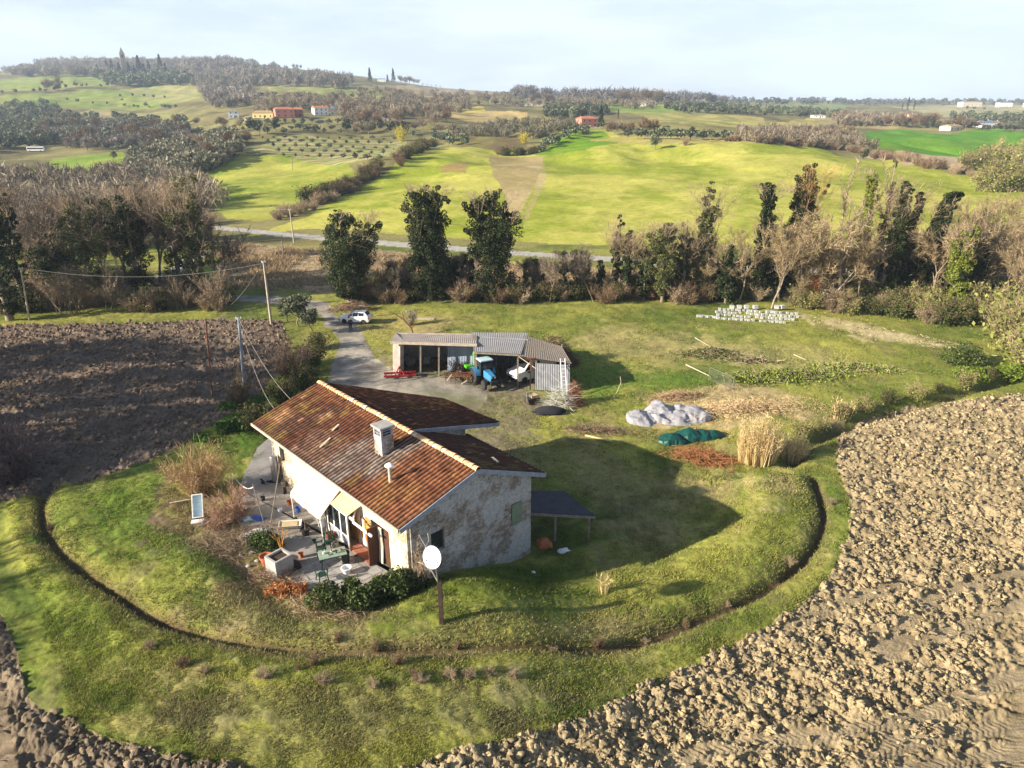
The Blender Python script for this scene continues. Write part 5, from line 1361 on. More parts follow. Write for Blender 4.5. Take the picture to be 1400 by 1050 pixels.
# undersides / verge boards / gutters
m = MB()
def under(pts, t=.10, dz=.05): m.slab([(p[0], p[1], p[2] - dz) for p in pts], t)
under([(0, 0.02, ZRI), (0, LEN - .02, ZRI), (XL + .03, LEN - .02, ZL), (XL + .03, 0.02, ZL)])
under([(0, 0.02, ZRI), (XR - .03, 0.02, ZR_), (XR - .03, 7.3, ZR_), (0, 6.8, ZRI)])
under([(0.02, 6.50, ZRI + .02), B3, C3, (0.02, LEN - .04, ZRI + .02)], dz=.06)
m.build('roof_boarding', MT['grey_wood'], H)
m = MB(); m.bar((XL + .02, -.035, ZL - .10), (0, -.035, ZRI - .10), .05, .26); m.bar((0, -.036, ZRI - .10), (XR - .02, -.036, ZR_ - .10), .05, .26)
m.bar((0.2, 6.42, ZRI - .08), (7.25, 6.42, 5.90), .05, .24); m.build('verge_board', MT['fascia_grey'], H)
MB().bar((XL - .03, .02, ZL - .07), (XL - .03, LEN, ZL - .07), .07, .18).build('eave_board', MT['fascia'], H)
m = MB(); m.tube([(XR + .06, 0.05, ZR_ - .08), (XR + .06, 7.3, ZR_ - .08)], .07, 8); m.build('gutter', MT['steel'], H)
m = MB(); m.tube([(4.52, .62, ZR_ - .35), (4.85, .5, ZR_ - .28), (4.95, .45, ZR_ - .12)], .045, 8); m.build('gutter_elbow', MT['dark_rust'], H)
# ridge tiles
def ridge():
    V = []; C = []; F = []; rng = np.random.default_rng(4); n = 44; K = 7; N = 0
    for i in range(n):
        y0 = -.06 + i * (LEN + .1) / n; y1 = y0 + (LEN + .1) / n * 1.1; dz = rng.normal(0, .012); cc = np.array((.66, .40, .22)) * rng.uniform(.75, 1.15)
        if rng.random() < .25: cc = np.array((.62, .52, .38))
        for y, s, z in ((y0, 1.0, .02), (y1, .86, 0)):
            for k in range(K):
                a = PI * k / (K - 1); V.append((math.cos(a) * .20 * s, y, ZRI + .0 + dz + z + math.sin(a) * .17 * s)); C.append(cc)
        for k in range(K - 1): F.append((N + k, N + k + 1, N + K + k + 1, N + K + k))
        F_ = N; N += 2 * K
    o = mkmesh('ridge_tiles', V, [np.array(F)], MT['tile'], parent=H, col=np.array(C), smooth=False)
ridge()
# loose pieces lying on the roof
for i, (x, y, L_, w_, a) in enumerate([(-3.55, 10.2, .9, .14, .3), (-2.35, 11.0, .6, .14, .3), (2.6, 1.6, 1.0, .16, 1.2)]):
    zz = zroof(x) + .13; b = MB(); ca, sa = math.cos(a), math.sin(a); sl_ = SL if x < 0 else -SR
    b.bar((x - ca * L_ / 2, y - sa * L_ / 2, zz - ca * L_ / 2 * sl_), (x + ca * L_ / 2, y + sa * L_ / 2, zz + ca * L_ / 2 * sl_), w_, .03)
    tag(b.build('loose_slat', MT['pale_wood']), ['pale slat lying low on the sunlit roof slope', 'short pale slat lying higher on the sunlit roof slope', 'pale slat lying on the shaded roof slope'][i], 'slat')
    o = D.objects[-1] if False else COL.objects[-1]; o.location = (HP[0], HP[1], 0); o.rotation_euler = (0, 0, HRZ)
# chimney
ch = MB(); ch.box(-2.35, -1.55, 5.7, 6.5, 6.6, 8.35).build('chimney', MT['stone'], H); cho = COL.objects[-1]
m = MB()
for (a, b, c, d) in ((-2.35, -2.23, 5.7, 5.82), (-1.67, -1.55, 5.7, 5.82), (-2.35, -2.23, 6.38, 6.5), (-1.67, -1.55, 6.38, 6.5)): m.box(a, b, c, d, 8.352, 8.80)
m.build('vent_pillars', MT['concrete'], cho)
m = MB()
for z in (8.46, 8.62): m.box(-2.33, -1.57, 5.72, 6.48, z, z + .05)
m.build('vent_slats', MT['fascia_grey'], cho); MB().box(-2.25, -1.65, 5.8, 6.4, 8.352, 8.78).build('flue_opening', MT['interior_dark'], cho)  # solid block in the vent, flue shade put into its near-black colour
MB().box(-2.45, -1.45, 5.6, 6.6, 8.802, 8.92).build('chimney_cap', MT['concrete'], cho)
m = MB(); m.tube([(-3.3, 3.5, 6.6), (-3.3, 3.5, 7.75)], .10, 12); m.build('flue_pipe', MT['fascia'], H, smooth=True); fp = COL.objects[-1]
MB().lathe([(.04, 7.95), (.26, 7.80), (.25, 7.74), (.02, 7.78)], 16, Matrix.Translation((-3.3, 3.5, 0))).build('pipe_cap', MT['white_paint'], fp, smooth=True)
# gable window, shutter
def window(x0, x1, z0, z1, y, ma, pane=True, nm='window'):
    m = MB(); t = .06
    m.box(x0, x0 + t, y, y + .08, z0, z1); m.box(x1 - t, x1, y, y + .08, z0, z1); m.box(x0 + t, x1 - t, y, y + .08, z1 - t, z1); m.box(x0 + t, x1 - t, y, y + .08, z0, z0 + t)
    f = m.build(nm, ma, H); MB().box(x0 + t, x1 - t, y + .03, y + .05, z0 + t, z1 - t).build('pane', MT['dark_glass'], f); return f
window(-2.95, -2.05, 3.5, 4.75, .62, MT['brown_wood'])
window(2.85, 3.65, 2.75, 4.15, .70, MT['green_shutter'])
m = MB()
for i in range(8): m.box(2.87 + i * .0975, 2.87 + i * .0975 + .09, .40, .44, 2.77, 4.13)
for z in (3.0, 3.9): m.box(2.88, 3.62, .37, .40, z, z + .09)
m.build('shutter', MT['green_shutter'], H)
MB().box(2.7, 3.8, .36, .50, 2.66, 2.745).build('window_sill', MT['concrete'], H)
MB().box(-3.05, -1.95, .38, .50, 3.42, 3.495).build('window_sill', MT['concrete'], H)
# far window on the long wall
m = MB(); m.box(-4.0, -3.95, 14.9, 15.6, 3.7, 4.9).build('window', MT['dark_glass'], H)
# doors and glazed porch on the terrace side
m = MB()
for y0, y1 in ((5.02, 5.42), (5.43, 5.84)):
    m.box(-4.12, -4.05, y0, y0 + .07, 2.02, 4.08); m.box(-4.12, -4.05, y1 - .07, y1, 2.02, 4.08); m.box(-4.12, -4.05, y0 + .07, y1 - .07, 4.0, 4.08); m.box(-4.12, -4.05, y0 + .07, y1 - .07, 2.02, 2.5)
dd = m.build('glazed_door', MT['white_paint'], H)
MB().box(-4.095, -4.075, 5.06, 5.8, 2.5, 4.0).build('pane', MT['amber'], dd)
m = MB()
for i, y in enumerate(np.linspace(6.0, 8.3, 4)): m.box(-4.86, -4.79, y - .045, y + .045, 2.02, 4.15)
for z in (2.02, 2.62, 4.07): m.box(-4.855, -4.795, 6.045, 8.255, z, z + .08)
gp = m.build('glazed_screen', MT['white_paint'], H)
MB().box(-4.83, -4.82, 6.04, 8.26, 2.7, 4.06).build('pane', MT['dark_glass'], gp)
MB().box(-4.84, -4.81, 6.04, 8.26, 2.1, 2.61).build('lower_panel', MT['grey_sheet'], gp)
m = MB(); m.bar((-4.9, 5.0, 4.28), (-4.9, 8.5, 4.28), .09, .14); m.bar((-4.82, 5.95, 2.1), (-4.82, 5.95, 4.2), .10); m.bar((-4.2, 5.9, 4.45), (-4.95, 5.1, 4.25), .08)
m.bar((-4.95, 5.05, 4.2), (-4.9, 3.2, 4.15), .09, .12); m.build('porch_frame', MT['white_paint'], H)
# second, yellowish porch roof panel and posts
m = MB(); m.slab([(-4.22, 5.2, 4.95), (-4.22, 8.0, 4.95), (-5.05, 8.3, 4.42), (-5.05, 5.5, 4.42)], .05); m.build('porch_roof', MT['canvas_tan'], H)
m = MB(); m.bar((-5.0, 8.2, 2.0), (-5.0, 8.2, 4.38), .09); m.bar((-5.0, 5.55, 2.0), (-5.0, 5.55, 4.38), .08); m.build('porch_post', MT['grey_wood'], H)
# amber patterned wall behind the porch, near-black sheet standing in for shade inside the openings
MB().box(-3.60, -3.55, 1.0, 16, 1.5, 5.4).build('interior', MT['interior_dark'], H)
m = MB(); m.box(-4.23, -4.203, 4.45, 4.95, 2.05, 4.3); m.box(-4.23, -4.203, 5.9, 6.6, 2.05, 4.2); m.build('ochre_panel', MT['amber'], H)
MB().box(-4.98, -4.28, 3.52, 3.58, 2.05, 4.45).build('open_shutter_door', MT['brown_wood'], H)
m = MB(); m.box(-4.19, -4.12, 2.6, 3.45, 2.05, 4.4); m.build('wooden_door', MT['brown_wood'], H)
m = MB()
for i in range(5): m.tube([(-4.32 + .03 * (i % 2), 3.2 + i * .07, 4.35), (-4.30 + .05 * ((i + 1) % 2), 3.2 + i * .07, 3.2), (-4.34, 3.2 + i * .07, 2.1)], .045, 6)
m.build('door_curtain', MT['canvas'], H, smooth=True)
# big cream awning with hanging cloth side
rng = random.Random(3); V = []; nA, nB = 14, 10
for i in range(nA + 1):
    for j in range(nB + 1):
        u_, v_ = i / nA, j / nB; y = 7.35 + 3.75 * u_; x = -4.24 - 1.5 * v_ ; z = 5.1 - 1.3 * v_ ** 1.1 - .14 * math.sin(PI * u_) * v_ + .025 * math.sin(u_ * 40)
        V.append((x, y, z))
for i in range(nA + 1):
    u_ = i / nA
    V.append((-5.77 + .03 * math.sin(u_ * 30), 7.35 + 3.75 * u_, 3.5 + .03 * math.sin(u_ * 17)))
F = [(i * (nB + 1) + j, (i + 1) * (nB + 1) + j, (i + 1) * (nB + 1) + j + 1, i * (nB + 1) + j + 1) for i in range(nA) for j in range(nB)]
b0 = (nA + 1) * (nB + 1)
F += [(i * (nB + 1) + nB, (i + 1) * (nB + 1) + nB, b0 + i + 1, b0 + i) for i in range(nA)]
aw = thing('awning', 'large cream canvas awning stretched from the eave over the terrace', 'awning', (HP[0], HP[1], 0), HRZ)
mb = MB(); mb.add(V, F); cv = mb.build('canvas', MT['canvas'], aw, smooth=True); s_ = cv.modifiers.new('thick', 'SOLIDIFY'); s_.thickness = .012
m = MB(); m.bar((-5.72, 7.36, 3.78), (-5.72, 11.08, 3.78), .05); m.bar((-5.72, 7.4, 2.0), (-5.72, 7.4, 3.78), .05); m.bar((-5.72, 11.05, 1.9), (-5.72, 11.05, 3.78), .05); m.build('frame', MT['white_paint'], aw)
# lean-to canopy on the right side of the house
cn = thing('lean_to_canopy', 'black felt lean-to canopy on posts against the shaded right wall', 'canopy', (0, 0, 0))
def L3(x, y, z): a = hl(x, y); return (a[0], a[1], z)
A_, B_, C_, D_ = Vector(L3(4.55, 1.9, 2.35)), PZ(814, 705, 1.75), PZ(772, 671, 1.95), Vector(L3(4.55, 4.9, 2.6))
MB().slab([A_, B_, C_, D_], .07).build('roof', MT['black_roof'], cn)
m = MB(); m.bar(A_ - Vector((0, .04, .12)), B_ - Vector((0, .04, .12)), .06, .16); m.build('front_beam', MT['grey_wood'], cn)
for q in (B_ + Vector((-.35, .15, -.1)), C_ + Vector((-.2, -.2, -.1)), (A_ + B_) / 2 + Vector((0, .1, -.1))):
    gz = float(height(q.x, q.y)[0]); MB().bar((q.x, q.y, gz - .1), (q.x, q.y, q.z), .13).build('post', MT['grey_wood'], cn)
def lump(name, loc, sx, sy, sz, mat, label, catn, seed=1, sub=3, rough=.18, rz=0, parent=None):
    V0, F0 = ico(sub); rng = np.random.default_rng(seed); f = fbm(V0[:, 0] * 2 + seed * 3.1 + V0[:, 2], V0[:, 1] * 2 + V0[:, 2] * 1.3, seed, 3)
    V = V0 * (1 + (f[:, None] - .5) * rough * 4) * np.array((sx, sy, sz)) / 2; V[:, 2] = np.maximum(V[:, 2] + sz * .3, -.02)
    o = mkmesh(name, V, [F0], MT[mat] if isinstance(mat, str) else mat, parent=parent, loc=loc, smooth=sub > 2); o.rotation_euler = (0, 0, rz)
    return tag(o, label, catn) if label else o
lump('firewood_sack', GP(744, 748), 1.0, .8, .8, 'terracotta', 'orange red sack in the shade under the lean-to canopy', 'sack', 5)
lump('plastic_bag', GP(770, 754), .8, .5, .25, 'white_plastic', 'pale crumpled bag on the grass under the lean-to canopy', 'bag', 6, rough=.3)
lump('plastic_bag', GP(729, 783), .25, .2, .12, 'white_plastic', 'tiny white scrap on the lawn below the gable', 'litter', 7, rough=.3)

# ------------------------------------------------------------------ terrace
pa = MB(); px_ = [(378,590),(352,612),(338,640),(326,668),(318,700),(335,728),(356,742),(384,758),(392,782),(402,800),(440,808),(500,806),(560,790)]
pts = [PZ(a, b, 2.06) for a, b in px_]; pts = [p for p in pts] + [Vector((*hl(-4.22, .9), 2.06)), Vector((*hl(-4.22, 17.5), 2.06))]
pa.slab(pts[::-1] if False else pts, .5); pav = pa.build('terrace_paving', MT['paving']); pav['kind'] = 'structure'
bpm = pav.data.polygons
def flip_up(o):
    import bmesh
    bm = bmesh.new(); bm.from_mesh(o.data); bmesh.ops.recalc_face_normals(bm, faces=bm.faces); bm.to_mesh(o.data); bm.free()
flip_up(pav)
# joints of the paler near slabs
ZT = 2.06
m = MB()
for i in range(5):
    for j in range(6):
        x = -8.6 + j * .66; y = 2.7 + i * .66
        if x + .6 > -5.0 and y > 3.2: continue
        m.box(x, x + .62, y, y + .62, ZT - .01, ZT + .018 + .004 * ((i + j) % 2))
sl2 = m.build('paving_slabs', MT['concrete']); sl2.location = (HP[0], HP[1], 0); sl2.rotation_euler = (0, 0, HRZ); sl2['kind'] = 'structure'
m = MB(); m.box(-4.95, -4.25, 3.7, 5.9, ZT - .01, ZT + .07); st = m.build('brick_step', MT['brick'], H)
def T(px, py, z=ZT): return PZ(px, py, z)

def plastic_chair(loc, rz, label, group=None):
    c = thing('garden_chair', label, 'chair', loc, rz, group)
    MB().box(-.23, .23, -.22, .22, .40, .43).build('seat', MT['green_plastic'], c, bevel=.01)
    m = MB(); m.bar((-.22, .21, .42), (-.24, .33, .86), .04); m.bar((.22, .21, .42), (.24, .33, .86), .04)
    for i in range(5): x = -.14 + i * .07; m.bar((x, .22, .43), (x * 1.1, .32, .84), .025, .012)
    m.tube([(-.24, .33, .84), (-.12, .34, .89), (.12, .34, .89), (.24, .33, .84)], .022, 6); m.build('backrest', MT['green_plastic'], c)
    for s in (-1, 1):
        MB().bar((s * .22, -.20, .40), (s * .27, -.25, 0), .045).build('leg', MT['green_plastic'], c)
        MB().bar((s * .22, .20, .40), (s * .26, .27, 0), .045).build('leg', MT['green_plastic'], c)
        m = MB(); m.tube([(s * .25, -.24, .0 + .4), (s * .27, -.22, .64), (s * .27, .05, .66), (s * .24, .27, .64)], .02, 6); m.build('armrest', MT['green_plastic'], c)
    return c
plastic_chair(T(441, 794), -2.5, 'dark green plastic garden chair standing alone at the near edge of the terrace')
plastic_chair(T(440, 757), .35, 'dark green plastic garden chair tucked at the far left of the table')
plastic_chair(T(449, 750), -.05, 'dark green plastic garden chair behind the table by the glazed screen')
tb = thing('garden_table', 'green plastic garden table loaded with odds and ends on the terrace', 'table', T(456, 771), HRZ - .35)
MB().box(-.75, .75, -.42, .42, .70, .735).build('tabletop', MT['pale_green'] if 'pale_green' in MT else MT['green_shutter'], tb, bevel=.01)
MB().box(-.68, .68, -.36, .36, .62, .698).build('apron', MT['green_plastic'], tb)
for sx in (-1, 1):
    for sy in (-1, 1): MB().bar((sx * .62, sy * .32, .62), (sx * .67, sy * .36, 0), .06).build('leg', MT['green_plastic'], tb)
tl = Vector(tb.location)
for i, (dx, dy, r, h, mt, lab, nm) in enumerate([(-.45, .1, .07, .12, 'white_plastic', 'small white pot at the left end of the garden table', 'pot'), (.0, .12, .10, .10, 'pale_wood', 'low wooden bowl in the middle of the garden table', 'bowl'), (.2, -.1, .05, .2, 'green_plastic', 'dark bottle near the right end of the garden table', 'bottle'), (-.2, -.12, .09, .07, 'steel', 'round metal tin on the near side of the garden table', 'tin'), (.5, .05, .08, .1, 'terracotta', 'reddish pot at the right end of the garden table', 'pot')]):
    o = MB().lathe([(r * .7, 0), (r, h * .5), (r * .9, h), (r * .75, h), (r * .8, h * .6)], 12).build('table_' + nm, MT[mt], smooth=True); a = HRZ - .35
    o.location = tl + Vector((dx * math.cos(a) - dy * math.sin(a), dx * math.sin(a) + dy * math.cos(a), .737)); tag(o, lab, nm)
b = MB().lathe([(.20, 0), (.24, .62), (.26, .64), (.26, .68), (.22, .68), (.20, .1)], 16).build('dark_bin', MT['black_plastic'], smooth=True); b.location = T(473, 769); tag(b, 'dark round bin at the right end of the garden table', 'bin')
m = MB(); m.lathe([(.16, .0), (.26, .34), (.30, .36), (.30, .40), (.24, .40), (.15, .05)], 16); o = m.build('plastic_basin', MT['white_plastic'], smooth=True); o.location = T(474, 784); tag(o, 'upturned white plastic tub behind the evergreen hedge', 'tub')
# potted sapling and wheelbarrow
def sapling(loc, h, pr, label, mat='black_plastic', seed=1):
    t = thing('potted_sapling', label, 'potted plant', loc)
    MB().lathe([(pr * .75, 0), (pr, pr * 1.5), (pr * 1.08, pr * 1.55), (pr * 1.08, pr * 1.7), (pr * .92, pr * 1.7), (pr * .9, pr * 1.5), (.01, pr * 1.45)], 16).build('pot', MT[mat], t, smooth=True)
    S = []; tips = []; rng = np.random.default_rng(seed); grow(rng, Vector((0, 0, pr * 1.4)), Vector((0, 0, 1)), h * .6, .02, 0, 2, .6, S, tips, .3, kids=(2, 3))
    v, f, c = segs_mesh(np.array([list(s) for s in S]), 4, (.25, .18, .12), (.40, .30, .2), rng); mkmesh('stem', v, [f], MT['twig'], parent=t, col=c); return t
sapling(T(418, 731), 1.5, .26, 'bare sapling in a black pot on the terrace')
wb = thing('wheelbarrow', 'pale wheelbarrow filled with ochre sand on the terrace', 'wheelbarrow', T(396, 728), .2)
m = MB(); a = [(-.35, -.22, .38), (.45, -.22, .38), (.45, .22, .38), (-.35, .22, .38)]; b = [(-.55, -.36, .66), (.75, -.36, .62), (.75, .36, .62), (-.55, .36, .66)]
m.add([Vector(p) for p in a + b] , [(3, 2, 1, 0), (0, 1, 5, 4), (1, 2, 6, 5), (2, 3, 7, 6), (3, 0, 4, 7)]); tr = m.build('tray', MT['canvas'], wb); tr.modifiers.new('s', 'SOLIDIFY').thickness = .02
MB().hexa([(-.45, -.30, .5), (.6, -.30, .5), (.6, .30, .5), (-.45, .30, .5), (-.42, -.28, .6), (.5, -.28, .58), (.5, .28, .58), (-.42, .28, .62)]).build('sand', MT['canvas_tan'], wb)
for s in (-1, 1):
    MB().tube([(-1.25, s * .30, .62), (-.4, s * .2, .40), (.85, s * .06, .22)], .02, 6).build('handle', MT['rust'], wb); MB().tube([(-.3, s * .22, .38), (-.45, s * .26, 0)], .018, 6).build('leg', MT['rust'], wb)
MB().lathe([(.08, -.04), (.19, -.05), (.20, 0), (.19, .05), (.08, .04)], 16, Matrix.Translation((.88, 0, .2)) @ Matrix.Rotation(PI / 2, 4, 'X')).build('wheel', MT['rubber'], wb, smooth=True)
# stone planter box, terracotta pot, dry plants, bars
sp = thing('stone_planter', 'square grey stone planter at the left corner of the terrace', 'planter', GP(384, 783) + Vector((0, 0, -.1)), HRZ + .15)
m = MB(); m.box(-.55, .55, -.5, -.38, 0, 1.25); m.box(-.55, .55, .38, .5, 0, 1.25); m.box(-.55, -.43, -.38, .38, 0, 1.25); m.box(.43, .55, -.38, .38, 0, 1.25); m.build('box', MT['concrete'], sp)
MB().box(-.43, .43, -.38, .38, .9, 1.12).build('soil', MT['soil_dark'], sp)
o = MB().lathe([(.22, 0), (.34, .5), (.38, .52), (.38, .6), (.32, .6), (.30, .5), (.01, .5)], 16).build('terracotta_pot', MT['terracotta'], smooth=True); o.location = GP(365, 772); tag(o, 'red terracotta pot just left of the stone planter', 'pot')
m = MB()
for i in range(9): a = i * .7; m.tube([(0, 0, 0), (math.cos(a) * .15, math.sin(a) * .15, .8), (math.cos(a) * .5, math.sin(a) * .5, 1.3)], .02, 4)
o = m.build('dry_stalks', MT['amber']); o.location = GP(386, 775) + Vector((-.1, .5, .6)); tag(o, 'dry upright stalks behind the stone planter', 'plant')
lump('black_sack', T(402, 778, 2.0), .9, .7, .7, 'cloth_dark', 'black rubbish sack right of the stone planter', 'sack', 9)
for i, (p, q, w_, mt, lab) in enumerate([((372, 797), (388, 782), .09, 'fascia_grey', 'grey rail leaning at the foot of the stone planter'), ((386, 787), (398, 796), .08, 'pale_wood', 'pale yellow rail lying at the foot of the planter'), ((392, 798), (414, 803), .16, 'grey_sheet', 'pale grey board lying below the terrace edge'), ((270, 722), (300, 712), .08, 'fascia_grey', 'grey plank under the reclining white panel'), ((232, 690), (262, 686), .07, 'pale_wood', 'pale stick on the bank left of the white panel')]):
    a, b = GP(*p), GP(*q); o = MB().bar((0, 0, .12), b - a + Vector((0, 0, .2)), w_, .05).build('board', MT[mt]); o.location = a; tag(o, lab, 'board')
lump('white_sack', GP(352, 730), 1.5, .5, .35, 'white_plastic', 'long crumpled white sack on the rubble left of the wheelbarrow', 'sack', 11, rough=.35, rz=.5)
lump('white_sack', GP(330, 737), .5, .4, .25, 'canvas', 'small pale bag on the rubble below the long white sack', 'sack', 12, rough=.35)
lump('blue_sheet', GP(352, 711), .9, .5, .35, 'blue_plastic', 'blue plastic sheet at the foot of the clothes line pole', 'sheet', 13, rough=.3)
lump('patterned_bag', GP(340, 712), .7, .4, .3, 'pale_blue', 'blue and white bag left of the blue plastic sheet', 'bag', 14, rough=.3)
lump('brick_heap', GP(330, 702), .7, .5, .4, 'terracotta', 'small heap of orange brick pieces beside the reddish bush', 'bricks', 15, 2, rough=.4)
for i, (px, py, s) in enumerate([(345,756,.35),(330,760,.28),(352,768,.3),(312,752,.26),(340,775,.3),(366,760,.3),(322,741,.22)]):
    lump('rubble_stone', GP(px, py), s, s * .8, s * .6, 'concrete', 'pale stone in the rubble on the bank below the terrace', 'stone', 30 + i, 2, rough=.3); COL.objects[-1]['group'] = 'rubble stones below the terrace'
# reclining fridge-like panel
fr = thing('discarded_fridge', 'discarded white fridge with open door lying tilted by the golden bush', 'fridge', GP(272, 708), .25)
Mx = Matrix.Rotation(-.6, 4, 'X')
m = MB(); m.box(-.32, .32, -.05, .0, 0, 1.45, Mx); m.box(-.32, -.27, -.35, -.05, 0, 1.45, Mx); m.box(.27, .32, -.35, -.05, 0, 1.45, Mx); m.box(-.27, .27, -.35, -.05, 0, .05, Mx); m.box(-.27, .27, -.35, -.05, 1.40, 1.45, Mx); m.build('cabinet', MT['white_paint'], fr)
MB().box(-.27, .27, -.08, -.051, .05, 1.40, Mx).build('liner', MT['pale_blue'], fr)
MB().box(-.35, .35, -.75, -.35, .05, .12).build('door', MT['white_paint'], fr)
# cylindrical tank, clothes pole, small dark things, cat
tk = thing('water_heater', 'grey cylindrical water heater standing against the far left wall corner', 'boiler', T(378, 659), 0)
MB().lathe([(.02, .1), (.24, .12), (.26, .2), (.26, 1.9), (.22, 2.0), (.02, 2.05)], 18).build('tank', MT['steel'], tk, smooth=True)
m = MB(); m.tube([(0, 0, 2.0), (.1, .1, 2.6), (.3, .3, 3.0)], .04, 6); m.build('pipe', MT['steel'], tk)
for s in (-1, 1): MB().bar((s * .15, 0, 0), (s * .15, 0, .13), .05).build('foot', MT['rust'], tk)
lump('rubber_mat_roll', T(372, 659), .7, .3, .15, 'cloth_dark', 'dark hose coil lying at the foot of the water heater', 'hose', 17)
def cat_fig(loc, rz):
    t = thing('cat', 'small black cat sitting on the terrace left of the water heater', 'cat', loc, rz)
    V0, F0 = ico(3); z = (V0[:, 2] + 1) / 2
    V = np.stack([V0[:, 0] * (.10 - .03 * z), V0[:, 1] * (.15 - .08 * z) - .04 * z, z * .32], 1)
    me = [(V, F0)]; Hd = V0 * np.array((.062, .07, .058)) + np.array((0, -.09, .35)); me.append((Hd, F0))
    Mz = V0 * np.array((.03, .03, .025)) + np.array((0, -.155, .335)); me.append((Mz, F0))
    ear = np.array([(-.05, -.09, .385), (-.02, -.09, .40), (-.04, -.08, .445), (-.035, -.07, .385)]); me.append((ear, np.array([(0, 1, 2), (1, 3, 2), (3, 0, 2)])))
    me.append((ear * np.array((-1, 1, 1)), np.array([(1, 0, 2), (3, 1, 2), (0, 3, 2)])))
    for sx in (-1, 1):
        for (y0, z0, y1, r) in ((-.10, .2, -.13, .022),):
            S = [(sx * .045, y0, z0, sx * .045, y1, .02, r, .017), (sx * .045, y1, .02, sx * .045, y1 - .04, .012, .018, .014)]
            v, f, c = segs_mesh(S, 8, (0, 0, 0), (0, 0, 0), np.random.default_rng(0)); me.append((v, f))
        me.append((V0 * np.array((.045, .09, .06)) + np.array((sx * .09, .03, .06)), F0))
    S = [(0, .12, .04, .10, .2, .02, .025, .02), (.10, .2, .02, .22, .16, .02, .02, .016), (.22, .16, .02, .27, .05, .02, .016, .01)]
    v, f, c = segs_mesh(S, 8, (0, 0, 0), (0, 0, 0), np.random.default_rng(0)); me.append((v, f))
    Vs = []; F3 = []; F4 = []; n = 0
    for v, f in me: Vs.append(v); (F3 if f.shape[1] == 3 else F4).append(f + n); n += len(v)
    o = mkmesh('body', np.concatenate(Vs), [np.concatenate(F3), np.concatenate(F4)], MT['cloth_dark'], parent=t, smooth=True)
    r = o.modifiers.new('join', 'REMESH'); r.mode = 'VOXEL'; r.voxel_size = .011; r.use_smooth_shade = True
cat_fig(T(360, 661), -1.2)
def pole(name, base, top, r0, r1, mat, label, extra=None, catn='pole'):
    o = MB().tube([(0, 0, -.3), top - base], [r0, r1], 10).build(name, MT[mat], smooth=True); o.location = base; tag(o, label, catn); return o
q = GP(364, 722); pole('clothes_pole', q, q + Vector((-.45, .1, 3.0)), .035, .03, 'grey_wood', 'left stick of the forked clothes line prop by the terrace', catn='prop')
pole('clothes_pole', q + Vector((.15, 0, 0)), q + Vector((1.2, .5, 4.2)), .035, .025, 'grey_wood', 'right leaning stick of the forked clothes line prop', catn='prop')
q2 = GP(319, 655) + Vector((0, 0, .4))
def cable(name, a, b, sag, r, label, mat='cable', n=14):
    a = Vector(a); b = Vector(b); pts = [a.lerp(b, i / n) - Vector((0, 0, sag * 4 * (i / n) * (1 - i / n))) - a for i in range(n + 1)]
    o = MB().tube(pts, r, 5).build(name, MT[mat], smooth=True); o.location = a; tag(o, label, 'cable'); return o
cable('clothes_line', q2, q + Vector((-.42, .1, 2.8)), .5, .03, 'white washing line sagging across the terrace to the forked props', 'white_paint')
for i, (px, py, r_, h_, mt, lab, nm) in enumerate([(396,690,.16,.3,'terracotta','small terracotta pot by the wall below the awning edge','pot'),(408,700,.18,.35,'blue_plastic','blue bucket on the terrace under the awning','bucket'),(383,700,.14,.22,'white_plastic','white tub on the open terrace floor','tub'),(360,684,.16,.26,'black_plastic','black plant pot in the middle of the terrace','pot'),(412,762,.15,.3,'terracotta','clay pot between the stone planter and the chairs','pot'),(430,742,.13,.2,'green_plastic','little green pot near the potted sapling','pot'),(488,768,.14,.4,'grey_wood','wooden bucket beside the brick step','bucket')]):
    o = MB().lathe([(r_ * .7, 0), (r_, h_), (r_ * 1.06, h_), (r_ * 1.06, h_ * .9 + .02), (r_ * .85, h_ * .95), (r_ * .6, h_ * .3)], 14).build(nm, MT[mt], smooth=True); o.location = T(px, py); tag(o, lab, nm)
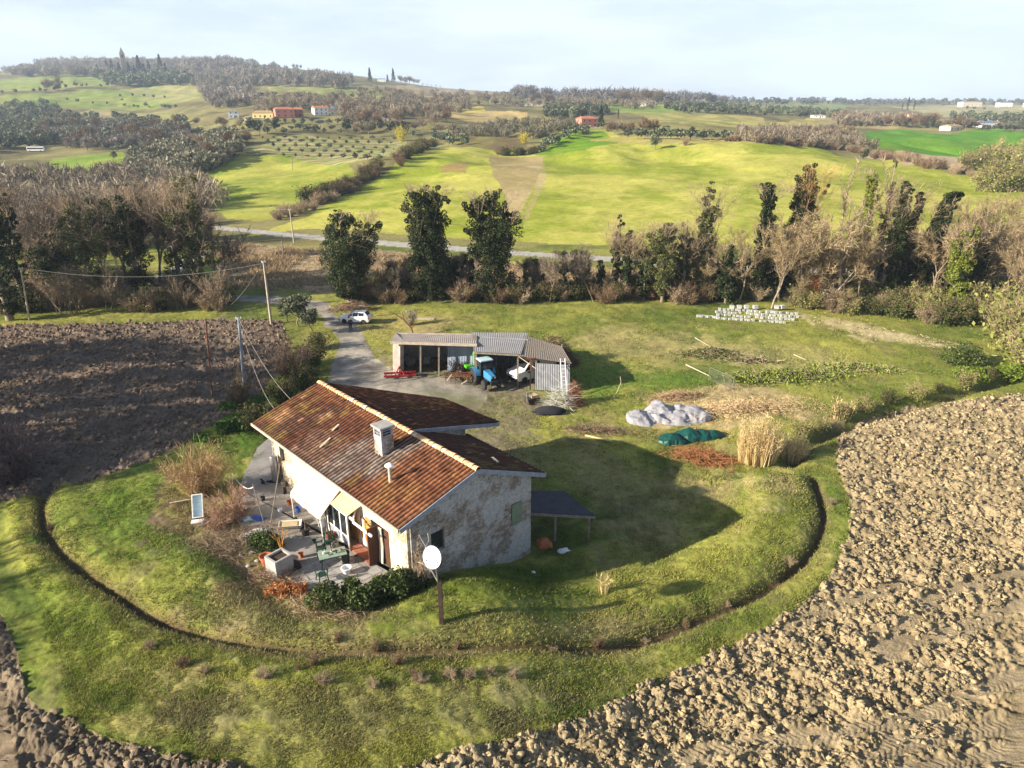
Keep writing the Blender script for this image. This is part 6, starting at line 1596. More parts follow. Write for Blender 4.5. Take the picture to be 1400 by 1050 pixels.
# laundry and clutter under the awning
lr = thing('drying_rack', 'drying rack hung with white, red and yellow cloths under the awning', 'drying rack', T(446, 722), HRZ)
m = MB(); m.bar((-.5, -.3, .95), (.5, -.3, .95), .02); m.bar((-.5, .3, .95), (.5, .3, .95), .02)
for s in (-1, 1): m.bar((s * .45, -.3, .95), (s * .45, .25, 0), .02); m.bar((s * .45, .3, .95), (s * .45, -.25, 0), .02)
m.build('frame', MT['white_paint'], lr)
for i, (x, mt, w_, h_) in enumerate([(-.3, 'white_plastic', .35, .6), (.1, 'red_cloth', .18, .45), (.32, 'yellow_cloth', .22, .5), (.0, 'white_plastic', .3, .5)]):
    y = -.3 if i < 3 else .3; m = MB(); m.box(x - w_ / 2, x + w_ / 2, y - .02, y + .02, .95 - h_, .97); m.build('cloth', MT[mt], lr, bevel=.012)
for i, (px, py, s, mt, lab) in enumerate([(452,735,.5,'rust','rusty brown basket on the terrace under the awning post'),(404,717,.6,'grey_wood','weathered crate behind the wheelbarrow'),(459,748,.35,'pale_wood','pale box beside the chairs at the glazed screen'),(388,664,.35,'pale_wood','pale box against the wall right of the water heater'),(390,674,.3,'dark_rust','dark flat box on the terrace in front of the pale box')]):
    m = MB(); m.box(-s/2, s/2, -s/3, s/3, 0, .03); 
    for a_, b_, c_, d_ in ((-s/2, s/2, -s/3, -s/3+.02), (-s/2, s/2, s/3-.02, s/3), (-s/2, -s/2+.02, -s/3+.02, s/3-.02), (s/2-.02, s/2, -s/3+.02, s/3-.02)):
        for z in (.031, .14, .25): m.box(a_, b_, c_, d_, z, z + .09)
    o = m.build('crate', MT[mt]); o.location = T(px, py); o.rotation_euler = (0, 0, HRZ + .3 * i); tag(o, lab, 'crate')
# climbing bare vine by the lit corner
ivy = twig_bush(242, 3.2, 1.4, 900, (.24, .17, .11), (.42, .32, .22), tw=.016, stems=18)
ivy.place(Vector((*hl(-4.0, .1), 2.0)), 1, 0, 'leafless climber against the sunlit corner of the farmhouse')

# satellite dish
ds = thing('satellite_dish', 'white satellite dish on a tall brown post in front of the gable', 'satellite dish', GP(604, 852), 0)
MB().bar((0, 0, -.3), (-.03, 0, 2.45), .20, .20).build('post', MT['dark_rust'], ds)
MB().tube([(-.1, 0, 2.3), (-.16, 0, 3.4)], .035, 8).build('mast', MT['steel'], ds)
R_ = .54; dirn = Vector((-.55, -.80, .38)).normalized(); Q_ = dirn.to_track_quat('Z', 'Y').to_matrix().to_4x4(); Mt = Matrix.Translation((-.22, -.05, 3.9)) @ Q_
prof = [(r * R_, .16 * r * r) for r in np.linspace(.02, 1, 10)] + [(R_ * 1.01, .165)] + [(r * R_, .16 * r * r - .02) for r in np.linspace(1, .02, 10)]
MB().lathe(prof, 36, Mt).build('reflector', MT['dish_white'], ds, smooth=True)
m = MB(); e = Mt @ Vector((0, -.1, .62)); m.tube([Mt @ Vector((0, -R_, .15)), Mt @ Vector((0, -.55, .5)), e], .018, 6); m.build('feed_arm', MT['steel'], ds)
MB().tube([e, e + dirn * -.14], .04, 8).build('receiver', MT['white_paint'], ds)
MB().bar((-.16, 0, 3.3), (-.20, -.03, 3.95), .08).build('bracket', MT['steel'], ds)
m = MB(); m.tube([(-.1, 0, 2.3), (-.35, 0, 2.9), (-.8, .05, 3.35), (-1.05, .1, 3.4)], .03, 6); m.tube([(-.35, 0, 2.9), (-.7, 0, 3.5), (-.62, .05, 4.3), (-.9, .1, 4.9)], .02, 6); m.tube([(-.62, .05, 4.3), (-.45, .1, 4.6), (-.5, .1, 5.0)], .018, 6)
o = m.build('dead_branch', MT['fascia']); o.location = GP(604, 852) + Vector((0, .15, 0)); tag(o, 'forked dead branch tied to the satellite dish post', 'branch')

# ------------------------------------------------------------------ barn
def W(px, Y, z): # world point under photo column px at depth Y and height z
    d = Y * CP + (HC - z) * SP; return Vector(((px - 700) / FPX * d, Y, z))
def corr_sheet(mb, A, B, C, Dd, n, amp=.03, t=.02):
    """corrugated sheet; A-B along one edge, D-C the other"""
    A, B, C, Dd = map(Vector, (A, B, C, Dd)); nn = (B - A).cross(Dd - A).normalized()
    top = []; 
    for i in range(n + 1):
        u = i / n; o = nn * (amp * math.sin(u * n * PI / 2)); top.append((A.lerp(B, u) + o, Dd.lerp(C, u) + o))
    k = len(top); vs = [p for a in top for p in a] + [p - nn * t for a in top for p in a]
    fs = []
    for i in range(k - 1):
        a = 2 * i; fs.append((a, a + 2, a + 3, a + 1)); b = a + 2 * k; fs.append((b, b + 1, b + 3, b + 2))
    for i in range(k - 1):
        fs.append((2 * i, 2 * i + 2 * k, 2 * i + 2 + 2 * k, 2 * i + 2)); fs.append((2 * i + 1, 2 * i + 3, 2 * i + 3 + 2 * k, 2 * i + 1 + 2 * k))
    fs.append((0, 1, 1 + 2 * k, 2 * k)); fs.append((2 * k - 2, 4 * k - 2, 4 * k - 1, 2 * k - 1))
    mb.add(vs, fs)
bn = thing('open_barn', 'long low open fronted barn of sheet metal and old masonry at the gravel yard', 'barn', (-3, 69, 0))
def bp(v): return Vector(v) - Vector((-3, 69, 0))
YF = 68.2
m = MB(); a0 = W(538, YF, 0); a1 = W(553, YF - .4, 0)
m.hexa([bp(p) for p in (W(537, YF, -.2), W(547, YF - .5, -.2), W(552, YF + .1, -.2), W(541, 73, -.2), W(537, YF, 3.65), W(547, YF - .5, 3.6), W(552, YF + .1, 3.6), W(541, 73, 3.0))])
m.hexa([bp(p) for p in (W(541, 72.8, -.2), W(650, 72.4, -.2), W(650, 72.7, -.2), W(541, 73.1, -.2), W(541, 72.8, 2.95), W(650, 72.4, 2.95), W(650, 72.7, 2.95), W(541, 73.1, 2.95))])
m.build('masonry_wall', MT['wall_old'], bn)
m = MB(); corr_sheet(m, bp(W(533, YF - .7, 3.75)), bp(W(652, YF - 1.2, 3.65)), bp(W(650, 72.4, 2.9)), bp(W(540, 72.6, 2.9)), 170, .012); m.build('roof', MT['fibre_roof'], bn)
m = MB(); m.bar(bp(W(534, YF - .72, 3.66)), bp(W(652, YF - 1.2, 3.56)), .08, .28); m.build('fascia', MT['fascia'], bn)
m = MB(); corr_sheet(m, bp(W(648, 65.6, 3.4)), bp(W(712, 64.8, 3.4)), bp(W(722, 72.4, 3.15)), bp(W(645, 72.4, 3.2)), 100, .014); m.build('roof', MT['white_roof'], bn)
m = MB(); corr_sheet(m, bp(W(708, 64.6, 3.3)), bp(W(782, 63.2, 3.0)), bp(W(768, 68.0, 3.1)), bp(W(716, 71.5, 3.2)), 90, .014); m.build('roof', MT['grey_wood'], bn)
# partitions and wall sheets
m = MB(); corr_sheet(m, bp(W(612, 69.2, 0)), bp(W(648, 68.6, 0)), bp(W(648, 68.6, 3.3)), bp(W(612, 69.2, 3.3)), 40, .015); m.build('wall_sheet', MT['blue_sheet'], bn)
m = MB(); corr_sheet(m, bp(W(650, 70.6, 0)), bp(W(722, 69.6, 0)), bp(W(722, 69.6, 3.35)), bp(W(650, 70.6, 3.35)), 90, .02); m.build('wall_sheet', MT['grey_sheet'], bn)
m = MB(); corr_sheet(m, bp(W(732, 64.0, 0)), bp(W(779, 63.4, 0)), bp(W(779, 63.4, 2.75)), bp(W(732, 64.0, 2.75)), 60, .018); m.build('wall_sheet', MT['grey_sheet'], bn)
m = MB(); corr_sheet(m, bp(W(779, 63.4, 0)), bp(W(768, 69, 0)), bp(W(768, 69, 3.0)), bp(W(779, 63.4, 2.8)), 34, .035); m.build('wall_sheet', MT['grey_sheet'], bn)
m = MB(); m.hexa([bp(p) for p in (W(648, 70.8, 0), W(652, 70.8, 0), W(652, 66, 0), W(648, 66, 0), W(648, 70.8, 3.4), W(652, 70.8, 3.4), W(652, 66, 3.3), W(648, 66, 3.3))]); m.build('partition', MT['grey_wood'], bn)
for px, Y, z in ((600, YF - .6, 3.6), (650, 66.1, 3.2), (708, 65.3, 3.15), (733, 64.2, 2.9), (575, YF - .6, 3.6)):
    MB().bar(bp(W(px, Y, -.2)), bp(W(px, Y, z)), .16).build('post', MT['grey_wood'], bn)
MB().bar(bp(W(648, 65.7, 3.22)), bp(W(712, 64.9, 3.22)), .1, .16).build('beam', MT['grey_wood'], bn)
m = MB(); m.bar(bp(W(709, 64.7, 3.2)), bp(W(733, 64.0, 2.2)), .07, .07); m.build('brace', MT['pale_wood'], bn)
# junk inside the dark bay
for i, (px, Y, s, mt, lab) in enumerate([(560, 71, 1.2, 'grey_wood', 'grey stack inside the dark left bay of the barn'), (585, 71.4, 1.0, 'concrete', 'pale lump deep in the dark left bay of the barn'), (597, 70, 1.3, 'dark_rust', 'dark machine part at the right of the dark bay')]):
    lump('stored_junk', W(px, Y, 0), s, s * .8, s * 1.1, mt, lab, 'junk', 60 + i, 3, .35)
def planks(px, Y, n, hgt, wid, mats, label, seed, nm='leaning_boards'):
    r = random.Random(seed); t = thing(nm, label, 'boards', W(px, Y, 0))
    for i in range(n):
        x = (i / n - .5) * wid + r.uniform(-.05, .05); MB().bar((x, -r.uniform(.2, .7), 0), (x + r.uniform(-.3, .3), .1, hgt * r.uniform(.6, 1)), .08, .04).build('board', MT[mats[i % len(mats)]], t)
planks(700, 68.9, 14, 2.6, 3.4, ['grey_wood', 'pale_wood', 'rust', 'grey_wood'], 'grey and brown boards leaning on the barn wall between tractor and van', 3)
planks(727, 66.6, 6, 3.2, 1.2, ['pale_wood', 'fascia', 'rust'], 'tall pale timbers leaning behind the white van', 4)
rb = twig_bush(250, 1.9, 1.6, 700, (.02, .018, .016), (.08, .06, .05), tw=.05, stems=20)
rb.place(W(622, 68.0, 0), 1.0, 0, 'dark dead brushwood in front of the blue grey barn sheet', name='dead_brushwood'); rb.place(W(636, 67.8, 0), 1.0, 2, 'dark dead brushwood left of the green sprayer', name='dead_brushwood')
def mound(name, loc, L, Wd, Hh, n, seed, c1, c2, label, catn, rz=0, ln=(.4, 1.5), tw=.05):
    rng = np.random.default_rng(seed); a = rng.uniform(0, 2 * PI, n); r = np.sqrt(rng.random(n)); x = r * np.cos(a) * L / 2; y = r * np.sin(a) * Wd / 2; z = Hh * (1 - r ** 2) * rng.uniform(.3, 1, n)
    d = rng.normal(0, 1, (n, 3)); d[:, 2] *= .4; d /= np.linalg.norm(d, axis=1, keepdims=True)
    V, F, C = slivers(np.stack([x, y, z], 1), d, rng.uniform(*ln, n), tw, c1, c2, rng); o = mkmesh(name, V, [F], MT['twig'], col=C, loc=loc); o.rotation_euler = (0, 0, rz); tag(o, label, catn)
mound('brushwood_pile', W(757, 71.0, 0), 5.2, 3.2, 3.4, 3200, 71, (.08, .055, .035), (.26, .18, .11), 'high dark stack of firewood brush behind the right end of the barn', 'brushwood pile')
for i, (px, Y) in enumerate([(542, 65.3)]):
    t = thing('disc_harrow', 'dark red folding harrow parked by the left wall of the barn', 'harrow', W(547, 67.0, 0), .15)
    m = MB()
    for a, b in (((-1.6, -.5, .5), (1.6, -.5, .5)), ((-1.6, .4, .5), (1.6, .4, .5)), ((-1.4, -.5, .5), (-1.4, .4, .5)), ((1.4, -.5, .5), (1.4, .4, .5)), ((0, -.5, .5), (0, .4, .5))): m.bar(a, b, .16)
    m.bar((-.5, -.5, .5), (0, -.1, 1.35), .09); m.bar((.5, -.5, .5), (0, -.1, 1.35), .09); m.build('frame', MT['red_paint'], t)
    m = MB()
    for k in range(10): x = -1.5 + k * .33; m.lathe([(.05, -.01), (.30, -.01), (.30, .01), (.05, .01)], 14, Matrix.Translation((x, .45, .28)) @ Matrix.Rotation(PI / 2, 4, 'Y'))
    m.build('discs', MT['dark_rust'], t); MB().bar((0, -.1, 1.3), (0, -1.3, .7), .08).build('hitch', MT['black_plastic'], t)
t = thing('rusty_cultivator', 'rusty red cultivator left of the blue tractor', 'cultivator', W(626, 66.0, 0), .1)
m = MB()
for y in (-.6, 0, .6): m.bar((-1.3, y, .75), (1.3, y, .75), .1)
for x in (-1.2, 0, 1.2): m.bar((x, -.7, .76), (x, .7, .76), .1)
m.bar((-.4, -.6, .75), (0, -.6, 1.5), .08); m.bar((.4, -.6, .75), (0, -.6, 1.5), .08); m.build('frame', MT['rust'], t)
m = MB()
for y in (-.6, 0, .6):
    for k in range(6): x = -1.2 + k * .48; m.tube([(x, y, .75), (x, y + .25, .45), (x, y - .05, .05)], .03, 5)
m.build('tines', MT['rust'], t); m = MB(); m.bar((-1.1, -.8, .5), (-.6, -.9, 1.2), .09); m.bar((.3, -.8, .1), (.9, -.9, .5), .09); m.build('side_arms', MT['fascia'], t)

def wheel(parent, x, y, r, w, rim, spokes=True, rimm='cream_rim', lugs=0):
    Mw = Matrix.Translation((x, y, r)) @ Matrix.Rotation(PI / 2, 4, 'X')
    m = MB(); m.lathe([(r * .55, -w / 2), (r * .93, -w / 2), (r, -w * .36), (r, w * .36), (r * .93, w / 2), (r * .55, w / 2)], 28, Mw)
    for i in range(lugs):
        a = 2 * PI * i / lugs
        for s in (-1, 1):
            Q = Matrix.Translation((x, y, r)) @ Matrix.Rotation(a + (s > 0) * PI / lugs, 4, 'Y'); m.box(-.03, .03, min(0, s * w * .48), max(0, s * w * .48), r - .01, r + .05, Q)
    tw_ = m.build('wheel', MT['rubber'], parent, smooth=False)
    MB().lathe([(.03, -w * .42), (r * .12, -w * .44), (r * .5, -w * .2), (r * .57, -w * .46), (r * .57, w * .46), (r * .5, w * .2), (r * .12, w * .44), (.03, w * .42)], 24, Mw).build('rim', MT[rimm], tw_, smooth=True)
    return tw_
# tractor (x forward)
trc = thing('tractor', 'pale blue cab tractor with muddy tyres parked in front of the barn', 'tractor', W(664, 65.6, 0), -1.12)
m = MB(); m.hexa([(.25, -.36, .85), (1.85, -.30, .85), (1.85, .30, .85), (.25, .36, .85), (.25, -.36, 1.62), (1.85, -.28, 1.42), (1.85, .28, 1.42), (.25, .36, 1.62)]); m.build('bonnet', MT['blue_paint'], trc, bevel=.06)
m = MB(); m.box(1.851, 1.88, -.24, .24, .92, 1.36); m.build('grille', MT['black_plastic'], trc)
for s in (-1, 1): MB().box(1.882, 1.91, s * .17 - .06, s * .17 + .06, 1.22, 1.33).build('headlight', MT['white_plastic'], trc)
m = MB(); m.box(-.9, 1.7, -.22, .22, .55, .848); m.bar((1.35, -.75, .45), (1.35, .75, .45), .14); m.bar((-.75, -.75, .78), (-.75, .75, .78), .2); m.build('chassis', MT['black_plastic'], trc)
m = MB()
for x in (-1.15, .28):
    for s in (-1, 1): m.bar((x * .95, s * .62, 1.0), (x * .9, s * .58, 2.45), .07)
m.build('cab_frame', MT['black_plastic'], trc)
m = MB(); m.box(-1.06, .24, -.575, -.565, 1.2, 2.42); m.box(-1.06, .24, .565, .575, 1.2, 2.42); m.box(.245, .255, -.55, .55, 1.65, 2.42); m.box(-1.07, -1.06, -.55, .55, 1.3, 2.42); m.build('cab_glass', MT['dark_glass'], trc)
MB().box(-1.22, .40, -.68, .68, 2.452, 2.60).build('cab_roof', MT['pale_blue'], trc, bevel=.05)
for s in (-1, 1):
    m = MB(); pts = [(-.75 + .82 * math.cos(a), 0, .78 + .82 * math.sin(a)) for a in np.linspace(.25, PI - .5, 9)]
    for p, q in zip(pts[:-1], pts[1:]): m.hexa([(p[0], s * .58, p[2]), (q[0], s * .58, q[2]), (q[0], s * 1.08, q[2]), (p[0], s * 1.08, p[2]), (p[0], s * .58, p[2] + .05), (q[0], s * .58, q[2] + .05), (q[0], s * 1.08, q[2] + .05), (p[0], s * 1.08, p[2] + .05)])
    m.build('fender', MT['blue_paint'], trc)
    wheel(trc, -.75, s * .84, .76, .40, 0, lugs=18); wheel(trc, 1.35, s * .76, .47, .28, 0, lugs=12)
    m = MB(); m.bar((.3, s * .6, 1.7), (.38, s * .95, 1.95), .03); m.box(.36, .40, s * .95 - .09, s * .95 + .09, 1.8, 2.12); m.build('mirror', MT['black_plastic'], trc)
MB().tube([(.7, -.3, 1.6), (.7, -.34, 2.3)], .04, 8).build('exhaust', MT['dark_rust'], trc)
m = MB(); m.box(1.9, 2.15, -.35, .35, .55, .95); m.build('front_weights', MT['black_plastic'], trc)
# green mounted sprayer behind
t = thing('green_sprayer', 'bright green mounted machine standing behind the blue tractor', 'sprayer', W(655, 67.8, 0), -1.12)
m = MB(); m.box(-.55, .1, -.7, .7, .7, .95); m.bar((-.3, -.35, .4), (-.3, -.35, 3.1), .2); m.bar((-.3, .05, .4), (-.3, .05, 3.1), .16); m.box(-.5, -.1, -.45, .15, 2.2, 2.38); m.box(-.5, -.1, -.45, .15, 2.9, 3.15); m.bar((-.3, -.4, .9), (-.3, -1.2, 1.1), .2); m.build('frame', MT['green_paint'], t)
m = MB(); m.box(-.6, .0, -1.4, -.7, .95, 1.25); m.box(-.5, 0, .2, .7, .96, 1.5); m.build('hopper', MT['green_paint'], t, bevel=.04); MB().tube([(-.3, -.15, .8), (-.3, -.15, 2.9)], .06, 8).build('cylinder', MT['steel'], t)

def vehicle(name, label, loc, rz, st, wh, wr, glass, paint='car_white', lights=None):
    """st: stations (x, halfwidth, zbottom, zbelt, ztop, halfwidth_top)"""
    t = thing(name, label, 'van' if name == 'van' else 'car', loc, rz)
    V = []; F = []; K = 8
    for (x, w_, zb, zl, zt, wt) in st:
        V += [(x, -w_ * .94, zb), (x, -w_, (zb + zl) / 2), (x, -w_ * .97, zl), (x, -wt, zt - .03), (x, -wt * .8, zt), (x, wt * .8, zt), (x, wt, zt - .03), (x, w_ * .97, zl), (x, w_, (zb + zl) / 2), (x, w_ * .94, zb)]
    K = 10; n = len(st)
    for i in range(n - 1):
        for k in range(K): F.append((i * K + k, i * K + (k + 1) % K, (i + 1) * K + (k + 1) % K, (i + 1) * K + k))
    F += [tuple(range(K - 1, -1, -1)), tuple(range((n - 1) * K, n * K))]
    m = MB(); m.add(V, F); b = m.build('body', MT[paint], t, smooth=True); flip_up(b)
    def P(i, s, f):   # point on side between belt and roof
        x, w_, zb, zl, zt, wt = st[i]; return Vector((x, s * (w_ * .97 + (wt - w_ * .97) * f + .012), zl + (zt - .03 - zl) * f))
    for (i, j, f0, f1) in glass['side']:
        for s in (-1, 1):
            a, b_, c, d = P(i, s, f0), P(j, s, f0), P(j, s, f1), P(i, s, f1); e = (b_ - a) * .07; o = Vector((0, s * .012, 0))
            MB().hexa([a + e, b_ - e, b_ - e + o, a + e + o, d + e, c - e, c - e + o, d + e + o]).build('side_window', MT['dark_glass'], t)
    for nm, (i, j) in (('windscreen', glass['front']), ('rear_window', glass['rear'])):
        if i is None: continue
        A, B = st[i], st[j]; wA, wB = A[5] * .84, B[5] * .84; u = Vector((B[0] - A[0], 0, B[4] - A[4])); nn = Vector((-u.z, 0, u.x)).normalized(); nn = nn if nn.z > 0 else -nn
        a, b_ = Vector((A[0], 0, A[4])) + u * .08, Vector((A[0], 0, A[4])) + u * .93; o = nn * .014
        MB().hexa([a + Vector((0, -wA, 0)) , a + Vector((0, wA, 0)), b_ + Vector((0, wB, 0)), b_ + Vector((0, -wB, 0)), a + Vector((0, -wA, 0)) + o, a + Vector((0, wA, 0)) + o, b_ + Vector((0, wB, 0)) + o, b_ + Vector((0, -wB, 0)) + o]).build(nm, MT['dark_glass'], t)
    hw = st[len(st) // 2][1]
    for x in wh:
        for s in (-1, 1): wheel(t, x, s * (hw - .09), wr, .2, 0, rimm='steel')
    xf = st[0][0] if st[0][0] > st[-1][0] else st[-1][0]; xr = min(st[0][0], st[-1][0]); zl = st[0][3]
    for s in (-1, 1):
        MB().box(xf - .12, xf + .015, s * hw * .68 - .16, s * hw * .68 + .16, zl - .22, zl - .06).build('headlight', MT['white_plastic'], t, bevel=.02)
        MB().box(xr - .015, xr + .1, s * hw * .84 - .08, s * hw * .84 + .08, st[-1][3] - .25, st[-1][3] + .05).build('tail_light', MT['red_paint'], t)
        MB().box(xf - 1.45, xf - 1.3, s * (hw + .02), s * (hw + .02) + s * .15, zl + .12, zl + .28).build('mirror', MT['black_plastic'], t) if s > 0 else MB().box(xf - 1.45, xf - 1.3, s * (hw + .17), s * (hw + .02), zl + .12, zl + .28).build('mirror', MT['black_plastic'], t)
    m = MB(); m.box(xf - .2, xf + .05, -hw * .9, hw * .9, st[0][2] + .02, st[0][2] + .30); m.build('bumper', MT['black_plastic'], t, bevel=.03)
    m = MB(); m.box(xf + .0, xf + .025, -hw * .45, hw * .45, zl - .24, zl - .10); m.build('grille', MT['black_plastic'], t)
    return t
car_st = [(1.95, .70, .32, .72, .74, .55), (1.80, .80, .25, .80, .82, .66), (1.0, .84, .22, .92, .95, .70), (.85, .84, .22, .94, .99, .70), (.15, .85, .22, .97, 1.45, .58), (-.6, .85, .22, .98, 1.50, .57), (-1.35, .84, .22, 1.0, 1.45, .56), (-1.80, .82, .25, 1.0, 1.05, .64), (-1.95, .76, .35, .85, .88, .60)]
pc = GP(482, 444)
vehicle('car', 'small white hatchback parked on the grass beside the drive', pc + Vector((.2, 1.2, 0)), PI - .12, car_st, (1.25, -1.22), .31, dict(side=[(3, 4, .05, .85), (4, 5, .08, .85), (5, 6, .08, .85)], front=(3, 4), rear=(7, 6)))
van_st = [(2.55, .84, .35, .95, .98, .66), (2.40, .94, .28, 1.08, 1.12, .78), (1.75, .98, .28, 1.22, 1.30, .84), (1.55, .98, .28, 1.25, 1.38, .84), (.80, 1.0, .28, 1.28, 2.15, .82), (.55, 1.0, .28, 1.28, 2.22, .82), (-.35, 1.0, .28, 1.28, 2.25, .82), (-2.30, 1.0, .28, 1.25, 2.22, .82), (-2.45, .96, .35, 1.2, 2.10, .78)]
vehicle('van', 'white panel van parked half behind the grey sheet wall of the barn', W(727, 67.4, 0), PI + .62, van_st, (1.6, -1.5), .34, dict(side=[(3, 4, .05, .80), (5, 6, .1, .78)], front=(3, 4), rear=(None, None)))
# things in the yard right of the van
t = thing('sign_post', 'dark metal post with a crossbar in front of the white van', 'post', PZ(725, 532, 0)); MB().bar((0, 0, 0), (0, 0, 1.9), .22, .12).build('base', MT['black_plastic'], t); MB().bar((0, 0, 1.9), (0, 0, 3.2), .09).build('post', MT['rust'], t); MB().bar((-.45, 0, 3.2), (.45, 0, 3.2), .1).build('crossbar', MT['rust'], t)
t = thing('ladder', 'aluminium ladder leaning against the grey sheet wall', 'ladder', PZ(770, 540, 0), .1)
for x in (-.22, .22): MB().bar((x, -.9, 0), (x, .9, 3.4), .07).build('rail', MT['white_plastic'], t)
m = MB()
for i in range(10): f = (i + .7) / 10.5; m.bar((-.22, -.9 + 1.8 * f, 3.4 * f), (.22, -.9 + 1.8 * f, 3.4 * f), .04)
m.build('rungs', MT['white_plastic'], t)
mound('wire_bundle', PZ(766, 556, 0), 2.2, 1.6, 2.4, 420, 72, (.30, .30, .26), (.55, .55, .50), 'tangle of pale wire and canes below the ladder', 'wire', ln=(.8, 2.4), tw=.03)
mound('red_brush_pile', PZ(784, 552, 0), 1.6, 1.6, 2.2, 900, 73, (.20, .07, .04), (.38, .16, .10), 'reddish dry climber at the right end of the barn', 'shrub', ln=(.3, .8))
lump('black_sheet', PZ(751, 566, 0), 3.0, 1.0, .9, 'cloth_dark', 'black plastic sheet heap in front of the grey barn wall', 'sheet', 21)
t = thing('pallet_crate', 'pale crate with grey fork frame on the yard below the van', 'crate', PZ(728, 550, 0), .5)
m = MB(); m.box(-.6, .6, -.4, .4, 0, .5); m.build('box', MT['dark_rust'], t); MB().box(-.2, .45, -.3, .35, .501, .75).build('bag', MT['canvas_tan'], t)
m = MB()
for k in range(5): m.bar((-.75 + k * .14, -.3, .3), (-.95 + k * .14, -.5, 1.35), .06)
m.build('tines', MT['fascia_grey'], t)
# tarpaulin heaps
def tarp(name, px, py, L, Wd, bumps, mat, label, seed, ang=0, catn='tarpaulin', wr=.10):
    n1, n2 = 60, 30; U, Vv = np.meshgrid(np.linspace(-1, 1, n1), np.linspace(-1, 1, n2), indexing='ij')
    a = np.arctan2(Vv, U); edge = 1 + (fbm(np.cos(a) * 2 + seed, np.sin(a) * 2, seed, 3) - .5) * .6
    sq = np.maximum(np.abs(U), np.abs(Vv)) / (np.hypot(U, Vv) + 1e-6); x = U * sq * L / 2 * edge; y = Vv * sq * Wd / 2 * edge
    z = np.zeros_like(x)
    for q, (bx, by, br, bh) in enumerate(bumps):
        an = seed * 1.7 + q * 2.3; xr = (x - bx) * math.cos(an) + (y - by) * math.sin(an); yr = -(x - bx) * math.sin(an) + (y - by) * math.cos(an)
        z = np.maximum(z, bh * np.clip(1.12 - (np.abs(xr) * .8 + np.abs(yr) * .62 + .35 * np.maximum(np.abs(xr), np.abs(yr))) / br, 0, 1))
    ridg = 1 - np.abs(fbm(x * 1.1 + seed, y * 1.6 + z, seed + 2, 4) * 2 - 1) * 2.2; z = z + np.maximum(ridg, -.8) * wr * np.clip(z * 3, 0, 1) * 1.6 + (fbm(x * 4, y * 4, seed + 9, 2) - .5) * .12 * np.clip(z * 3, 0, 1) + .03
    rim = np.maximum(np.abs(U), np.abs(Vv)) > .97; z = np.where(rim, -.05, z)
    ii = np.arange(n1 - 1)[:, None] * n2 + np.arange(n2 - 1)[None]; Q = np.stack([ii, ii + n2, ii + n2 + 1, ii + 1], -1).reshape(-1, 4)
    z = z * .62; o = mkmesh(name, np.stack([x, y, z], -1).reshape(-1, 3), [Q], MT[mat], smooth=False, loc=GP(px, py)); o.rotation_euler = (0, 0, ang); tag(o, label, catn); return o
tarp('white_sheeting', 878, 574, 3.2, 2.6, [(-.5, 0, 1.9, 1.5), (.6, .1, 1.5, .9)], 'tarp_white', 'left mound of crumpled white plastic sheeting with a tyre on it', 5)
tarp('white_sheeting', 925, 570, 6.0, 3.2, [(-1.6, .6, 2.2, 1.8), (0, -.2, 1.9, 1.0), (1.5, .3, 2.1, 1.2), (2.3, -.4, 1.5, .8), (-2.0, -.7, 1.7, 1.0), (.4, .9, 1.6, 1.1)], 'tarp_white', 'right larger heap of crumpled white plastic sheeting', 6, wr=.2)
m = MB(); m.lathe([(.22, -.08), (.36, -.10), (.40, 0), (.36, .10), (.22, .08)], 20, Matrix.Translation((0, 0, .4)) @ Matrix.Rotation(1.2, 4, 'X')); o = m.build('old_tyre', MT['rubber'], smooth=True); o.location = GP(868, 576); tag(o, 'old tyre weighing down the left white sheeting', 'tyre')
tarp('green_tarpaulin', 921, 604, 2.8, 1.8, [(-.2, 0, 1.7, 1.1)], 'tarp_green', 'left hump of dark green tarpaulin covering a low machine', 7, .2)
tarp('green_tarpaulin', 955, 598, 4.4, 1.7, [(-.8, 0, 1.6, 1.3), (.3, 0, 1.7, .9), (1.3, 0, 1.3, .85)], 'tarp_green', 'right longer hump of dark green tarpaulin by the reeds', 8, .1)
# fence panel, canes and planks on the grass
t = thing('mesh_panel', 'leaning wire mesh panel on the grass above the white sheeting', 'fence panel', GP(985, 526), -1.05)
m = MB(); m.bar((-1.6, 0, 0), (-1.6, 0, 1.3), .05); m.bar((1.6, 0, 0), (1.6, 0, 1.3), .05); m.bar((-1.6, 0, 1.3), (1.6, 0, 1.3), .04); m.bar((-1.6, 0, .1), (1.6, 0, .1), .03); m.build('frame', MT['wire_mesh'], t)
m = MB()
for i in range(22): m.bar((-1.6 + i * .15, 0, .1), (-1.6 + i * .15, 0, 1.3), .012)
for i in range(8): m.bar((-1.6, 0, .2 + i * .15), (1.6, 0, .2 + i * .15), .012)
m.build('wire_grid', MT['wire_mesh'], t)
for i, (p, q, w_, mt, lab) in enumerate([((938,500),(970,516),.12,'pale_wood','long pale strip lying on the grass edge left of the mesh panel'),((950,463),(972,476),.09,'pale_wood','bleached branch sticking out of the olive pile'),((1000,498),(1026,497),.08,'pale_wood','bleached branch right of the olive pile'),((1085,486),(1102,494),.09,'pale_wood','bleached pole across the field in front of the green heap'),((1100,514),(1124,519),.10,'pale_wood','bleached pole at the right of the green heap'),((800,597),(838,606),.16,'canvas_tan','long ochre plank in front of the white sheeting'),((785,604),(822,612),.08,'grey_wood','weathered plank parallel to the ochre one'),((1355,487),(1372,489),.1,'pale_wood','pale log at the corner of the right thicket')]):
    a, b = GP(*p), GP(*q); o = MB().tube([Vector((0, 0, .12)), b - a + Vector((0, 0, .16))], [w_ * .6, w_ * .35], 6).build('pole_on_ground', MT[mt]); o.location = a; tag(o, lab, 'pole')
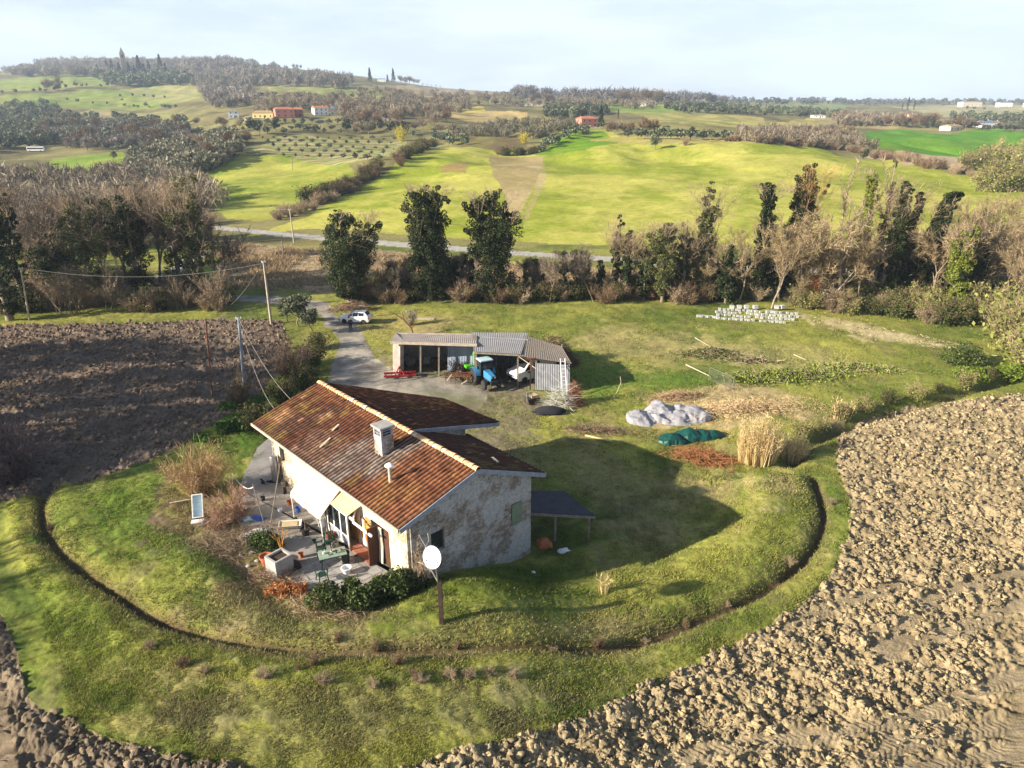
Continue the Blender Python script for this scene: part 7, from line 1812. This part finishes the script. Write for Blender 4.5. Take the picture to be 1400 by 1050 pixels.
m = MB(); a = GP(836, 546); m.tube([(0, 0, 0), (.5, 0, .8), (.8, 0, 1.7), (.7, 0, 2.3)], .03, 5); o = m.build('bent_cane', MT['pale_wood']); o.location = a; tag(o, 'thin bent yellow cane standing left of the white sheeting', 'cane')
m = MB(); m.tube([(0, 0, 0), (-.3, .2, 1.0), (-1.2, .4, 2.0), (-2.3, .5, 2.7), (-2.9, .5, 2.8)], [.10, .09, .07, .05, .03], 6); m.tube([(-.3, .2, 1.0), (.3, .2, 1.9)], [.05, .02], 5); m.tube([(-1.2, .4, 2.0), (-1.3, .6, 2.9)], [.04, .02], 5)
o = m.build('fallen_tree', MT['rust']); o.location = GP(566, 460); tag(o, 'crooked reddish dead trunk leaning behind the barn', 'dead tree')
o = MB().box(-1.6, 1.6, -.25, .25, .02, .18).build('board', MT['pale_wood'], bevel=.02); o.location = GP(577, 437); tag(o, 'pale board lying on the grass behind the barn', 'board')
# white blocks in rows
def block():
    m = MB(); m.box(-.27, .27, -.25, .25, 0, .36); m.box(-.29, .29, -.27, .27, .362, .44); m.box(-.16, .16, -.262, -.252, .04, .2)
    return m.build('white_block', MT['white_block'])
bl0 = block(); used = [False]
def blk(p, rz, label, group, s=1):
    global bl0
    o = bl0 if not used[0] else bl0.copy()
    if used[0]: COL.objects.link(o)
    used[0] = True; o.location = p; o.rotation_euler = (0, 0, rz); o.scale = (s, s, s); tag(o, label, 'block', group)
BR = [((951,433),(979,435),9,'small white block in the short front row left of the main stack','short front row of white blocks'),
      ((981,436),(1072,442),18,'white block in the nearest long row on the grass','nearest row of white blocks'),
      ((981,431.5),(1084,438),20,'white block in the second row from the front','second row of white blocks'),
      ((980,427.5),(1090,434),22,'white block in the third row from the front','third row of white blocks'),
      ((984,424),(1088,430),20,'white block in the back row nearest the trees','back row of white blocks')]
for (a, b, n, lab, grp) in BR:
    for i in range(n):
        if PR.random() < .06: continue
        t_ = i / (n - 1); p = GP(a[0] + (b[0] - a[0]) * t_ + PR.uniform(-.6, .6), a[1] + (b[1] - a[1]) * t_ + PR.uniform(-.5, .5)); blk(p, PR.uniform(-.2, .2), lab, grp, PR.uniform(.52, .70))
for i, px in enumerate((1000, 1010, 1020, 1032, 1061, 1069)):
    blk(GP(px, 424.5) + Vector((0, 0, .28)), PR.uniform(-.3, .3), 'white block stacked on top of the back row', 'white blocks stacked on the back row')

# ------------------------------------------------------------------ person by the car
def person(loc, rz):
    t = thing('person', 'person in dark clothes standing on the drive in front of the white car', 'person', loc, rz)
    vs = []; es = []; rs = []
    def v(x, y, z, r): vs.append((x, y, z)); rs.append(r); return len(vs) - 1
    pel = v(0, 0, .95, .15); w_ = v(0, 0, 1.10, .135); chs = v(0, -.01, 1.32, .165); nk = v(0, 0, 1.48, .06); es += [(pel, w_), (w_, chs), (chs, nk)]
    for s in (-1, 1):
        hip = v(s * .10, 0, .88, .10); kn = v(s * .11, -.02, .49, .065); an = v(s * .12, .02, .09, .045); toe = v(s * .14, -.15, .045, .035); es += [(pel, hip), (hip, kn), (kn, an), (an, toe)]
        sh = v(s * .19, 0, 1.42, .065); el = v(s * .27, .02, 1.15, .048); wr_ = v(s * .26, -.08, .92, .032); es += [(chs, sh), (sh, el), (el, wr_)]
    me = D.meshes.new('body'); me.from_pydata(vs, es, []); o = D.objects.new('body', me); COL.objects.link(o); o.parent = t
    sk = o.modifiers.new('skin', 'SKIN'); o.modifiers.new('sub', 'SUBSURF').levels = 1; o.modifiers['sub'].render_levels = 2
    for i, r in enumerate(rs): me.skin_vertices[0].data[i].radius = (r, r)
    me.skin_vertices[0].data[0].use_root = True; me.materials.append(MT['cloth_dark'])
    # head with face, hair, hands
    V0, F0 = ico(3); z = V0[:, 2]; hd = V0 * np.array((.074, .092, .115)); hd[:, 0] *= 1 - .22 * np.clip(-z, 0, 1); nose = np.exp(-((V0[:, 0] / .18) ** 2 + ((z + .08) / .22) ** 2)) * (V0[:, 1] < 0); hd[:, 1] -= nose * .022
    eye = np.exp(-(((np.abs(V0[:, 0]) - .38) / .16) ** 2 + ((z - .08) / .13) ** 2)) * (V0[:, 1] < 0); hd[:, 1] += eye * .012; hd[:, 2] += 1.635
    nkV, nkF, _ = segs_mesh([(0, 0, 1.46, 0, -.005, 1.56, .052, .05)], 12, (0, 0, 0), (0, 0, 0), np.random.default_rng(0))
    h = mkmesh('head', np.concatenate([hd, nkV]), [F0, nkF + len(hd)], MT['skin'], parent=t, smooth=True)
    hr = V0[(z > -5)] * np.array((.080, .098, .118)) + np.array((0, .012, 1.648)); keep = np.array([not (V0[f, 1].mean() < -.35 and V0[f, 2].mean() < .45) and V0[f, 2].mean() > -.45 for f in F0]); mkmesh('hair', hr, [F0[keep]], MT['hair'], parent=t, smooth=True)
    for s in (-1, 1):
        S = [(s * .26, -.08, .93, s * .262, -.10, .86, .034, .038), (s * .262, -.10, .86, s * .262, -.11, .82, .038, .030)]
        for k in range(4):
            L_ = (.062, .072, .068, .05)[k]; y0 = -.135 + k * .022; S += [(s * .262, y0, .825, s * .258, y0 - .004, .825 - L_ * .55, .010, .009), (s * .258, y0 - .004, .825 - L_ * .55, s * .245, y0 - .006, .825 - L_, .009, .007)]
        S += [(s * .255, -.125, .87, s * .235, -.155, .835, .012, .010), (s * .235, -.155, .835, s * .232, -.16, .80, .010, .008)]
        v3, f3, _ = segs_mesh(S, 8, (0, 0, 0), (0, 0, 0), np.random.default_rng(0)); mkmesh('hand', v3, [f3], MT['skin'], parent=t, smooth=True)
person(GP(480, 453), .3)

# ------------------------------------------------------------------ poles and cables
def post(px, py, tpx, tpy, r0, r1, mat, label, name='utility_pole', ins=False):
    b = GP(px, py); z1 = ztop(b.y, tpy); d = b.y * CP + (HC - z1) * SP; tp_ = Vector(((tpx - 700) / FPX * d, b.y, z1))
    t = thing(name, label, 'pole', b); MB().tube([(0, 0, -.3), tp_ - b], [r0, r1], 10).build('shaft', MT[mat], t, smooth=True)
    if ins: m = MB(); q = tp_ - b; m.bar(q + Vector((-.25, 0, -.15)), q + Vector((.25, 0, -.15)), .05); m.tube([q + Vector((-.22, 0, -.12)), q + Vector((-.22, 0, .06))], .04, 6); m.tube([q + Vector((.22, 0, -.12)), q + Vector((.22, 0, .06))], .04, 6); m.build('insulators', MT['white_plastic'], t)
    return tp_
t1 = post(290, 545, 281, 436, .07, .06, 'rust', 'thin rusty iron pole in the shaded ploughed field')
t2 = post(334, 530, 326, 434, .17, .11, 'fascia_grey', 'thick grey concrete pole at the corner of the ploughed field', ins=True)
t3 = post(371, 443, 360, 357, .17, .10, 'fascia', 'tall pale wooden pole standing by the grey green olives', ins=True)
t4 = post(40, 438, 28, 366, .12, .09, 'pale_wood', 'leaning pale pole in front of the left thicket', ins=True)
t5 = post(402, 332, 396, 286, .14, .10, 'fascia', 'pale pole beside the country road on the green hill', ins=True)
t6 = post(388, 354, 385, 321, .12, .09, 'grey_wood', 'dark pole at the edge of the stubble below the road')
t7 = post(400, 232, 399, 206, .14, .1, 'grey_wood', 'thin pole on the meadow in front of the orchard')
def hwp(x, y, z): a = hl(x, y); return Vector((a[0], a[1], z))
cable('house_cable', t2, hwp(-2.2, LEN, 7.0), .9, .016, 'pale cable from the concrete pole to the far gable')
cable('house_cable', t2 + Vector((0, 0, -.5)), hwp(-3.4, LEN, 6.6), 1.5, .016, 'second lower cable from the concrete pole to the far gable')
cable('field_cable', t4, t3 + Vector((-.2, 0, -.3)), 1.4, .016, 'long thin cable sagging from the left pole to the pale wooden pole')
cable('field_cable', t4 + Vector((0, 0, -.2)), Vector((-110, 78, 6)), 1.0, .016, 'cable running out of frame from the left pole')
cable('field_cable', t3, t3 + Vector((-5.5, 2, -6.0)), .4, .016, 'stay wire down from the pale wooden pole', n=6)
cable('hill_cable', t5, PY(150, 170) + Vector((0, 0, 9)), 1.5, .022, 'thin cable running left from the roadside pole')

# ------------------------------------------------------------------ far buildings
def far_house(px, py, w_, d_, h_, rz, wall, roof, label, name='house', hip=.25, nwin=3, rh=1.6, extra=None, catn='house', flr=1, wc=None):
    g = GP(px, py); t = thing(name, label, catn, g + Vector((0, 0, -.3)), rz)
    MB().box(-w_ / 2, w_ / 2, -d_ / 2, d_ / 2, 0, h_).build('wall', MT[wall], t)
    o = .4; a = [(-w_ / 2 - o, -d_ / 2 - o, h_ + .003), (w_ / 2 + o, -d_ / 2 - o, h_ + .003), (w_ / 2 + o, d_ / 2 + o, h_ + .003), (-w_ / 2 - o, d_ / 2 + o, h_ + .003)]
    rx = w_ / 2 * (1 - hip); m = MB(); m.add(a + [(-rx, 0, h_ + rh), (rx, 0, h_ + rh)], [(3, 2, 1, 0), (0, 1, 5, 4), (2, 3, 4, 5), (1, 2, 5), (3, 0, 4)])
    r = m.build('roof', MT[roof], t); m = MB(); m.box(rx * .4, rx * .4 + .5, -.2, .3, h_ + rh * .5, h_ + rh + .6); m.build('chimney', MT[wall], r)
    for f in range(flr):
        for i in range(nwin):
            x = (-.5 + (i + .5) / nwin) * w_; z = .9 + f * 2.9
            wn = MB().box(x - .45, x + .45, -d_ / 2 - .03, -d_ / 2 - .003, z, z + 1.3).build('window', MT['brown_wood'], t); MB().box(x - .36, x + .36, -d_ / 2 - .045, -d_ / 2 - .032, z + .09, z + 1.21).build('pane', MT['dark_glass'], wn)
        for s in (-1, 1):
            m = MB(); m.box(min(s * w_ / 2 + s * .003, s * w_ / 2 + s * .03), max(s * w_ / 2 + s * .003, s * w_ / 2 + s * .03), -.5, .5, .9 + f * 2.9, 2.2 + f * 2.9); m.build('window', MT['brown_wood'], t)
    x = w_ * .05; MB().box(x, x + 1.0, -d_ / 2 - .05, -d_ / 2 - .003, 0, 2.2).build('door', MT['brown_wood'], t) if not nwin % 2 else None
    return t
P_('pink_wall', (.60, .22, .17), rough=.9, var=.1); P_('yellow_wall', (.75, .62, .28), rough=.9, var=.1); P_('cream_wall', (.68, .62, .50), rough=.9, var=.1); P_('tile_far', (.42, .17, .10), rough=.9, var=.25, nscale=1); P_('blue_roof', (.16, .20, .34), rough=.8, var=.15, nscale=.5); P_('tan_roof', (.38, .26, .14), rough=.9, var=.2); P_('stone_far', (.42, .33, .24), rough=.9, var=.2)
far_house(389, 160, 15, 10, 6.2, .45, 'pink_wall', 'tile_far', 'two storey red house with orange wing in the hillside hamlet', flr=2, nwin=3)
far_house(408, 159, 8, 8, 5.6, .3, 'terracotta', 'tile_far', 'reddish brown wing right of the red house', flr=2, nwin=2)
far_house(361, 161, 16, 8, 4.2, .1, 'yellow_wall', 'tan_roof', 'long low yellow house with brown roof left of the red house', nwin=4)
far_house(320, 161, 9, 7, 5.6, .3, 'white_paint', 'fascia_grey', 'small white flat topped house at the left end of the hamlet', rh=.5, flr=2, nwin=2)
far_house(341, 164, 7, 5, 2.4, .2, 'cream_wall', 'fibre_roof', 'low cream outbuilding beside the small white house', nwin=2, rh=.8)
far_house(438, 157, 12, 10, 6, .5, 'white_paint', 'tile_far', 'white gabled house with terracotta roof right of the red house', flr=2, nwin=3, hip=0)
far_house(461, 157, 11, 9, 5.4, .2, 'cream_wall', 'blue_roof', 'house with slate blue roof at the right end of the hamlet', flr=2, nwin=3)
far_house(482, 158, 9, 6, 1.6, .2, 'cream_wall', 'cream_wall', 'low pale rounded shed right of the blue roofed house', nwin=2, rh=1.6, name='shed', catn='shed')
far_house(802, 173, 13, 10, 5.8, .35, 'pink_wall', 'tile_far', 'pink house with red roof beside the tall dark conifer', flr=2, nwin=3)
far_house(244, 110, 20, 12, 5, .2, 'white_paint', 'fibre_roof', 'bright white building on the far left hillside', nwin=4)
far_house(312, 126, 26, 12, 7, .1, 'cream_wall', 'fibre_roof', 'long cream building above the hamlet', nwin=5, flr=2)
far_house(262, 103, 8, 8, 9, .2, 'yellow_wall', 'tile_far', 'small tall yellowish house in the left hillside wood', nwin=2, flr=2)
far_house(298, 104, 18, 10, 4, .1, 'cream_wall', 'fascia_grey', 'pale low building under the left hilltop', nwin=4)
far_house(522, 112, 18, 10, 6, .1, 'white_paint', 'blue_roof', 'white house between the pointed conifers on the skyline', nwin=3)
far_house(608, 127, 26, 12, 4, 0, 'stone_far', 'fibre_roof', 'low stone farm building on the central skyline slope', nwin=4)
far_house(158, 202, 5, 5, 5, .2, 'white_paint', 'fibre_roof', 'tiny white hut with a mast in the valley', nwin=1, flr=1)
far_house(190, 195, 12, 7, 4, .2, 'cream_wall', 'tan_roof', 'low tan roofed farm in the valley', nwin=3)
far_house(1222, 164, 34, 14, 4.5, -.1, 'white_paint', 'white_roof', 'long white farm building on the right hills', nwin=6, rh=1.2)
far_house(1244, 164, 12, 10, 6, .2, 'cream_wall', 'tile_far', 'square white house at the end of the long white farm building', nwin=3, flr=2)
far_house(1300, 178, 18, 10, 3.6, .5, 'cream_wall', 'tan_roof', 'stone farmhouse with pale tan roof at the edge of the bright field', nwin=4)
far_house(1314, 174, 12, 9, 5.0, -.3, 'stone_far', 'tile_far', 'taller stone house behind the pale tan roof', nwin=3)
far_house(1346, 174, 16, 10, 5, .2, 'white_paint', 'blue_roof', 'white house with grey roof among the right trees', nwin=3)
far_house(1360, 173, 9, 8, 4, .1, 'cream_wall', 'tile_far', 'small cream house right of the grey roofed house', nwin=2)
far_house(1325, 146, 40, 16, 9, .1, 'cream_wall', 'tan_roof', 'wide cream villa on the far right skyline', nwin=5, flr=2)
far_house(1372, 146, 30, 16, 9, 0, 'white_paint', 'fascia_grey', 'white villa with dark roof on the far right skyline', nwin=4, flr=2)
far_house(1408, 146, 24, 14, 8, 0, 'white_paint', 'fibre_roof', 'white house at the right end of the skyline', nwin=3, flr=2)
far_house(980, 141, 26, 14, 7, 0, 'white_paint', 'fibre_roof', 'white house right of the dark evergreen on the skyline', nwin=3)
far_house(958, 141, 16, 12, 7, 0, 'white_paint', 'tile_far', 'white house left of the dark evergreen on the skyline', nwin=3)
far_house(886, 145, 18, 10, 5, 0, 'white_paint', 'fibre_roof', 'white low building on the ridge right of centre', nwin=3)
far_house(726, 145, 40, 12, 3, 0, 'cream_wall', 'fibre_roof', 'long low pale building on the central ridge', nwin=6, rh=.8)
far_house(1118, 161, 14, 8, 3, 0, 'white_paint', 'white_roof', 'small white shed in the scrub on the right hills', nwin=2, rh=.8, name='shed', catn='shed')
far_house(1150, 161, 10, 8, 4, 0, 'yellow_wall', 'tan_roof', 'small yellow house in the scrub on the right hills', nwin=2)
far_house(532, 166, 8, 6, 3, .1, 'cream_wall', 'fibre_roof', 'small pale shed hidden in the bare wood', nwin=2, name='shed', catn='shed')
far_house(629, 182, 6, 5, 2, .4, 'white_paint', 'white_roof', 'white tunnel shed left of the dark plot', nwin=1, rh=1.2, name='shed', catn='shed')
# bell tower
g = GP(172, 104); t = thing('bell_tower', 'slender brick bell tower with pointed top on the far left hill', 'tower', g, .5)
t.scale = (1.3, 1.3, 1.35)
MB().box(-4, 4, -4, 4, 0, 26).build('shaft', MT['stone_far'], t); MB().box(-3.9, 3.9, -3.9, 3.9, 26.01, 33).build('belfry', MT['stone_far'], t)
for q in range(4):
    MB().box(-1.2, 1.2, -3.98, -3.91, 27.5, 31.5, Matrix.Rotation(q * PI / 2, 4, 'Z')).build('arch_opening', MT['interior_dark'], t)  # flat plates on solid walls, shade of the arches put into their colour
m = MB(); m.add([(-4.2, -4.2, 33.01), (4.2, -4.2, 33.01), (4.2, 4.2, 33.01), (-4.2, 4.2, 33.01), (0, 0, 43)], [(3, 2, 1, 0), (0, 1, 4), (1, 2, 4), (2, 3, 4), (3, 0, 4)]); m.build('spire', MT['stone_far'], t)
# bus on the valley road
bsl = GP(50, 207); t = thing('bus', 'white bus on the valley road at the far left', 'bus', bsl, .1)
MB().box(-5.5, 5.5, -1.2, 1.2, .4, 3.1).build('body', MT['car_white'], t, bevel=.15); MB().box(-5.2, 5.2, -1.22, -1.203, 1.5, 2.5).build('side_windows', MT['dark_glass'], t); MB().box(-5.2, 5.2, 1.203, 1.22, 1.5, 2.5).build('side_windows', MT['dark_glass'], t); MB().box(-5.53, -5.503, -1.0, 1.0, 1.3, 2.7).build('windscreen', MT['dark_glass'], t)
for x in (-3.6, 3.4):
    for s in (-1, 1): wheel(t, x, s * 1.05, .5, .3, 0, rimm='steel')

# ------------------------------------------------------------------ light, sky, haze
w = D.worlds.new('World'); SC.world = w; w.use_nodes = True
nt = w.node_tree; bg = nt.nodes['Background']
sky = nt.nodes.new('ShaderNodeTexSky'); sky.sky_type = 'NISHITA'; sky.sun_disc = False
sky.sun_elevation = SUN_EL; sky.sun_rotation = math.atan2(SUN_DIR.x, SUN_DIR.y); sky.dust_density = 1.2; sky.ozone_density = 1.5
tc = nt.nodes.new('ShaderNodeTexCoord'); mp = nt.nodes.new('ShaderNodeMapping'); mp.inputs['Scale'].default_value = (1, 1, 4.5)
nt.links.new(tc.outputs['Generated'], mp.inputs[0])
no = nt.nodes.new('ShaderNodeTexNoise'); no.inputs['Scale'].default_value = 3.2; no.inputs['Detail'].default_value = 6; no.inputs['Roughness'].default_value = .62
nt.links.new(mp.outputs[0], no.inputs['Vector'])
cf = _ramp(nt, no.outputs['Fac'], .52, .97, .40, .60)
sep = nt.nodes.new('ShaderNodeSeparateXYZ'); nt.links.new(tc.outputs['Generated'], sep.inputs[0])
el = _ramp(nt, sep.outputs['Z'], 1, .06, .08, .24)
ml = nt.nodes.new('ShaderNodeMath'); ml.operation = 'MULTIPLY'; nt.links.new(cf, ml.inputs[0]); nt.links.new(el, ml.inputs[1])
mx = nt.nodes.new('ShaderNodeMix'); mx.data_type = 'RGBA'; mx.inputs['B'].default_value = (7.8, 8.8, 10.6, 1)
nt.links.new(ml.outputs[0], mx.inputs['Factor']); nt.links.new(sky.outputs[0], mx.inputs['A'])
nt.links.new(mx.outputs['Result'], bg.inputs['Color']); bg.inputs['Strength'].default_value = .055
sl = D.lights.new('sun', 'SUN'); sl.energy = 5; sl.angle = rad(.53); sl.color = (1, .88, .70)
so = D.objects.new('sun', sl); COL.objects.link(so); so.rotation_euler = (-SUN_DIR).to_track_quat('-Z', 'Y').to_euler()
so.location = (-60, -20, 60)
hz = MB().box(-6500, 6500, -120, 6300, -30, 420).build('haze', D.materials.new('haze_air'))
hm = hz.data.materials[0]; hm.use_nodes = True; n = hm.node_tree
n.nodes.remove(n.nodes['Principled BSDF'])
pv = n.nodes.new('ShaderNodeVolumePrincipled'); pv.inputs['Color'].default_value = (.64, .79, 1, 1); pv.inputs['Density'].default_value = HAZE
pv.inputs['Anisotropy'].default_value = 0
n.links.new(pv.outputs[0], n.nodes['Material Output'].inputs['Volume'])
tag(hz, 'pale bluish haze in the air over the far hills', 'haze', kind='stuff')
SC.view_settings.view_transform = 'Standard'; SC.view_settings.look = 'None'; SC.view_settings.exposure = EXPO; SC.view_settings.gamma = 1
SC.render.engine = 'CYCLES'; SC.cycles.max_bounces = 6; SC.cycles.volume_bounces = 0
SC.render.resolution_x = 1024; SC.render.resolution_y = 768
